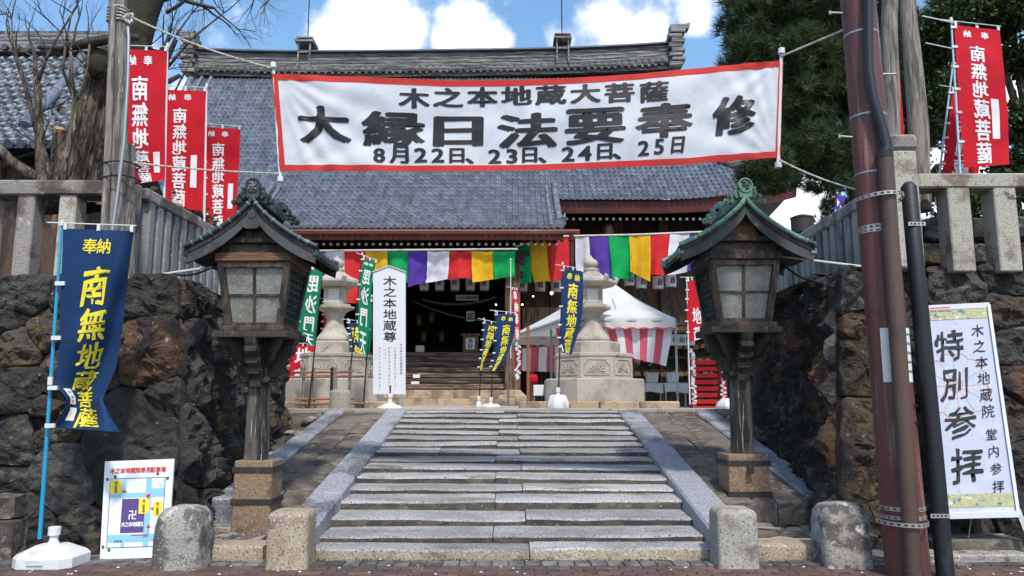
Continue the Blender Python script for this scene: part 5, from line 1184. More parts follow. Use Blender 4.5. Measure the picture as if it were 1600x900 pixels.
# pale red flower wheel behind the letters
pl = []
cu, cv = .40, .395; ru, rv = .43, .43 * .34
def ring_(r0, r1, a0, a1, n=6): return poly([(cu + ru * r0 * math.cos(a0 + (a1 - a0) * i / n), cv + rv * r0 * math.sin(a0 + (a1 - a0) * i / n)) for i in range(n + 1)] + [(cu + ru * r1 * math.cos(a1 - (a1 - a0) * i / n), cv + rv * r1 * math.sin(a1 - (a1 - a0) * i / n)) for i in range(n + 1)])
for i in range(12):
    a = i * PI / 6; pl.append(([(cu + ru * .2 * math.cos(a - .03), cv + rv * .2 * math.sin(a - .03)), (cu + ru * .98 * math.cos(a - .006), cv + rv * .98 * math.sin(a - .006)), (cu + ru * .98 * math.cos(a + .006), cv + rv * .98 * math.sin(a + .006)), (cu + ru * .2 * math.cos(a + .03), cv + rv * .2 * math.sin(a + .03))], [(0, 1, 2, 3)]))
    ac = a + PI / 12
    for q in range(6):
        a0, a1 = a + q * PI / 36, a + (q + 1) * PI / 36; k0, k1 = 1 + .10 * math.sin((a0 - a) * 6), 1 + .10 * math.sin((a1 - a) * 6)
        pl.append(([(cu + ru * k0 * math.cos(a0), cv + rv * k0 * math.sin(a0)), (cu + ru * k1 * math.cos(a1), cv + rv * k1 * math.sin(a1)), (cu + ru * (k1 + .02) * math.cos(a1), cv + rv * (k1 + .02) * math.sin(a1)), (cu + ru * (k0 + .02) * math.cos(a0), cv + rv * (k0 + .02) * math.sin(a0))], [(0, 1, 2, 3)]))
for i in range(8):
    a = i * PI / 4; pl.append(ring_(.10, .13, a, a + .6)); 
pl.append(ring_(.2, .225, 0, 2 * PI, 24))
S.drape(pl, .0035, cut=False).build('flower_emblem', 'pink_line', pb)
W_ = S.W
letters(S, S.chars([('特', .37, .195, .28, .31), ('別', .38, .385, .28, .31), ('参', .40, .575, .30, .31), ('拝', .42, .775, .30, .32)], .015, slant=.10, brush=.09), .006, 'ink', pb)
letters(S, S.chars(column('木之本地蔵院', .80, .125, .525, .125, .125), .004, slant=.12, brush=.05), .006, 'ink', pb)
letters(S, S.chars(column('堂内参拝', .80, .635, .875, .11, .11), .004, slant=.12, brush=.05), .006, 'ink', pb)
# left parking map
mp = thing('parking_map', 'laminated white parking map leaning on the wall at the left of the round-topped bollard', 'poster', onz(200, 874, 0))
c00, c10, c01, c11 = at(164, 721, 7.16), at(272, 717, 7.16), at(156, 874, 7.02), at(262, 871, 7.02)
bl2 = lambda u, v: (c00 * (1 - u) + c10 * u) * (1 - v) + (c01 * (1 - u) + c11 * u) * v
S = Surf(lambda u, v: bl2(u, v) + Vector((0, .006 * math.sin(u * 5) * math.sin(v * 6), 0)), 8, 10)
MB().prism([bl2(0, 0) + Vector((0, .01, 0)), bl2(1, 0) + Vector((0, .01, 0)), bl2(1, 1) + Vector((0, .01, 0)), bl2(0, 1) + Vector((0, .01, 0))], (0, .006, 0)).build('backing', 'white_paint', mp)
S.mb().build('sheet', 'lam', mp, smooth='all')
S.drape([rect(.09, .185, .90, .19), rect(.09, .885, .90, .89), rect(.09, .185, .098, .89), rect(.892, .185, .90, .89)], .003).build('map_frame', 'ink', mp)
S.drape([rect(.10, .34, .89, .385), rect(.27, .192, .325, .34), rect(.62, .192, .70, .885), rect(.10, .76, .89, .835), rect(.30, .835, .35, .885), rect(.70, .30, .89, .34)], .0025).build('map_streets', 'ink_cyan', mp)
S.drape([rect(.28, .40, .62, .745)], .0025).build('map_block', 'ink_purple', mp)
for r_ in (rect(.095, .205, .265, .345), rect(.53, .40, .68, .555), rect(.745, .435, .87, .58)): S.drape([r_], .004).build('map_label', 'ink_gold', mp)
S.drape([poly([(.26, .325), (.32, .31), (.32, .34)]), poly([(.62, .37), (.70, .35), (.67, .41)]), poly([(.70, .505), (.75, .49), (.75, .525)]), poly([(.66, .70), (.69, .66), (.72, .70)]), rect(.32, .32, .345, .33), rect(.685, .70, .695, .765), rect(.45, .765, .695, .775)], .005).build('map_arrow', 'ink_red', mp)
S.drape(S.chars(row('木之本地蔵院専用駐車場', .105, .12, .86, .046, .052), .022), .004).build('lettering', 'ink_red', mp)
S.drape(S.chars(row('木之本地蔵院', .66, .32, .585, .040, .045) + [('卍', .45, .565, .08, .09)], .02), .005).build('lettering', 'ink_white', mp)
S.drape(S.chars(column('第三駐車場', .18, .228, .322, .026, .022) + column('第二駐車場', .605, .425, .532, .026, .022) + column('第一駐車場', .808, .46, .558, .026, .022) + row('駐車場', .825, .22, .30, .02, .02), .012), .006).build('lettering', 'ink', mp)
m = []
for (u, v) in ((.05, .19), (.16, .165), (.78, .15), (.93, .20), (.04, .88), (.13, .91)):
    m.append(poly([(u + .022 * math.cos(a * PI / 5), v + .018 * math.sin(a * PI / 5)) for a in range(10)]))
    
S.drape(m, .0028).build('clover_print', 'leaf_light', mp, kind='stuff')
# white tablet sign at the top of the stairs
ts = thing('tablet_sign', 'tall white pointed tablet sign on white legs at the top of the stairs', 'signboard', (-2.35, 13.7, CZ))
bl3 = lambda u, v: at(583 + 50.5 * u, 425 + 191 * v, 13.7)
ap = at(608, 416, 13.7)
MB().prism([bl3(0, 0), bl3(0, 1), bl3(1, 1), bl3(1, 0), ap], (0, .05, 0)).build('panel', 'white_paint', ts)
MB().bar(bl3(-.02, .0) + Vector((0, .02, 0)), ap + Vector((0, .02, .008)), .08, .014).bar(bl3(1.02, .0) + Vector((0, .02, 0)), ap + Vector((0, .02, .008)), .08, .014).build('roof_strip', 'white_pl', ts)
for u in (.03, .97): a = bl3(u, 1); MB().bar((a.x, 13.72, a.z), (a.x, 13.72, CZ), .045, .035).build('leg', 'white_pl', ts)
for u in (.86,): a = bl3(u, 1); MB().bar((a.x, 13.74, a.z), (a.x, 13.95, CZ), .03, .03).build('prop', 'white_pl', ts)
S = Surf(bl3, 1, 1)
letters(S, S.chars(column('木之本地蔵尊', .52, .075, .535, .25, .19), .012), .004, 'ink', ts)
S.drape(S.chars(column('木之本のお地蔵様銅像', .87, .60, .83, .05, .05), .0) + S.chars(column('お地蔵様の御前でお参り下さい', .68, .63, .96, .036, .036) + column('御真言を唱え家内安全を祈り', .50, .63, .96, .036, .036) + column('身代わりのお地蔵様に願い', .20, .63, .96, .036, .036) + column('下さい', .37, .645, .71, .036, .036) + column('下さい', .09, .645, .71, .036, .036), .0), .004).build('small_lettering', 'ink_grey', ts)
b = thing('water_base', 'white plastic banner base between the legs of the tablet sign', 'banner base', at(609, 640, 13.55))
c = at(609, 640, 13.55); c.z = CZ
MB().lathe(c, [(.23, 0), (.235, .03), (.20, .06), (.09, .10), (.045, .115), (.035, .2), (.05, .21), (.05, .27), (.02, .28)], 18).build('tank', 'white_pl', b, smooth=40)
MB().tube([c + Vector((0, 0, .2)), c + Vector((0, 0, .42))], .014, 8).build('pole_stub', 'pole_black', b)
c = at(1136, 636, 14.6); o = MB().lathe((c.x, c.y, CZ), [(.20, 0), (.21, .05), (.18, .12), (.10, .19), (.04, .20)], 8, PI / 8).build('water_base', 'white_pl', smooth=30); tag(o, 'white plastic banner base half hidden by the right lantern post', 'banner base')
# ================================================================== THE TEMPLE HALL
th = thing('temple_hall', 'great wooden temple hall with a vast grey tiled roof at the back of the court', 'temple', (-3.54, 28, CZ))
AX = -3.54
PE, ME, RD = 23.5, 26.0, 33.0
ZPE, ZME, ZRD = 6.73, 8.32, 16.16
RX0, RX1 = AX - 10.9, AX + 10.9
def herm(t, p0, p1, m0, m1):
    t2, t3 = t * t, t * t * t; return (2 * t3 - 3 * t2 + 1) * p0 + (t3 - 2 * t2 + t) * m0 + (-2 * t3 + 3 * t2) * p1 + (t3 - t2) * m1
def roofz(Y):
    if Y < ME: h = ME - PE; return herm((Y - PE) / h, ZPE, ZME, .60 * h, .72 * h)
    h = RD - ME; return herm((Y - ME) / h, ZME, ZRD, .80 * h, 1.55 * h)
HIPY = 28.6
def edge_x(Y):     # right half-width of the main roof from the axis
    if Y >= HIPY: return 10.9
    return 10.9 + (HIPY - Y) / (HIPY - ME) * 2.7
def eave_lift(x, Y):
    a = max(0, abs(x - AX) - 8.5) / 5.1; return .62 * a * a * max(0, (HIPY + 2 - Y) / 4.6)
PORCH = 5.14
# rows of tiles by arc length from the ridge down
arc = []; Yc = RD - .35; 
ROW = .33
while Yc > PE + .02:
    dz = (roofz(Yc) - roofz(Yc - .01)) / .01; step = ROW / math.sqrt(1 + dz * dz); y2 = Yc - step
    if Yc > ME and y2 < ME + .10: y2 = ME
    if y2 < PE + .1: y2 = PE
    arc.append((Yc, y2)); Yc = y2
PITCH_T = .20
prof6 = [0, .030, .046, .030, .004, -.004]          # one tile across: a round hump and a shallow trough
def tile_rows(rows, xr, zf, lift, kx=PITCH_T, ymir=None, name='roof_tiles', seg=5):
    V, F, UV = [], [], []
    for ri, (ya, yb) in enumerate(rows):
        x0, x1 = xr((ya + yb) / 2)
        c0 = math.floor(x0 / kx); c1 = math.ceil(x1 / kx)
        prev = None
        for c in range(c0, c1):
            jit = random.uniform(-.014, .014); jit2 = random.uniform(-.022, .022)
            b = len(V)
            for i in range(seg + 1):
                x = (c + i / seg) * kx; xx = min(max(x, x0), x1)
                t = i / seg; h = .058 * max(0, math.cos((t - .28) * 2 * PI)) ** 1.0 + .008 * math.cos((t - .78) * 4 * PI)
                zl = zf(yb) + lift(xx, yb); zu = zf(ya) + lift(xx, ya)
                y_lo = yb + jit2 - .012 * (h / .04)
                V.append((xx, y_lo, zl - .012 + h * .6)); V.append((xx, y_lo, zl + .050 + h + jit)); V.append((xx, ya, zu + .006 + h))
            for i in range(seg):
                a = b + i * 3
                F.append((a, a + 3, a + 4, a + 1)); F.append((a + 1, a + 4, a + 5, a + 2)); UV.append((c + .5, ri + .5)); UV.append((c + .5, ri + .5))
    me = bpy.data.meshes.new(name); me.from_pydata(V, [], F); me.materials.append(M['tile']); me.materials.append(M['tile_lip_lit'])
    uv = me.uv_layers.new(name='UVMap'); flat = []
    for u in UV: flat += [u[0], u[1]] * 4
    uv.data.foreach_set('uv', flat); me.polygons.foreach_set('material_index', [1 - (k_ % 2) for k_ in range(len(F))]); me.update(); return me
def add_me(name, me, parent, kind=None):
    o = bpy.data.objects.new(name, me); COL.objects.link(o); o.parent = parent; o.location = -ORG[parent.name]; ORG[o.name] = Vector((0, 0, 0))
    if kind: o['kind'] = kind
    return o
main_rows = [r_ for r_ in arc if r_[1] >= ME - .001]; porch_rows = [r_ for r_ in arc if r_[1] < ME - .001]
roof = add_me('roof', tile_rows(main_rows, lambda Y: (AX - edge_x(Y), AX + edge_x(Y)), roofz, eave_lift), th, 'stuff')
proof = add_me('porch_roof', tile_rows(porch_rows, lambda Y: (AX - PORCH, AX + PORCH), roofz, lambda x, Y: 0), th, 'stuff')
# back slope, side slopes and gables as plain tiled sheets
m = MB()
m.grid(lambda u, v: (AX - edge_x(RD - 7 * v) + 2 * edge_x(RD - 7 * v) * u, RD + 7 * v, roofz(RD - 7 * v) - .02), 8, 10)
for sd in (-1, 1):
    m.grid(lambda u, v: (AX + sd * (10.9 + 2.7 * v), (HIPY - (HIPY - ME) * v) * (1 - u) + (2 * RD - HIPY + (HIPY - ME) * v) * u, roofz(HIPY - (HIPY - ME) * v) + eave_lift(AX + sd * (10.9 + 2.7 * v), HIPY - (HIPY - ME) * v) * (1 - math.sin(PI * u)) - .02), 12, 8)
m.build('rear_roof', 'tile', th, smooth=40)
m = MB()
for sd in (-1, 1): m.prism([(AX + sd * 10.6, HIPY + .2, roofz(HIPY)), (AX + sd * 10.6, RD, ZRD - .3), (AX + sd * 10.6, 2 * RD - HIPY - .2, roofz(HIPY))], (sd * -.1, 0, 0))
m.build('gable', 'plaster', th)
# soffit and eave fascia
def eave(xa, xb, Yf, zf, depth, fh, yb, name='eave_fascia', lift=lambda x, Y: 0, mt='maroon'):
    m = MB(); n = 16
    for i in range(n + 1):
        x = xa + (xb - xa) * i / n; l = lift(x, Yf)
        for (y, z) in ((Yf + .10, zf - .03 + l), (Yf + .16, zf - fh + l), (Yf + .30, zf - fh + l), (yb, zf + .45 + l * .3), (yb, zf + .55 + l * .3)): m.v.append(Vector((x, y, z)))
    for i in range(n):
        for j in range(5): m.f.append([i * 5 + j, i * 5 + (j + 1) % 5, i * 5 + 5 + (j + 1) % 5, i * 5 + 5 + j]); m.mi.append(0)
    m.f.append([0, 1, 2, 3, 4]); m.f.append([n * 5 + j for j in range(5)][::-1]); m.mi += [0, 0]
    return m.build(name, mt, th, smooth=30)
eave(AX - PORCH, AX + PORCH, PE, ZPE, .1, .34, ME + .5)
eave(AX + PORCH - .4, AX + 13.5, ME, ZME, .1, .46, ME + 3.2, lift=eave_lift)
eave(AX - 13.5, AX - PORCH + .4, ME, ZME, .1, .46, ME + 3.2, lift=eave_lift)
# round eave end tiles
def disc_row(xa, xb, Y, z, r, step, lift=lambda x, Y: 0):
    m = MB(); x = xa; 
    while x < xb:
        zz = z + lift(x, Y); m.tube([(x, Y - .035, zz), (x, Y + .05, zz + .02)], r, 8); x += step
    return m
disc_row(AX - PORCH, AX + PORCH, PE - .01, ZPE + .035, .072, .20).build('eave_discs', 'tile_edge', th, kind='stuff', smooth=40)
disc_row(AX + PORCH, AX + 13.5, ME - .01, ZME + .035, .075, .20, eave_lift).build('eave_discs', 'tile_edge', th, kind='stuff', smooth=40)
disc_row(AX - 13.5, AX - PORCH, ME - .01, ZME + .035, .075, .20, eave_lift).build('eave_discs', 'tile_edge', th, kind='stuff', smooth=40)
# rafters with white painted ends, two rows
def rafters(xa, xb, Y, z, step, s_, dz, back):
    m = MB(); w_ = MB(); x = xa
    while x < xb:
        m.bar((x, Y, z), (x, Y + back, z + dz), s_, s_); w_.box((x, Y - .006, z), (s_ * .5, .006, s_ * .5)); x += step
    return m, w_
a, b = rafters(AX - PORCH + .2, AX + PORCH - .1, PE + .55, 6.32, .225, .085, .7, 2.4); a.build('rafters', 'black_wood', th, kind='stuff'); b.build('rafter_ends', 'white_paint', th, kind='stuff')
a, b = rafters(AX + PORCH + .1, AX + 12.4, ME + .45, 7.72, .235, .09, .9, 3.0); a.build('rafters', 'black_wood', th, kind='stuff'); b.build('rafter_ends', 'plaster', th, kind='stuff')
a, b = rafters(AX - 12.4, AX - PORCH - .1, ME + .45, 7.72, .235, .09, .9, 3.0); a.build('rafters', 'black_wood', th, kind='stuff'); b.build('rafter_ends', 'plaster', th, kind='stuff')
# porch side verge: descending edge ridges with end ornaments
for sd in (-1, 1):
    x = AX + sd * (PORCH - .08)
    MB().tube([(x, Y, roofz(Y) + .10) for Y in (PE + .05, PE + .8, PE + 1.6, ME + .2, ME + .8)], .11, 10).build('verge_ridge', 'tile_edge', th, smooth=60)
    MB().tube([(x - sd * .28, Y, roofz(Y) + .06) for Y in (PE, PE + .8, PE + 1.6, ME + .2, ME + .7)], .07, 8).build('verge_ridge', 'tile_edge', th, smooth=60)
    MB().lathe((0, 0, 0), [(.16, -.05), (.17, 0), (.13, .05)], 12).v
    m = MB().tube([(x, PE - .06, ZPE + .15), (x, PE + .10, ZPE + .17)], .17, 12); m.tube([(x + .1, PE - .03, ZPE + .32), (x + .14, PE - .03, ZPE + .46)], [.07, .02], 8); m.build('verge_ornament', 'tile_edge', th, smooth=40)
    MB().prism([(x + sd * .1, PE + .1, ZPE - .05), (x + sd * .1, ME + .6, roofz(ME + .6) - .1), (x + sd * .1, ME + .6, roofz(ME + .6) - .5), (x + sd * .1, PE + .2, ZPE - .42)], (-sd * .1, 0, 0)).build('verge_board', 'maroon', th)
    # gable verge ridges and hip ridges of the main roof
    xe = AX + sd * 10.75
    ys = [RD - .2, RD - 1.2, RD - 2.2, RD - 3.2, HIPY]
    MB().tube([(xe, Y, roofz(Y) + .12) for Y in ys], .15, 10).build('verge_ridge', 'tile_edge', th, smooth=60)
    for k in (1, 2): MB().tube([(xe - sd * .42 * k, Y, roofz(Y) + .08) for Y in ys], .08, 8).build('verge_ridge', 'tile_edge', th, smooth=60)
    hp = [(AX + sd * edge_x(Y), Y, roofz(Y) + eave_lift(AX + sd * edge_x(Y), Y) + .16) for Y in (HIPY, HIPY - .8, HIPY - 1.6, ME + .1)]
    MB().tube(hp, [.2, .19, .18, .17], 10).build('hip_ridge', 'ridge', th, smooth=60)
    MB().tube([hp[-1], Vector(hp[-1]) + Vector((sd * .12, -.25, .12))], .20, 10).tube([Vector(hp[-1]) + Vector((0, 0, .15)), Vector(hp[-1]) + Vector((sd * .25, -.35, .5))], [.1, .04], 8).build('hip_ornament', 'ridge', th, smooth=40)
# main ridge: courses of flat tiles, round tile band, capping
def rz(x): t_ = (x - AX) / 11; return .26 * abs(t_) ** 3.2 + .014 * (x - AX)       # slight sag between raised ends
ZB = 15.72
def ridge_band(z0, z1, hy, mt, name, nz=1, kind=None, seg=26):
    m = MB(); n = seg
    for i in range(n + 1):
        x = RX0 - .05 + (RX1 - RX0 + .1) * i / n; l = rz(x)
        for (y, z) in ((RD - hy, z0 + l), (RD - hy, z1 + l), (RD + hy, z1 + l), (RD + hy, z0 + l)): m.v.append(Vector((x, y, z)))
    for i in range(n):
        for j in range(4): m.f.append([i * 4 + j, i * 4 + (j + 1) % 4, i * 4 + 4 + (j + 1) % 4, i * 4 + 4 + j]); m.mi.append(0)
    m.f.append([0, 1, 2, 3]); m.f.append([n * 4 + j for j in range(4)][::-1]); m.mi += [0, 0]
    return m.build(name, mt, th)
ridge_band(ZB, ZB + .42, .42, 'ridge', 'ridge_base')
zz = ZB + .42; random.seed(3)
for k in range(9): ridge_band(zz + .004, zz + .082, .36 - .012 * k + (.03 if k % 2 else 0), 'ridge', 'ridge_course'); zz += .086
ridge_band(zz + .002, zz + .07, .46, 'tile', 'ridge_capping'); ztop = zz + .07
m = MB(); x = RX0
while x < RX1: m.tube([(x, RD, ztop + rz(x) + .05), (x + .24, RD, ztop + rz(x) + .05)], .11, 8); m.tube([(x, RD, ztop + rz(x) + .05), (x + .05, RD, ztop + rz(x) + .05)], .135, 8); x += .29
m.build('ridge_cap_tiles', 'tile', th, kind='stuff')
m = MB(); x = RX0
while x < RX1:
    z = ZB + .30 + rz(x); m.tube([(x, RD - .60, z), (x, RD - .38, z + .04)], .135, 12); m.tube([(x, RD - .62, z), (x, RD - .60, z)], .06, 8)
    m.tube([(x + .15, RD - .56, z - .13), (x + .15, RD - .4, z - .10)], .07, 8); x += .30
m.build('ridge_discs', 'ridge', th, kind='stuff', smooth=40)
for sd in (-1, 1):          # stacked ridge ends
    xe = AX + sd * 10.95
    for k in range(7): MB().cbox((xe + sd * (.12 * (k % 2) - .12), RD - .35, ZB + .05 + k * .22 + rz(xe)), (.30, .42, .095), .03).build('ridge_end_course', 'ridge', th)
    m = MB().cbox((xe, RD - .35, ZB + 1.62 + rz(xe)), (.34, .45, .12), .03); m.prism([(xe - sd * .3, RD - .6, ZB + 1.72 + rz(xe)), (xe + sd * .55, RD - .6, ZB + 1.80 + rz(xe)), (xe + sd * .60, RD - .6, ZB + 2.05 + rz(xe)), (xe + sd * .30, RD - .6, ZB + 1.98 + rz(xe)), (xe - sd * .3, RD - .6, ZB + 1.96 + rz(xe))], (0, .5, 0)); m.build('ridge_end_ornament', 'ridge', th)
# lightning rods on little frames
for px in (481, 878):
    x = at(px, 70, RD).x; z = ztop + rz(x)
    m = MB()
    for dx in (-.26, .26):
        m.bar((x + dx, RD - .55, ZB + .45 + rz(x)), (x + dx, RD - .55, z + .30), .07, .07, up=(0, 1, 0))
        m.bar((x + dx, RD + .4, z + .0), (x + dx, RD + .4, z + .30), .07, .07, up=(0, 1, 0))
    m.box((x, RD - .05, z + .36), (.40, .62, .05)); m.box((x, RD - .05, z + .54), (.36, .56, .03)); m.box((x - .3, RD - .05, z + .45), (.05, .5, .08)); m.box((x + .3, RD - .05, z + .45), (.05, .5, .08)); m.box((x, RD - .5, z - .12), (.28, .03, .03))
    f_ = m.build('rod_frame', 'ridge', th); MB().tube([(x, RD - .05, z + .5), (x, RD - .05, z + 3.6)], .028, 6).build('lightning_rod', 'cable', f_)
# gutter and downpipes
zg = at(700, 361, PE - .14).z
m = MB(); xa, xb = AX - PORCH - .5, AX + PORCH + .50
n = 7
for i in range(n + 1):
    a = PI + PI * i / n
    for x in (xa, xb): m.v.append(Vector((x, PE - .13 + .085 * math.cos(a), zg + .085 * math.sin(a))))
for i in range(n): m.f.append([2 * i, 2 * i + 1, 2 * i + 3, 2 * i + 2]); m.mi.append(0)
m.box(((xa + xb) / 2, PE - .218, zg + .012), ((xb - xa) / 2, .008, .022)); m.build('gutter', 'gutter', th, smooth=50)
for px in (501, 585, 667, 760, 850): x = at(px, 361, PE).x; MB().bar((x, PE - .235, zg + .03), (x, PE + .06, zg - .16), .022, .012).build('gutter_bracket', 'gutter', th)
x = at(893, 380, PE - .1).x
MB().tube([(x, PE - .12, zg - .08), (x, PE - .10, zg - .6), (x, PE - .05, zg - 1.4), (x, PE, zg - 2.2), (x, PE, CZ + .1)], .075, 10).tube([(x, PE - .11, zg - .30), (x, PE - .11, zg - .22)], .10, 10).build('downpipe', 'maroon', th, smooth=50)
# beams, columns
FL = 3.05                       # floor level
CY = 24.75                      # porch columns
MB().cbox((AX, CY, 5.95), (3.95, .16, .17), .02).build('porch_beam', 'wood_dark', th)
MB().cbox((AX, CY, 5.45), (3.90, .12, .10), .02).build('porch_beam', 'wood_dark', th)
for sx in (-1, 1):
    x = AX + sx * 3.56 + (.0 if sx < 0 else .0)
    MB().cbox((x, CY, (CZ + .45 + 5.8) / 2), (.245, .245, (5.8 - CZ - .45) / 2), .03).build('column', 'wood_brown', th)
    MB().lathe((x, CY, CZ + .02), [(.62, 0), (.66, .10), (.62, .26), (.42, .40), (.36, .46)], 4, PI / 4).build('column_base', 'stone_base', th, smooth=30)
    for k, (dz, hw) in enumerate(((5.86, .30), (6.0, .42), (6.14, .56))): MB().cbox((x, CY - .02, dz), (hw, .18, .055), .02).build('bracket_block', 'wood_dark', th)
for px in (500, 585, 690, 785): x = at(px, 387, CY).x; MB().cbox((x, CY - .2, 6.12), (.22, .08, .09), .03).build('bracket_block', 'wood_dark', th)
# hall body
HF = 28.6
def wallbox(x0, x1, y0, y1, z0, z1, name, mt): return MB().span(x0, x1, y0, y1, z0, z1).build(name, mt, th)
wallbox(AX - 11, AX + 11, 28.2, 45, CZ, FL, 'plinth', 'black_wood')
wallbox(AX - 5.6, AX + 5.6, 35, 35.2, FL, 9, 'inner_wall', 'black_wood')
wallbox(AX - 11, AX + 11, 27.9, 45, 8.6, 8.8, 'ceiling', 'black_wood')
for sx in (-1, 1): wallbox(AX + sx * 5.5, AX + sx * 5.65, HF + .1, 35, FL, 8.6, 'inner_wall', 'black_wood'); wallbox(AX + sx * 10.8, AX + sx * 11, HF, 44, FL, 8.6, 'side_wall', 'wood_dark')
# front wall, bays beside the porch: posts, rails and brown doors
for sx in (-1, 1):
    for k in range(5): MB().cbox((AX + sx * (4.1 + k * 1.72), HF - .02, (FL + 8.4) / 2), (.17, .17, (8.4 - FL) / 2), .02).build('wall_post', 'wood_dark', th)
    MB().span(*sorted((AX + sx * 4.1, AX + sx * 11)), HF - .12, HF + .05, 6.55, 6.85).build('wall_rail', 'wood_dark', th)
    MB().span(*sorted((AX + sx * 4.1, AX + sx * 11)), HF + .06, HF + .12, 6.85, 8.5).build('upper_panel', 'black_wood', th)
    for k in range(4):
        xc = AX + sx * (4.96 + k * 1.72)
        for q in (-1, 1):
            m = MB().box((xc + q * .36, HF + .02, 4.85), (.345, .03, 1.68)).build('door_panel', 'door_wood', th)
            MB().box((xc + q * .36, HF - .02, 6.42), (.34, .02, .05)).box((xc + q * .36, HF - .02, 3.3), (.34, .02, .06)).box((xc + q * .36, HF - .02, 4.2), (.34, .02, .04)).box((xc + q * .67, HF - .02, 4.85), (.03, .02, 1.6)).box((xc + q * .05, HF - .02, 4.85), (.03, .02, 1.6)).build('door_frame', 'wood_dark', m)
# veranda at the right and left with railing
for sx in (-1, 1):
    x0, x1 = sorted((AX + sx * 4.0, AX + sx * 11.6))
    wallbox(x0, x1, 26.9, 28.5, FL - .16, FL, 'veranda_floor', 'wood_brown')
    wallbox(x0, x1, 26.95, 27.1, FL - .42, FL - .165, 'veranda_beam', 'wood_brown')
    for k in range(7):
        x = AX + sx * (4.2 + k * 1.2); MB().span(x - .1, x + .1, 27.0, 27.2, CZ, FL - .43).build('veranda_post', 'wood_brown', th)
    m = MB().span(x0, x1, 26.98, 27.06, FL + .72, FL + .80); m.build('veranda_rail', 'wood_brown', th)
    MB().span(x0, x1, 26.98, 27.04, FL + .36, FL + .42).build('veranda_rail', 'wood_brown', th)
    for k in range(8): x = AX + sx * (4.15 + k * 1.05); MB().span(x - .05, x + .05, 26.97, 27.07, FL, FL + .86).build('rail_post', 'wood_brown', th)
    m = MB(); x = x0
    while x < x1: m.span(x, x + .05, 27.3, 27.34, CZ, FL - .3); x += .14
    m.build('crawlspace_lattice', 'black_wood', th, kind='stuff')
# big low partition at the right of the column (dark timber wall)
wallbox(AX + 3.9, AX + 5.6, 26.6, 26.7, FL, 4.6, 'low_partition', 'wood_brown')
# wooden steps on a stone footing
SX0, SX1 = AX - 3.3, AX + 3.34
k0 = 24.35
for i in range(7):
    z1 = 1.72 + (FL - 1.72) * (i + 1) / 7; z0 = z1 - .20; y = 24.72 + i * .34
    MB().cbox(((SX0 + SX1) / 2, y + .25, z1 - .085), ((SX1 - SX0) / 2, .25, .082), .02, jit=.004).build('wooden_step', 'wood_step', th)
    MB().span(SX0 + .02, SX1 - .02, y + .12, y + .5, z0 - .05, z1 - .17).build('step_riser', 'wood_step', th)
wallbox(SX0 - 1, SX1 + 2.3, 27.05, 28.3, FL - .25, FL - .003, 'porch_floor', 'wood_step')
x = SX0 - .5; random.seed(9)
while x < SX1 + .2:
    ln = random.uniform(1.1, 1.7); MB().span(x, min(x + ln, SX1 + .3) - .012, k0, 24.9, 1.45, 1.715, .015, jit=.004).build('footing_stone', 'stone_base', th)
    MB().span(x - .5, min(x + ln - .5, SX1 + .3) - .012, k0 - .35, 24.5, CZ - .05, 1.445, .015, jit=.004).build('footing_stone', 'stone_base', th); x += ln
# white paper slips on the steps
for (px, py, w_, h_) in ((652, 588, 10, 2.6), (650, 599, 12, 2.6)):
    c = at(px, py, 25.0); o = MB().box(c - Vector((0, .22, 0)), (w_ / 2 / 46, .008, h_ / 46)).build('step_notice', 'white_paint', th)
# things inside and on the porch
def boxthing(name, label, cat, px, py, w_, h_, Y, d, mt, group=None, r=.01):
    c = at(px, py, Y); k = (Y * CP) / FPX; c = Vector((c.x, Y + d, c.z)); t = thing(name, label, cat, c - Vector((0, 0, h_ * k / 2)), group)
    MB().cbox(c, (w_ * k / 2, d, h_ * k / 2), r).build('body', mt, t); return t, c, k
t, c, k = boxthing('donation_box', 'brown wooden offertory stand with a white paper at the top of the temple steps', 'box', 735, 537, 24, 26, 27.2, .3, 'wood_brown')
MB().cbox((c.x, c.y, c.z + .32), (.34, .36, .04), .01).build('top', 'wood_brown', t)
f = MB().box((c.x, c.y - .31, c.z), (.16, .006, .20)).build('paper', 'white_paint', t)
S = Surf(lambda u, v: (c.x - .16 + .32 * u, c.y - .318, c.z + .20 - .40 * v), 1, 1); S.drape(S.chars([('浄', .5, .28, .19, .19), ('財', .5, .72, .19, .19)], .02), .002).build('lettering', 'ink', f)
t, c, k = boxthing('paper_box', 'small pale box on the top temple step at left of the dark doorway', 'box', 656, 545, 13, 10, 27.3, .12, 'paper_pane')
t, c, k = boxthing('name_plaque', 'grey plaque with dark writing hanging in the dark temple doorway', 'plaque', 730, 465, 36, 9, 28.3, .03, 'paper')
S = Surf(lambda u, v: (c.x - .42 + .84 * u, c.y - .036, c.z + .11 - .22 * v), 1, 1); S.drape(S.chars(row('木之本地蔵大菩薩', .5, .08, .92, .11, .13), .012), .002).build('lettering', 'ink', t)
t, c, k = boxthing('inner_plaque', 'tall grey plaque deep in the dark doorway above the offertory stand', 'plaque', 735, 494, 13, 16, 29, .03, 'paper')
S = Surf(lambda u, v: (c.x - .14 + .28 * u, c.y - .036, c.z + .17 - .34 * v), 1, 1); S.drape(S.chars([('地', .3, .3, .14, .15), ('蔵', .3, .72, .14, .15), ('菩', .72, .3, .14, .15), ('薩', .72, .72, .14, .15)], .01), .002).build('lettering', 'ink', t)
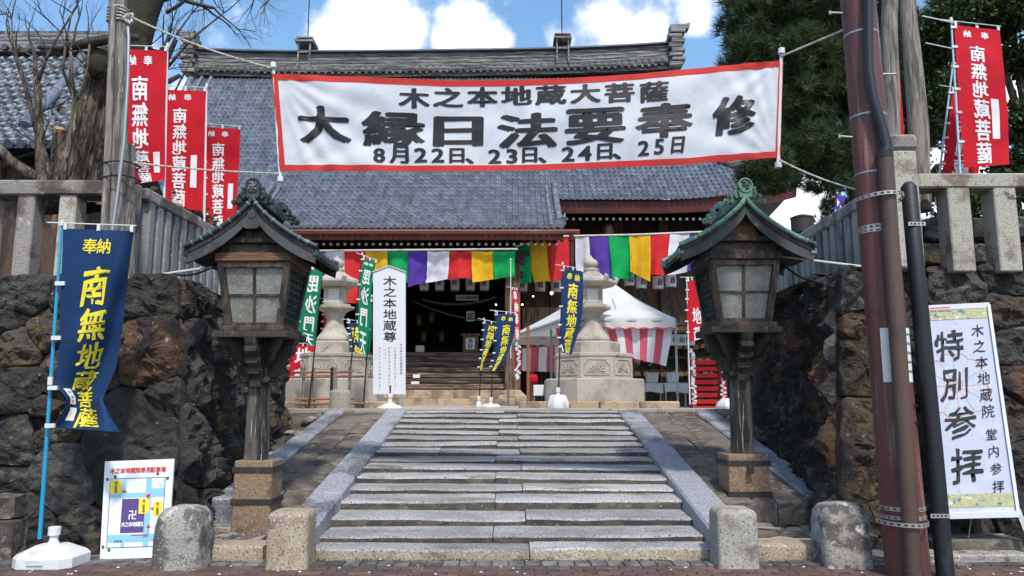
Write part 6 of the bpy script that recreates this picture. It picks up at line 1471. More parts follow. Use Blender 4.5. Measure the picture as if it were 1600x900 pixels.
# straw rope and bell rope
m = MB(); pts = [Vector(at(660, 468, 28)).lerp(Vector(at(775, 464, 28)), i / 14) - Vector((0, 0, .22 * 4 * (i / 14) * (1 - i / 14))) for i in range(15)]
m.tube(pts, .045, 8); o = m.build('straw_rope', 'dark_rope', smooth=True); tag(o, 'sagging straw rope across the dark temple doorway', 'rope')
wire('bell_rope', at(645, 470, 27.5), at(770, 502, 25), .15, .02, 'dark_rope', 'thin rope slanting down across the dark temple doorway', 'rope')
# interior ornaments: hanging brass lanterns etc
for i, (px, py) in enumerate(((655, 505), (675, 500), (690, 530), (662, 530))):
    c = at(px, py, 30); o = MB().lathe(c, [(.02, .35), (.14, .28), (.16, .22), (.10, .18), (.10, -.05), (.15, -.1), (.04, -.16)][::-1], 8).build('brass_lantern', 'brass', smooth=40)
    tag(o, ORD[i] + ' dim brass lantern in the dark left half of the temple doorway', 'lantern', 'dim brass lanterns in the doorway')
for i, (px, py, r_) in enumerate(((833, 463, .032), (862, 458, .06), (816, 476, .035), (775, 476, .03))):
    o = MB().lathe(at(px, py, 26.0), [(.2 * r_, -r_), (.8 * r_, -.6 * r_), (r_, 0), (.8 * r_, .6 * r_), (.2 * r_, r_)], 10).build('light_bulb', 'bulb', smooth=True)
    tag(o, ['small warm bulb left of the bright bulb under the porch eave', 'bright white bulb under the right porch eave', 'warm bulb just above the blue banner by the column', 'faint warm bulb beside the brown column'][i], 'light bulb')
# paper lanterns
def paper_lantern(px, py, w_, h_, Y, label, grp, rot=0):
    c = at(px, py, Y); k = Y / FPX; r_ = w_ * k / 2; h = h_ * k
    t = thing('paper_lantern', label, 'lantern', (c.x, c.y, c.z - h / 2), grp)
    prof = [(r_ * .62, -h / 2 - .04), (r_ * .64, -h / 2)]; n = 7
    for i in range(n): a = i / (n - 1); prof += [(r_ * (.93 + .07 * math.sin(PI * a)), -h / 2 + h * (a + .0) * .98 + .01), (r_ * (.90 + .07 * math.sin(PI * a)), -h / 2 + h * min(1, a + .07) * .98 + .01)]
    prof += [(r_ * .64, h / 2)]
    MB().lathe(c, prof, 18).build('paper_shade', 'cur_white', t, smooth=35)
    MB().lathe(c, [(r_ * .66, h / 2 - .005), (r_ * .66, h / 2 + .05), (r_ * .3, h / 2 + .055)], 14).lathe(c, [(r_ * .60, -h / 2 - .05), (r_ * .66, -h / 2 - .045), (r_ * .66, -h / 2 + .012)], 14).tube([c + Vector((0, 0, h / 2)), c + Vector((0, 0, h / 2 + .5))], .012, 6).build('rim', 'wood_dark', t)
    rr = r_ * 1.01; a0 = -PI / 2 + rot
    S = Surf(lambda u, v: (c.x + rr * math.cos(a0 + (u - .5) * 1.8), c.y + rr * math.sin(a0 + (u - .5) * 1.8), c.z + h * (.5 - v)), 8, 1)
    S.drape(S.chars([('超', .5, .5, r_ * 1.0, r_ * 1.2)], .02), .006).build('lettering', 'ink', t)
for i, px in enumerate((663, 687, 711, 735, 757)): paper_lantern(px, 443, 15, 22, 26.2, ORD[i] + ' from the left of the shaded paper lanterns beneath the main festival curtain', 'paper lanterns under the porch curtain')
for i, (px, py) in enumerate(((816, 446), (844, 446), (869, 447))): paper_lantern(px, py, 17, 20, 27.0, ORD[i] + ' paper lantern right of the brown column, under the shaded curtain', 'paper lanterns by the porch side')
for i, (px, py) in enumerate(((983, 437), (1002, 441), (1028, 442), (1048, 439))): paper_lantern(px, py, 18, 20, 26.9, ['paper lantern half hidden under the green panel of the right curtain', 'paper lantern under the yellow panel of the right curtain', 'white paper lantern under the red panel of the right curtain', 'white paper lantern under the white panel of the right curtain'][i], 'paper lanterns under the right curtain', rot=.25)
# shaded items of brass under the right eave
o = MB().lathe(at(951, 362, 26.9), [(.05, .3), (.16, .22), (.20, .05), (.18, -.1), (.2, -.16), (.06, -.2)][::-1], 12).build('brass_lantern', 'brass', smooth=40); tag(o, 'round brass lantern above the rod of the right curtain', 'lantern')

# five-coloured curtains
def curtain(name, label, panels, Ya, Yb, pxa, pxb, rod, seed, tie=False):
    """panels: (material, top left px, top left py, top right px, py, bottom left px, py, bottom right px, py)"""
    t = thing(name, label, 'curtain', at(panels[0][1], panels[0][2], Ya))
    for i, p in enumerate(panels):
        mt, x0, y0, x1, y1, bx0, by0, bx1, by1 = p
        def fn(u, v):
            tx, ty = x0 + (x1 - x0) * u, y0 + (y1 - y0) * u + .8 * math.sin(PI * u); bx_, by_ = bx0 + (bx1 - bx0) * u, by0 + (by1 - by0) * u - 1.6 * math.sin(PI * u) * (1 if (i + seed) % 2 else -.3)
            px, py = tx + (bx_ - tx) * v + 1.1 * math.sin(v * 4 + i * 1.3 + seed) * v, ty + (by_ - ty) * v
            f_ = (tx - pxa) / (pxb - pxa); Y = Ya + (Yb - Ya) * f_
            Y += .10 * math.sin(u * 4.6 + i * 2.1) * (.3 + v) + .03 * math.sin(u * 15 + i) * (.4 + .6 * v) + .10 * noise.noise(Vector((u * 2 + i * 3, v * 3, seed))) * v
            return at(px, py, Y)
        Surf(fn, 8, 12).mb().build('curtain_panel', mt, t, smooth='all')
    MB().tube([at(*r_) for r_ in rod], .035, 8).build('rod', 'bamboo' if tie else 'plaster', t, smooth=True)
    return t
P_, W__, R_, Y_, G_ = 'cur_purple', 'cur_white', 'cur_red', 'cur_yellow', 'cur_green'
xs = [388, 420, 452, 482, 508, 538, 571, 605, 637, 668, 702, 737, 770, 805]
cols = [Y_, G_, P_, W__, P_, W__, R_, Y_, G_, P_, W__, R_, Y_, G_]
cols = [G_, P_, W__, R_, P_, W__, R_, Y_, G_, P_, W__, R_, Y_, G_]
bot = [438] * 14; bl_ = {508: (440, 442), 538: (473, 474), 571: (440, 450), 605: (436, 442), 637: (449, 443), 668: (442, 436), 702: (438, 435), 737: (441, 436), 770: (437, 433)}
pans = []
xb = {508: 506, 538: 540, 571: 573, 605: 607, 637: 637, 668: 666, 702: 700, 737: 738, 770: 772, 805: 803}
for i in range(13):
    a, b = xs[i], xs[i + 1]; q = bl_.get(a, (440, 440)); yy = 393 - (a - 500) * .002
    pans.append((cols[i + 1], a, 392.5, b, 392.5, xb.get(a, a), q[0], xb.get(b, b), q[1]))
curtain('festival_curtain', 'long five-coloured silk curtain hung across the temple porch', pans, 23.85, 23.85, 388, 805, [(380, 393, 23.85), (600, 391, 23.85), (809, 389, 23.85)], 1)
curtain('festival_curtain', 'short shaded curtain of green, yellow and red at the side of the porch', [(G_, 803, 388, 829, 381, 803, 443, 832, 441), (Y_, 824, 380, 856, 371, 834, 442, 860, 440), (R_, 856, 370, 889, 370, 860, 441, 892, 432)], 24.5, 26.2, 803, 892, [(806, 385, 24.5), (856, 369, 25.6), (892, 369, 26.2)], 2)
curtain('festival_curtain', 'right five-coloured curtain under the main eave behind the right lantern', [(W__, 899, 370, 920, 370, 900, 427, 926, 437), (P_, 919, 370, 952, 369, 925, 436, 957, 436), (G_, 951, 369, 984, 368, 956, 437, 989, 437), (Y_, 983, 368, 1016, 368, 986, 424, 1017, 440), (R_, 1015, 367, 1047, 366, 1016, 430, 1040, 432), (W__, 1047, 366, 1078, 365, 1041, 430, 1073, 425), (P_, 1078, 365, 1100, 364, 1073, 424, 1096, 422)], 26.2, 26.2, 899, 1100, [(880, 369, 26.2), (1000, 366.5, 26.2), (1104, 362, 26.2)], 3)

# ================================================================== STONE LANTERNS
def stone_lantern(x, y, label):
    t = thing('stone_lantern', label, 'stone lantern', (x, y, CZ), 'large stone lanterns before the hall')
    c = (x, y, CZ); o8 = PI / 8; S2 = 1.0
    k = 16.4 / FPX
    def z(py): return at(928, py, y - .3).z - CZ
    # footing stones
    for i in range(4): MB().cbox((x - 1.25 + .82 * i, y - 1.15, CZ + .05), (.405, .25, .085), .02, jit=.008).build('footing_stone', 'stone_base', t)
    MB().lathe(c, [(1.15, 0), (1.15, .60), (1.12, .62), (.9, .625)], 8, o8).build('lower_plinth', 'granite_warm', t)
    MB().lathe((x, y, CZ + .625), [(.90, 0), (.90, .47), (.92, .475), (.92, .53), (.86, .55)], 8, o8).build('carved_plinth', 'granite_warm', t)
    up_ = None
    m = MB()      # carved cartouches on each face
    ap_ = .90 * math.cos(PI / 8)
    for q in range(8):
        a = q * PI / 4 - PI / 2; n_ = Vector((math.cos(a), math.sin(a), 0)); s_ = Vector((-math.sin(a), math.cos(a), 0)); cc = Vector((x, y, CZ + .86)) + n_ * (ap_ + .003)
        w_, h_ = .27, .16; pts = [(-w_, -h_), (w_, -h_), (w_, h_ * .3), (w_ * .8, h_ * .55), (w_ * .7, h_), (-w_ * .7, h_), (-w_ * .8, h_ * .55), (-w_, h_ * .3), (-w_, -h_)]
        m.tube([cc + s_ * a_ + Vector((0, 0, b_)) for a_, b_ in pts], .012, 4, cap=False)
        for g in range(7):
            aa = PI * g / 6; m.tube([cc + s_ * (.05 * math.cos(aa)) + Vector((0, 0, -.08 + .03 * math.sin(aa))), cc + s_ * (.17 * math.cos(aa)) + Vector((0, 0, -.08 + .14 * math.sin(aa)))], [.010, .022], 5)
    m.build('relief_carving', 'granite_warm', t, smooth=True)
    MB().lathe((x, y, CZ + 1.175), [(.60, 0), (.62, .02), (.62, .24), (.57, .27)], 6, 0).build('upper_plinth', 'granite_warm', t)
    zb = 1.445
    MB().lathe((x, y, CZ + zb), [(.37, 0), (.40, .03), (.40, .07), (.36, .13), (.29, .22), (.215, .34), (.185, .46), (.19, .56), (.22, .62), (.23, .65)], 24).build('shaft', 'granite_warm', t, smooth=50)
    MB().lathe((x, y, CZ + zb + .65), [(.24, 0), (.30, .04), (.42, .09), (.43, .11), (.43, .15), (.34, .16), (.34, .20)], 6, 0).build('tray', 'granite_warm', t)
    zf = zb + .85
    fb = MB()
    for q in range(4):
        a = q * PI / 2 + PI / 4; fb.cbox((x + .225 * math.cos(a) * 1.1, y + .225 * math.sin(a) * 1.1, CZ + zf + .19), (.05, .05, .19), .012)
    fb.cbox((x, y, CZ + zf + .022), (.225, .225, .022), .006); fb.cbox((x, y, CZ + zf + .36), (.225, .225, .022), .006); fb.build('firebox', 'granite_warm', t)
    for q in range(4):
        a = q * PI / 2; MB().box((x + .195 * math.cos(a), y + .195 * math.sin(a), CZ + zf + .19), (.006, .14, .155), Matrix.Rotation(a, 3, 'Z')).build('paper_window', 'paper_pane', t)
    zr_ = zf + .38
    MB().lathe((x, y, CZ + zr_), [(.40, 0), (.50, .03), (.56, .10), (.555, .15), (.46, .20), (.34, .25), (.24, .31), (.19, .35), (.18, .38)], 6, 0).build('roof', 'granite_warm', t, smooth=20)
    m = MB()
    for q in range(6): a = q * PI / 3; m.tube([(x + .53 * math.cos(a), y + .53 * math.sin(a), CZ + zr_ + .11), (x + .58 * math.cos(a), y + .58 * math.sin(a), CZ + zr_ + .19), (x + .53 * math.cos(a), y + .53 * math.sin(a), CZ + zr_ + .24)], [.06, .05, .03], 8)
    m.build('roof_scroll', 'granite_warm', t, smooth=True, kind='stuff')
    MB().lathe((x, y, CZ + zr_ + .37), [(.16, 0), (.18, .03), (.17, .06), (.10, .08), (.10, .09), (.14, .12), (.165, .18), (.145, .24), (.08, .29), (.03, .32), (.015, .37)], 18).build('finial', 'granite_warm', t, smooth=50)
    return t
stone_lantern(-3.98, 17.2, 'tall stone lantern on an octagonal carved plinth at the left of the court')
stone_lantern(1.80, 17.2, 'tall stone lantern on an octagonal carved plinth in front of the white tent')

# bamboo barrier before the left stone lantern
bb = thing('bamboo_barrier', 'low brown bamboo rail barrier before the left stone lantern', 'barrier', at(520, 640, 14.8))
for (x0, x1, py) in ((450, 551, 582), (455, 571, 589), (460, 552, 624), (462, 570, 631)): MB().tube([at(x0, py, 14.8), at(x1, py - 1, 14.8)], .022, 8).build('rail', 'bamboo', bb, smooth=True)
for px in (475, 491, 519, 525, 547): a = at(px, 574, 14.8); MB().tube([a, (a.x, 14.83, CZ)], .032, 8).build('stake', 'black_wood' if px == 519 else 'wood_grey', bb, smooth=True)

# ================================================================== TENT
tt = thing('festival_tent', 'white canopy tent with red and white striped side curtain beside the right stone lantern', 'tent', (2.2, 19.5, CZ))
A = at(1055, 497, 17.5); A.z = 3.25; F = Vector((1.15, 17.5, 3.25)); Lc = at(794, 529, 22.6); Lc.z = 3.25; B = A + (Lc - F); B.z = 3.25; PK = at(950, 436, 20.0)
def tri(a, b, sag=.10, n=10):
    def fn(u, v):
        e = a.lerp(b, u); p = PK.lerp(e, v); s_ = sag * math.sin(PI * v) * (1 if True else 0); return p - Vector((0, 0, s_ * .8)) + Vector((0, 0, .02 * noise.noise(Vector((u * 5, v * 5, a.x)))))
    return Surf(fn, n, n)
for a, b in ((F, A), (A, B), (B, Lc), (Lc, F)): tri(a, b).mb().build('canopy', 'tent_white', tt, smooth='all')
def valance(a, b, h, n, mt, wav=.0, drop=.035, name='valance'):
    S = Surf(lambda u, v: a.lerp(b, u) + Vector((0, -.02, -h * v - (abs(math.sin(u * n * PI)) * -drop if v > .5 else 0))) + Vector((0, -.015 * math.sin(u * n * PI), 0)), n * 6, 2); return S.mb().build(name, mt, tt, smooth='all')
valance(F, A, .27, 9, 'tent_white'); valance(Lc, F, .22, 26, 'tent_white', drop=.07); valance(A, B, .27, 12, 'tent_white'); valance(B, Lc, .27, 9, 'tent_white')
MB().tube([F + Vector((0, -.03, -.25)) + (A - F) * (i / 54) + Vector((0, 0, .035 * abs(math.sin(i / 6 * PI)))) for i in range(55)], .014, 6).build('valance_trim', 'tent_red', tt)
# frame
for p in (A, F, Lc, B): MB().tube([(p.x, p.y, CZ), (p.x, p.y, p.z - .02)], .028, 8).build('leg', 'steel', tt)
m = MB()
for a, b in ((F, A), (A, B), (B, Lc), (Lc, F)): m.tube([a - Vector((0, 0, .06)), b - Vector((0, 0, .06))], .02, 6); m.tube([a.lerp(b, .5) - Vector((0, 0, .06)), PK - Vector((0, 0, .12))], .016, 6)
for p in (A, F, Lc, B): m.tube([p - Vector((0, 0, .06)), PK - Vector((0, 0, .12))], .018, 6)
m.build('frame', 'steel', tt)
xx = at(825, 520, 16.9); MB().tube([(xx.x, 16.9, CZ), (xx.x, 16.9, 3.0)], .035, 8).build('leg', 'bamboo', tt)
xx = at(861, 510, 19.5); MB().tube([(xx.x, 19.5, CZ), (xx.x, 19.5, 3.2)], .028, 8).build('leg', 'steel', tt)
# striped curtains: each stripe a panel
def striped(p0, p1, q0, q1, Y0, Y1, n, first, seed):
    """px corners: top left, top right, bottom left, bottom right"""
    for i in range(n):
        def fn(u, v):
            s_ = (i + u) / n; tx, ty = p0[0] + (p1[0] - p0[0]) * s_, p0[1] + (p1[1] - p0[1]) * s_; bx_, by_ = q0[0] + (q1[0] - q0[0]) * s_, q0[1] + (q1[1] - q0[1]) * s_
            return at(tx + (bx_ - tx) * v + 1.2 * math.sin(v * 4 + seed) * v, ty + (by_ - ty) * v, Y0 + (Y1 - Y0) * s_ + .07 * math.sin(s_ * 21 + v * 2 + seed) * (.2 + v))
        Surf(fn, 4, 8).mb().build('stripe', 'tent_red' if (i + first) % 2 == 0 else 'cur_white', tt, smooth='all')
striped((905, 507), (1052, 502), (930, 545), (1042, 572), 17.62, 17.62, 11, 1, 1)
striped((804, 545), (880, 541), (804, 579), (880, 582), 22.6, 21.5, 6, 0, 2)
striped((960, 552), (1030, 560), (962, 568), (1020, 572), 19.8, 19.8, 6, 0, 3)
striped((868, 512), (912, 508), (874, 536), (915, 528), 19.2, 18.6, 3, 0, 4)
# red crate rack, tables, plaques
rk_ = thing('red_rack', 'red lacquered fortune-paper rack with open shelves behind the right lantern post', 'rack', at(1103, 634, 16.4))
def PR(px, py, Y=16.4): return at(px, py, Y)
for k in range(8):
    a, b = PR(1086, 563 + k * 10.2), PR(1122, 563 + k * 10.2)
    MB().span(a.x, b.x, 16.4, 16.44, a.z - .09, a.z, .006).build('shelf_board', 'red_paint', rk_); MB().span(a.x, b.x, 16.445, 16.85, a.z - .09, a.z - .07).build('shelf', 'red_paint', rk_)
for px in (1084, 1124): a, b = PR(px, 560), PR(px, 635); MB().span(a.x - .02, a.x + .02, 16.36, 16.9, CZ, a.z).build('side_panel', 'red_paint', rk_)
for (px, py, w_) in ((1101, 586, 9), (1096, 596, 4), (1097, 606, 4)): a = PR(px, py); MB().box((a.x, 16.6, a.z), (w_ * .0068, .05, .03)).build('paper_slips', 'white_paint', rk_)
MB().span(PR(1124, 600).x + .04, PR(1138, 600).x, 16.5, 16.9, CZ, PR(1124, 592).z).build('side_crate', 'red_paint', rk_)
for px in (1079, 1125):
    m = MB(); random.seed(px); a = PR(px, 548); t = thing('paper_strip_pole', 'pole covered in tied white fortune papers ' + ('left' if px == 1079 else 'right') + ' of the red rack', 'pole', (a.x, 16.3, CZ))
    MB().tube([(a.x, 16.3, CZ), (a.x, 16.3, a.z)], .015, 6).build('pole', 'steel', t)
    for k in range(26): m.box((a.x + random.uniform(-.04, .04), 16.27 + random.uniform(-.04, .02), CZ + .1 + k * .045), (random.uniform(.015, .045), .01, random.uniform(.012, .03)), Matrix.Rotation(random.uniform(-.8, .8), 3, 'Y'))
    m.build('tied_papers', 'white_paint', t, kind='stuff')
for i, (x0, x1) in enumerate(((1005, 1037), (1038, 1076))):
    t = thing('folding_table', ['left', 'right'][i] + ' of two tables with white cloths under the plaque rack', 'table', at((x0 + x1) / 2, 632, 18.6))
    a, b = at(x0, 599, 18.4), at(x1 - 1, 599, 18.4)
    MB().span(a.x, b.x, 18.4, 19.0, a.z - .02, a.z, .004).build('table_top', 'plaster', t)
    S = Surf(lambda u, v: (a.x + (b.x - a.x) * u, 18.39 - .02 * math.sin(u * 9 + i) * v, a.z + .006 - .22 * v + .02 * math.sin(u * 5) * v), 12, 4); S.mb().build('tablecloth', 'table_cloth', t, smooth='all')
    for x in (a.x + .05, b.x - .05): MB().tube([(x, 18.5, CZ), (x, 18.5, a.z - .02)], .015, 6).build('leg', 'steel', t)
for i, px in enumerate((1019, 1051)):
    a = at(px, 590, 18.6); t = thing('plastic_tub', ['left', 'right'][i] + ' pale plastic tub of charms on the white tables', 'tub', (a.x, 18.6, a.z - .12))
    m = MB(); s0, s1 = (.125, .15)
    m.v += [Vector((a.x + sx * h, 18.65 + sy * h * .7, a.z + z_)) for z_, h in ((-.12, s0), (.10, s1)) for sx, sy in ((-1, -1), (1, -1), (1, 1), (-1, 1))]
    m.f += [[0, 1, 5, 4], [1, 2, 6, 5], [2, 3, 7, 6], [3, 0, 4, 7], [0, 3, 2, 1]]; m.mi += [0] * 5; m.build('body', 'lam', t); MB().cbox((a.x, 18.65, a.z + .11), (.165, .12, .012), .004).build('rim', 'white_pl', t)
er = thing('plaque_rack', 'wooden rack hung with rows of votive plaques at the right of the court', 'rack', at(1060, 632, 19.6))
a, b = at(992, 535, 19.6), at(1160, 535, 19.6)
for z_ in (a.z, a.z - .36, a.z - .70, a.z - 1.0): MB().span(a.x, b.x, 19.6, 19.68, z_ - .05, z_).build('rail', 'wood_brown', er)
for k in range(5): x = a.x + (b.x - a.x) * k / 4; MB().span(x - .04, x + .04, 19.62, 19.7, CZ, a.z + .3).build('rack_post', 'wood_brown', er)
MB().span(a.x, b.x, 19.75, 19.8, CZ, a.z + .1).build('back_board', 'wood_dark', er)
m = MB().bar((a.x - .3, 19.3, a.z + .22), (b.x + .2, 19.3, a.z + .22), .9, .06); m.build('rack_roof', 'wood_brown', er)
em = MB(); em.prism([(-.075, 0, -.05), (.075, 0, -.05), (.075, 0, .035), (0, 0, .06), (-.075, 0, .035)], (0, .012, 0)); eme = em.mesh('votive_plaque', 'ema')
random.seed(21)
for r_ in range(3):
    x = a.x + .05
    while x < b.x - .05:
        if random.random() < .85: share('votive_plaque', eme, er, (x, 19.58 - random.uniform(0, .02), a.z - .11 - r_ * .345 + random.uniform(-.015, .015)), (0, random.uniform(-.1, .1), random.uniform(-.2, .2)), (1.05,) * 3)
        x += random.uniform(.17, .26)
sg = thing('rack_sign', 'white lit sign with black writing above the plaque rack', 'sign', at(1062, 531, 19.2)); c = at(1065, 531, 19.0)
MB().cbox(c, (.33, .03, .14), .008).build('panel', 'white_paint', sg); S = Surf(lambda u, v: (c.x - .33 + .66 * u, c.y - .032, c.z + .14 - .28 * v), 1, 1); S.drape(S.chars(row('奉納所', .5, .25, .75, .15, .17), .01), .002).build('lettering', 'ink', sg)
# dim stand and small red things left of the tent
t, c, k = boxthing('white_stand_sign', 'small white placard on a stand beside the left tent leg', 'sign', 842, 610, 17, 17, 17.4, .02, 'white_paint')
MB().tube([(c.x - .1, c.y, c.z), (c.x - .1, c.y, CZ)], .015, 6).build('leg', 'steel', t)
o = MB().lathe(at(833, 592, 17.6), [(.05, -.12), (.11, -.06), (.12, .03), (.07, .10)], 8).build('red_cloth_bundle', 'cloth_red', smooth=True); tag(o, 'small red cloth bundle hanging below the striped curtain by the tent leg', 'cloth')
o = MB().tube([at(826, 578, 17.2), at(823, 637, 17.2)], .02, 8).build('white_post', 'white_pl'); tag(o, 'thin white post standing by the left tent leg', 'post')
for i, (px, py) in enumerate(((809, 585),)):
    m = MB(); random.seed(4)
    for k in range(22): m.box(at(px + random.uniform(-3, 3), 536 + k * 2.6, 18.2), (random.uniform(.02, .05), .015, .02), Matrix.Rotation(random.uniform(-1, 1), 3, 'Y'))
    o = m.build('paper_streamer', 'white_paint'); tag(o, 'hanging streamer of white paper strips beside the brown temple column', 'streamer')
# ================================================================== LEFT BUILDING
lb = thing('tiled_outbuilding', 'old outbuilding with a glazed grey wavy tiled roof behind the gnarled tree', 'building', (-12, 16, CZ))
EY, RY = 13.6, 17.4
ze, zr2 = at(60, 226, EY).z, at(60, 88, RY).z
def lz(Y): t_ = (Y - EY) / (RY - EY); return ze + (zr2 - ze) * (.80 * t_ + .20 * t_ * t_)
XR = at(158, 90, RY).x
TW = .235
tm = MB()
def tprof(t_): return .055 * math.cos((t_ - .25) * 2 * PI)
NSG = 6
for j, (yy, hz) in enumerate(((0, -.01), (0, .065), (1, .0))):
    for i in range(NSG + 1): tm.v.append(Vector((i / NSG * TW, yy * .36, tprof(i / NSG) + hz)))
for j in range(2):
    for i in range(NSG): a = j * (NSG + 1) + i; tm.f.append([a, a + 1, a + NSG + 2, a + NSG + 1]); tm.mi.append(0)
tme = tm.mesh('roof_tile', 'tile_left', smooth='all', fix=False)
nr = 15; random.seed(31)
sl = math.atan2(zr2 - ze, RY - EY)
cnt = 0
for r_ in range(nr):
    t0 = r_ / nr; Y0 = EY + (RY - EY) * t0; Y1 = EY + (RY - EY) * (r_ + 1) / nr; ln = math.hypot(Y1 - Y0, lz(Y1) - lz(Y0)); ang = math.atan2(lz(Y1) - lz(Y0), Y1 - Y0)
    c = 0; xr_ = at(172, 100, Y0).x; x = XR + .3 + TW * 10 - TW
    while x > xr_: x -= TW
    xl_ = at(-20, 100, Y0).x
    while x > xl_ - TW and cnt < 299:
        o = share('roof_tile', tme, lb, (x, Y0 + random.uniform(-.012, .012), lz(Y0) + random.uniform(-.006, .010)), (ang + random.uniform(-.02, .02), random.uniform(-.02, .02), 0), (1, (ln + .02) / .36, 1)); x -= TW; cnt += 1
m = MB()
m.grid(lambda u, v: (XR - 10 + (at(172, 100, EY + (RY - EY) * v).x - XR + 10) * u, EY + (RY - EY) * v, lz(EY + (RY - EY) * v) - .06), 2, 12); m.grid(lambda u, v: (XR - 10 + 10.4 * u, RY + 4 * v, lz(RY - 3.8 * v) - .06), 2, 6); m.build('roof_deck', 'tile_left', lb)
m = MB(); x = XR + .3 + TW * 8 + TW * .25
while x > XR - 5: m.tube([(x, EY - .05, ze + .0), (x, EY + .1, ze + .05)], .085, 10); x -= TW
m.build('eave_rolls', 'tile_left', lb, kind='stuff', smooth=40)
for k, (h, dz) in enumerate(((.26, 0), (.24, .10), (.22, .20), (.21, .30), (.20, .40))): MB().span(XR - 10, XR + .55, RY - h, RY + h, zr2 + dz, zr2 + dz + .085).build('ridge_course', 'ridge', lb)
m = MB(); x = XR + .5
while x > XR - 7: m.tube([(x, RY, zr2 + .54), (x - .26, RY, zr2 + .54)], .10, 8); m.tube([(x, RY - .26, zr2 + .10), (x, RY - .34, zr2 + .09)], .07, 8); x -= .29
m.build('ridge_cap_tiles', 'tile_left', lb, kind='stuff')
# diagonal descending ridge with end tile
a, b = at(130, 80, RY - .2), at(38, 196, EY + .6); pts = [Vector((a.x + (b.x - a.x) * t_, a.y + (b.y - a.y) * t_, lz(a.y + (b.y - a.y) * t_) + .12)) for t_ in (0, .2, .4, .6, .8, 1)]
MB().tube(pts, .11, 10).build('descending_ridge', 'tile_left', lb, smooth=60)
m = MB(); c = at(96, 175, EY + 1.3); m.tube([c + Vector((.05, .5, .12)), c], .12, 10); m.tube([c + Vector((-.02, -.02, -.14)), c + Vector((-.12, -.05, .0)), c + Vector((-.04, -.05, .16)), c + Vector((.06, -.03, .2))], [.05, .06, .05, .03], 8); m.build('end_tile', 'tile_edge', lb, smooth=50)
MB().span(XR - 10, XR + 1.6, EY + .7, EY + 7.2, CZ, ze - .2).build('wall', 'wood_dark', lb)
for k in range(4): x = XR + 1.2 - k * 1.2; MB().span(x - .08, x + .08, EY + .6, EY + .75, CZ, ze - .1).build('wall_post', 'wood_brown', lb)
MB().span(XR - 10, XR + 1.6, EY + .55, EY + .66, 3.4, 4.6).build('lower_panel', 'door_wood', lb)

# ================================================================== BARE TREES (left)
def twigs(mb, p, d, ln, r, depth, rnd, spread=.55, grav=.02, n=5):
    """a branch as a wavering tube, forking at its end and along its length"""
    pts = [p]; rad = [r]; q = p.copy(); dd = d.normalized(); seg = 4 if depth > 1 else 3
    for i in range(seg):
        dd = (dd + Vector((rnd.uniform(-.2, .2), rnd.uniform(-.2, .2), rnd.uniform(-.1, .16)))).normalized(); q = q + dd * (ln / seg); pts.append(q.copy()); rad.append(r * (1 - .45 * (i + 1) / seg))
    mb.tube(pts, rad, n if r > .012 else 3, cap=False)
    if depth <= 0: return
    k = rnd.choice((2, 3, 3)) if depth > 1 else 3
    for i in range(k):
        j = rnd.randint(1, seg) if i else seg
        ax = Vector((rnd.uniform(-1, 1), rnd.uniform(-1, 1), rnd.uniform(-1, 1))).normalized()
        nd = (dd + ax * spread * rnd.uniform(.7, 1.4)).normalized()
        twigs(mb, pts[j].copy(), nd, ln * rnd.uniform(.58, .82), rad[j] * rnd.uniform(.55, .75), depth - 1, rnd, spread, grav, n)
rnd = random.Random(77)
gt = thing('gnarled_tree', 'old gnarled tree with a mossy stump and bare leaning limb behind the left fence', 'tree', at(100, 300, 9.3))
def gtrunk(u, v):
    path = [(112, 322), (118, 285), (128, 250), (143, 205), (155, 160), (163, 118), (172, 96)]; wd = [62, 54, 44, 35, 29, 23, 20]
    x = v * (len(path) - 1); i = min(int(x), len(path) - 2); f = x - i
    px, py = path[i][0] * (1 - f) + path[i + 1][0] * f, path[i][1] * (1 - f) + path[i + 1][1] * f; w_ = (wd[i] * (1 - f) + wd[i + 1] * f) * 9.3 / FPX
    c = at(px, py, 9.4); a = 2 * PI * u; d = Vector((math.cos(a), math.sin(a) * .8, 0))
    k = 1 - .16 * abs(noise.noise(Vector((math.cos(a) * 4.2, math.sin(a) * 4.2, c.z * 1.2 + a * .5)))) ** .5 - .14 * abs(noise.noise(Vector((math.cos(a) * 9, math.sin(a) * 9, c.z * 2.4)))) ** .6 + .34 * noise.noise(Vector((math.cos(a) * 1.6, math.sin(a) * 1.6, c.z * 1.3))) + .16 * noise.noise(Vector((math.cos(a) * 5, math.sin(a) * 5, c.z * 2.4 + a))) + .10 * abs(math.sin(a * 4 + c.z * 2.0))
    return c + d * w_ * k
m = MB(); m.grid(gtrunk, 96, 80); tr = m.build('trunk', 'bark', gt, smooth='all')
m = MB().tube([at(172, 100, 9.4), at(178, 94, 9.45), at(186, 92, 9.5)], [.17, .15, .06], 12, wob=.5); m.tube([at(158, 122, 9.15), at(152, 106, 9.1), at(160, 90, 9.15), at(175, 84, 9.3)], [.10, .13, .13, .06], 12, wob=.7); m.build('moss_cushion', 'bark_moss', gt, smooth='all')
m = MB().tube([at(168, 160, 9.7), at(188, 110, 9.8), at(204, 70, 9.9), at(220, 20, 10.0), at(240, -30, 10.1), at(262, -120, 10.3)], [.25, .24, .23, .22, .20, .16], 18, wob=.2); m.build('limb', 'bark_moss', gt, smooth='all')
m = MB().tube([at(215, 58, 9.0), at(180, 60, 9.0), at(140, 67, 9.0), at(95, 76, 9.0), at(60, 74, 9.0)], [.05, .055, .06, .045, .02], 10, wob=.6); m.build('limb', 'bark_thin', gt, smooth='all')
m = MB(); 
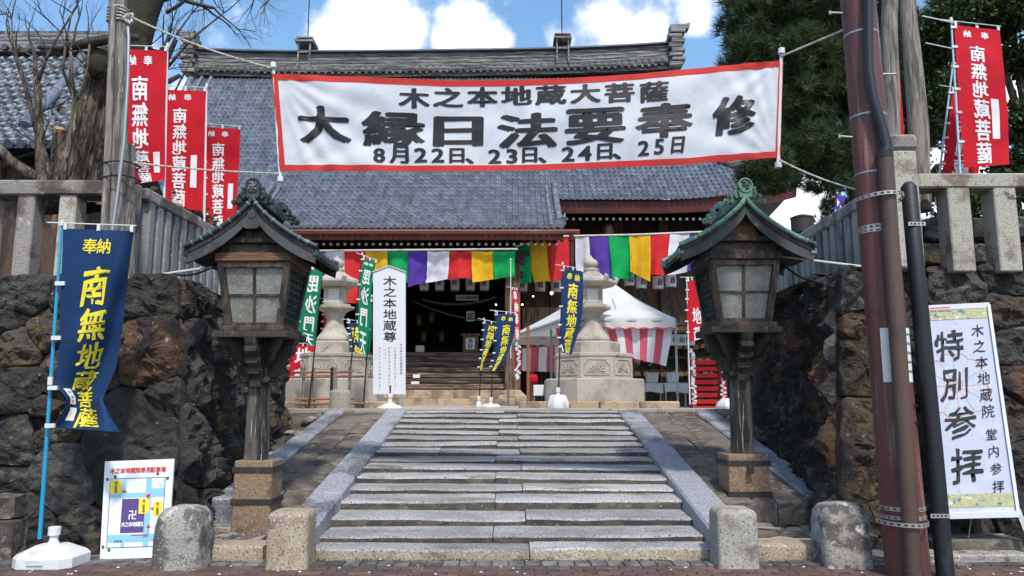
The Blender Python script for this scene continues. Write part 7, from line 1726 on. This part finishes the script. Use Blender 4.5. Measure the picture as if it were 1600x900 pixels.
for (px, py, px2, py2, L_, r_, dp) in ((242, -30, 255, -60, 1.0, .06, 4), (262, -10, 300, 10, .7, .04, 4), (225, 10, 245, -40, .8, .035, 4), (255, 0, 340, -20, .9, .04, 4), (210, 60, 235, 70, .5, .03, 3), (245, 90, 262, 60, .55, .03, 4), (260, 20, 300, 0, .9, .03, 4)):
    a, b = at(px, py, 10.2), at(px2, py2, 10.2); twigs(m, a, b - a, L_, r_, dp, rnd)
m.build('twigs', 'bark_thin', gt, kind='stuff')
m = MB().tube([at(253, 120, 10.4), at(262, 90, 10.4), at(275, 62, 10.4)], [.05, .04, .03], 8).tube([at(262, 128, 10.3), at(281, 118, 10.3), at(285, 122, 10.3)], [.04, .03, .02], 8).build('cut_branch', 'bark_thin', gt)
m = MB().tube([at(90, 300, 9.0), at(92, 240, 9.0), at(94, 203, 9.0)], [.10, .085, .075], 12, wob=.3).build('sawn_branch', 'bark', gt, smooth=50); a = at(94, 202, 8.99)
MB().lathe((a.x, a.y, a.z - .02), [(.066, 0), (.066, .03), (.01, .034)], 14).build('cut_face', 'cutwood', m)
def young_tree(label, pts, rad, Y, limbs, seed, name='bare_tree', mt='bark'):
    t = thing(name, label, 'tree', at(pts[0][0], pts[0][1], Y)); rn = random.Random(seed)
    MB().tube([at(px, py, Y) for px, py in pts], rad, 12, wob=.35).build('trunk', mt, t, smooth='all')
    for lp, lr in limbs: MB().tube([at(px, py, Y) for px, py in lp], lr, 8, wob=.3).build('limb', mt, t, smooth='all')
    m = MB()
    tips = [(pts[-1], pts[-2], rad[-1])] + [(lp[-1], lp[-2], lr[-1]) for lp, lr in limbs]
    for (e, f, r_) in tips:
        a, b = at(*e, Y), at(*f, Y)
        for k in range(1): twigs(m, a, (a - b).normalized() + Vector((rn.uniform(-.4, .4), rn.uniform(-.3, .3), .2)), rn.uniform(.45, .65), r_ * .9, 4, rn, .5)
    for lp in [pts] + [l_[0] for l_ in limbs]:
        for k in range(2):
            j = rn.randint(1, len(lp) - 1); a = at(*lp[j], Y); twigs(m, a, Vector((rn.uniform(-1, 1), rn.uniform(-.4, .4), rn.uniform(.2, 1))), rn.uniform(.3, .5), .012, 3, rn, .6)
    m.build('twigs', 'bark_thin', t, kind='stuff'); return t
young_tree('smooth pale bare tree forking low behind the left fence', [(72, 330), (70, 270), (62, 225), (61, 180), (58, 135), (55, 95)], [.18, .10, .050, .045, .038, .025], 8.8,
           [([(66, 285), (40, 268), (15, 250), (-10, 220)], [.07, .06, .055, .05]), ([(62, 225), (52, 180), (38, 130), (28, 95)], [.04, .034, .028, .02]), ([(58, 130), (75, 85), (95, 50), (120, 10)], [.02, .016, .013, .01]), ([(48, 160), (20, 80), (18, 30)], [.02, .014, .01])], 3)
young_tree('slender bare tree rising before the gnarled trunk', [(95, 320), (100, 250), (115, 200), (118, 160), (112, 120), (110, 75)], [.055, .05, .042, .036, .026, .016], 8.7,
           [([(116, 165), (130, 140), (136, 105), (140, 70)], [.024, .02, .015, .01]), ([(117, 158), (98, 110), (104, 60), (112, 20)], [.02, .016, .012, .009])], 5)
young_tree('thin leafless tree behind the red banners with twigs over the roof', [(280, 330), (270, 240), (262, 160), (258, 110), (255, 70)], [.05, .045, .035, .028, .02], 13.0,
           [([(262, 165), (285, 120), (305, 80)], [.025, .018, .012]), ([(258, 120), (235, 70), (232, 30)], [.03, .022, .014]), ([(258, 100), (275, 55), (300, 20)], [.028, .02, .013]), ([(258, 110), (300, 60), (350, 20)], [.028, .02, .013])], 9)
rn = random.Random(5)
t = gt; m = MB()
for (px, py, qx, qy) in ((330, -30, 380, 0), (400, -30, 400, 0), (430, -20, 420, 10), (360, -40, 400, -10), (300, -30, 320, 10)):
    a, b = at(px, py, 13), at(qx, qy, 13); twigs(m, a, b - a, .55, .02, 4, rn, .5)
m.tube([at(262, -118, 10.3), at(300, -80, 10.8), at(340, -50, 12), at(380, -35, 13), at(430, -40, 13)], [.12, .09, .06, .04, .02], 8); m.build('twigs', 'bark_thin', t, kind='stuff')
t = thing('bare_tree', 'bare tree with a haze of fine twigs above the ridge of the outbuilding', 'tree', at(60, 330, 18.8)); m = MB()
for i in range(5):
    px = -30 + i * 46; a = at(px, 110 + rn.uniform(-20, 20), 18.8); twigs(m, a, Vector((rn.uniform(-.4, .4), rn.uniform(-.2, .2), 1)), .8, .02, 4, rn, .5)
    m.tube([at(80, 250, 18.8), at((80 + px) / 2, 180, 18.8), a], [.05, .035, .02], 6)
MB().tube([at(80, 420, 18.8), at(80, 250, 18.8)], [.14, .09], 10).build('trunk', 'bark', t); m.build('twigs', 'bark_thin', t, kind='stuff')

# ================================================================== PINES AND LEAFY TREES (right)
import numpy as np
def foliage(name, parent, blobs, n, leaf, mt, seed, needles=True):
    """blobs: (centre, radii); every tuft a fan of narrow blades (pine) or a few small leaves"""
    rg = np.random.default_rng(seed); vol = np.array([b[1][0] * b[1][1] * b[1][2] for b in blobs]) ** .72; pr = vol / vol.sum()
    idx = rg.choice(len(blobs), n, p=pr); C_ = np.array([list(b[0]) for b in blobs])[idx]; Rr = np.array([list(b[1]) for b in blobs])[idx]
    d = rg.normal(size=(n, 3)); d /= np.linalg.norm(d, axis=1)[:, None]; rad = rg.random(n) ** .38
    # clump: pull points towards sub-centres so that gaps open between clumps
    P0 = C_ + d * Rr * rad[:, None]
    sub = P0[rg.choice(n, max(8, n // 34))]; 
    near = np.zeros(n, int); best = np.full(n, 1e9)
    for k in range(len(sub)):
        q = ((P0 - sub[k]) ** 2).sum(1); mk = q < best; best[mk] = q[mk]; near[mk] = k
    P0 = P0 + (sub[near] - P0) * .35
    V = []; F = []
    if needles:
        nb = 9; up = rg.normal(size=(n, 3)) * .55 + d * .5 + np.array([0, 0, .75]); up /= np.linalg.norm(up, axis=1)[:, None]
        for k in range(nb):
            dr = up + rg.normal(size=(n, 3)) * .62; dr /= np.linalg.norm(dr, axis=1)[:, None]; sd = np.cross(dr, rg.normal(size=(n, 3))); sd /= np.linalg.norm(sd, axis=1)[:, None]
            L_ = leaf[0] * rg.uniform(.7, 1.2, n)[:, None]; wd = leaf[1]
            V.append(np.stack([P0 - sd * wd, P0 + sd * wd, P0 + dr * L_], 1))
        V = np.concatenate(V).reshape(-1, 3); F = np.arange(len(V)).reshape(-1, 3)
    else:
        nb = 5
        for k in range(nb):
            o = P0 + rg.normal(size=(n, 3)) * leaf[0] * 1.6; u = rg.normal(size=(n, 3)); u /= np.linalg.norm(u, axis=1)[:, None]; w_ = np.cross(u, rg.normal(size=(n, 3))); w_ /= np.linalg.norm(w_, axis=1)[:, None]
            s_ = leaf[0] * rg.uniform(.7, 1.3, n)[:, None]
            V.append(np.stack([o - u * s_, o + w_ * s_ * leaf[1], o + u * s_, o - w_ * s_ * leaf[1]], 1))
        V = np.concatenate(V).reshape(-1, 3); F = np.arange(len(V)).reshape(-1, 4)
    V = V - np.array(ORG[parent.name])
    me = bpy.data.meshes.new(name); me.vertices.add(len(V)); me.vertices.foreach_set('co', V.astype(np.float32).ravel()); k = F.shape[1]
    me.loops.add(F.size); me.loops.foreach_set('vertex_index', F.astype(np.int32).ravel()); me.polygons.add(len(F)); me.polygons.foreach_set('loop_start', np.arange(0, F.size, k, dtype=np.int32)); me.polygons.foreach_set('loop_total', np.full(len(F), k, dtype=np.int32))
    me.materials.append(M[mt]); me.update(); me.validate()
    o = bpy.data.objects.new(name, me); COL.objects.link(o); o.parent = parent; o['kind'] = 'stuff'; return o
def blob(px, py, Y, rx, rz_, ry): k = Y / FPX; return (at(px, py, Y), (rx * k, ry, rz_ * k))
p1 = thing('pine_tree', 'big dark pine behind the right wooden lantern filling the upper right sky', 'tree', (5.9, 14.6, CZ))
bl_p = [blob(1240, 110, 15.6, 100, 120, .5), blob(1330, 60, 15.8, 100, 130, .5), blob(1230, 240, 15.4, 70, 34, .4), blob(1440, 130, 16.2, 60, 110, .4), blob(1165, 40, 14.5, 46, 46, .9), blob(1220, 20, 14.5, 66, 52, 1.2), blob(1290, 50, 14.8, 66, 62, 1.3), blob(1165, 95, 14.2, 48, 30, .9), blob(1235, 100, 14.5, 72, 46, 1.2), blob(1300, 140, 14.8, 62, 56, 1.2),
        blob(1240, 170, 14.6, 60, 44, 1.1), blob(1190, 262, 14.2, 48, 24, .8), blob(1250, 235, 14.5, 60, 38, 1.0), blob(1300, 230, 14.8, 44, 44, 1.0), blob(1180, -40, 14.5, 60, 50, 1.2), blob(1280, -60, 14.8, 90, 70, 1.4), blob(1360, 40, 15, 50, 70, 1.2), blob(1370, 150, 15, 44, 70, 1.2), blob(1345, 250, 15.2, 36, 30, .8),
        blob(1215, 290, 14.4, 40, 14, .6), blob(1290, 285, 14.8, 34, 18, .6), blob(1440, 60, 15.4, 50, 60, 1.2), blob(1455, 150, 15.6, 36, 56, 1.0), blob(1430, 220, 15.6, 30, 30, .8)]
foliage('crown', p1, bl_p, 27000, (.22, .008), 'pine', 1)
MB().tube([(6.95, 15, CZ), at(1347, 330, 15), at(1330, 200, 15), at(1300, 80, 14.9), at(1280, -30, 14.8)], [.22, .2, .17, .13, .08], 12, wob=.3).build('trunk', 'bark_moss', p1, smooth='all')
for a_, b_ in (((1325, 190), (1170, 60)), ((1335, 250), (1190, 262)), ((1325, 180), (1400, 120)), ((1315, 140), (1150, 100)), ((1335, 230), (1240, 170)), ((1310, 120), (1290, 20)), ((1330, 220), (1450, 160))): MB().tube([at(*a_, 14.7), at((a_[0] + b_[0]) / 2, (a_[1] + b_[1]) / 2 - 6, 14.6), at(*b_, 14.5)], [.09, .06, .025], 8, wob=.3).build('limb', 'bark_moss', p1, smooth='all')
p2 = thing('pine_tree', 'small sparse pine between the right lantern roof and the stone slats', 'tree', (7.0, 18, CZ))
foliage('crown', p2, [blob(1310, 300, 18, 22, 14, .5), blob(1290, 318, 18, 16, 12, .5), blob(1325, 320, 18, 26, 16, .6), blob(1300, 342, 18, 30, 14, .6), blob(1335, 350, 18, 30, 20, .6), blob(1265, 352, 18, 14, 10, .4), blob(1340, 290, 18, 16, 20, .5), blob(1280, 372, 18, 40, 12, .8)], 1300, (.15, .008), 'leaf_light', 2)
MB().tube([(7.9, 18, CZ), (7.9, 18, 4.2), (7.85, 18, 5.5), (7.8, 18, 6.4)], [.12, .09, .06, .02], 8).build('trunk', 'bark', p2)
t = thing('leafy_bush', 'green bush showing between the right lantern box and the slat fence', 'bush', (5.7, 16, CZ))
foliage('foliage', t, [blob(1222, 420, 16, 30, 36, .7), blob(1240, 400, 16.2, 26, 26, .7), blob(1210, 470, 16, 30, 40, .7), blob(1235, 450, 16, 30, 40, .7)], 1500, (.05, .55), 'leaf_light', 3, False)
MB().tube([(5.7, 16.2, CZ), (5.65, 16.2, 3.2)], [.07, .03], 8).build('stem', 'bark', t)
t = thing('broadleaf_tree', 'leafy evergreen tree with pale sky gaps behind the right red banners', 'tree', (10.6, 14, CZ))
foliage('crown', t, [blob(1590, 20, 13.8, 60, 40, 1.0), blob(1560, -20, 13.8, 90, 40, 1.0), blob(1510, 20, 13.6, 50, 30, .8), blob(1620, 90, 14, 40, 40, .8), blob(1590, 90, 13.8, 26, 24, .6), blob(1600, 190, 14, 30, 44, .7), blob(1590, 250, 14, 34, 26, .7), blob(1585, 290, 14, 50, 24, .7), blob(1460, 290, 14, 26, 30, .6), blob(1530, 300, 14, 50, 20, .8), blob(1500, 340, 14, 60, 24, .8), blob(1590, 350, 14, 60, 24, .8), blob(1480, 60, 14, 30, 50, .8), blob(1470, 170, 14, 26, 60, .8), blob(1700, 200, 14, 60, 120, 1)], 7500, (.055, .55), 'leaf', 4, False)
MB().tube([(10.3, 14.2, CZ), (10.2, 14.2, 4), (10.0, 14.1, 6), (9.7, 14.0, 8)], [.2, .17, .13, .07], 10, wob=.3).build('trunk', 'bark', t, smooth='all')
for a_, b_ in (((1600, 200), (1520, 10)), ((1600, 230), (1480, 120)), ((1605, 220), (1600, 60))): MB().tube([at(*a_, 14), at((a_[0] + b_[0]) / 2 + 8, (a_[1] + b_[1]) / 2, 14), at(*b_, 13.9)], [.08, .05, .02], 8, wob=.3).build('limb', 'bark', t, smooth='all')
# low hedge and a stone wall seen through the right fence
t = thing('rear_stone_wall', 'dark low stone wall seen through the gaps of the right fence', 'wall', (6, 9.4, 2.75)); random.seed(8)
for i in range(10):
    for j in range(3): MB().cbox((4.85 + i * .52 + (.25 if j == 1 else 0), 9.5, 2.88 + j * .31), (.255, .2, .15), .045, jit=.025).build('wall_stone', 'rock', t)
t = thing('rear_shrub', 'dark shrub glimpsed above the top of the left slat fence', 'bush', (-4.8, 10, 2.7)); foliage('foliage', t, [blob(285, 345, 10.4, 40, 14, .5), blob(250, 330, 10.6, 40, 20, .5), blob(310, 370, 10.4, 30, 16, .5)], 500, (.05, .5), 'leaf', 6, False); MB().tube([(-4.8, 10.4, 2.65), (-4.8, 10.4, 3.2)], [.04, .02], 6).build('stem', 'bark', t)
# distant row of trees behind the hall
t = thing('far_trees', 'dark row of trees far behind the temple court', 'trees', (0, 75, CZ)); t['kind'] = 'stuff'
foliage('crown', t, [((x, 70 + (x * 7 % 11), 4.5), (6, 4, 3.6)) for x in range(-110, 111, 9)], 9000, (.5, .6), 'leaf', 7, False)
# dark metal drum on a post by the pine, small yellow-green flag
t = thing('rain_drum', 'round rusty brown metal drum on a post above the right slat fence', 'drum', at(1254, 420, 14)); c = at(1254, 362, 14)
MB().lathe(c, [(.20, -.02), (.20, .24), (.21, .245), (.21, .27), (.10, .31), (.02, .33)], 18).build('drum', 'iron', t, smooth=40); MB().tube([c, (c.x, c.y, CZ)], .04, 8).build('post', 'iron', t)
t = thing('small_pennant', 'small green and yellow pennant corner beside the right lantern box', 'flag', at(1212, 470, 12.8))
MB().prism([at(1209, 450, 12.8), at(1216, 463, 12.8), at(1209, 463, 12.8)], (0, .01, 0)).build('green_half', 'cur_green', t); MB().prism([at(1209, 463.3, 12.8), at(1216, 463.3, 12.8), at(1217, 469, 12.8), at(1209, 469, 12.8)], (0, .01, 0)).build('yellow_half', 'cur_yellow', t); MB().tube([at(1207, 445, 12.82), (at(1207, 445, 12.82).x, 12.82, CZ)], .012, 6).build('pole', 'pole_white', t)
t = thing('striped_flag', 'dark purple flag with white pattern hanging against the small pine', 'flag', at(1310, 345, 12.5))
S = Surf(lambda u, v: at(1305 + 16 * u - 3 * v, 306 + 34 * v, 12.5 + .05 * math.sin(v * 6 + u * 4)), 4, 8); S.mb().build('cloth', 'cur_purple', t, smooth='all'); S.drape([poly([(.2, .1), (.5, .3), (.3, .5)]), poly([(.5, .4), (.9, .6), (.6, .8)]), poly([(.1, .6), (.5, .8), (.2, .95)])], .004).build('pattern', 'ink_white', t); MB().tube([at(1306, 296, 12.5), at(1302, 400, 12.5)], .014, 6).build('pole', 'pole_black', t)
t = thing('red_pennant', 'narrow red flag behind the twin wooden poles at right', 'flag', at(1402, 210, 9.2)); MB().box(at(1402, 150, 9.2), (.05, .006, .55)).build('cloth', 'cloth_red', t); MB().tube([at(1400, 60, 9.22), at(1400, 330, 9.22)], .012, 6).build('pole', 'pole_white', t)
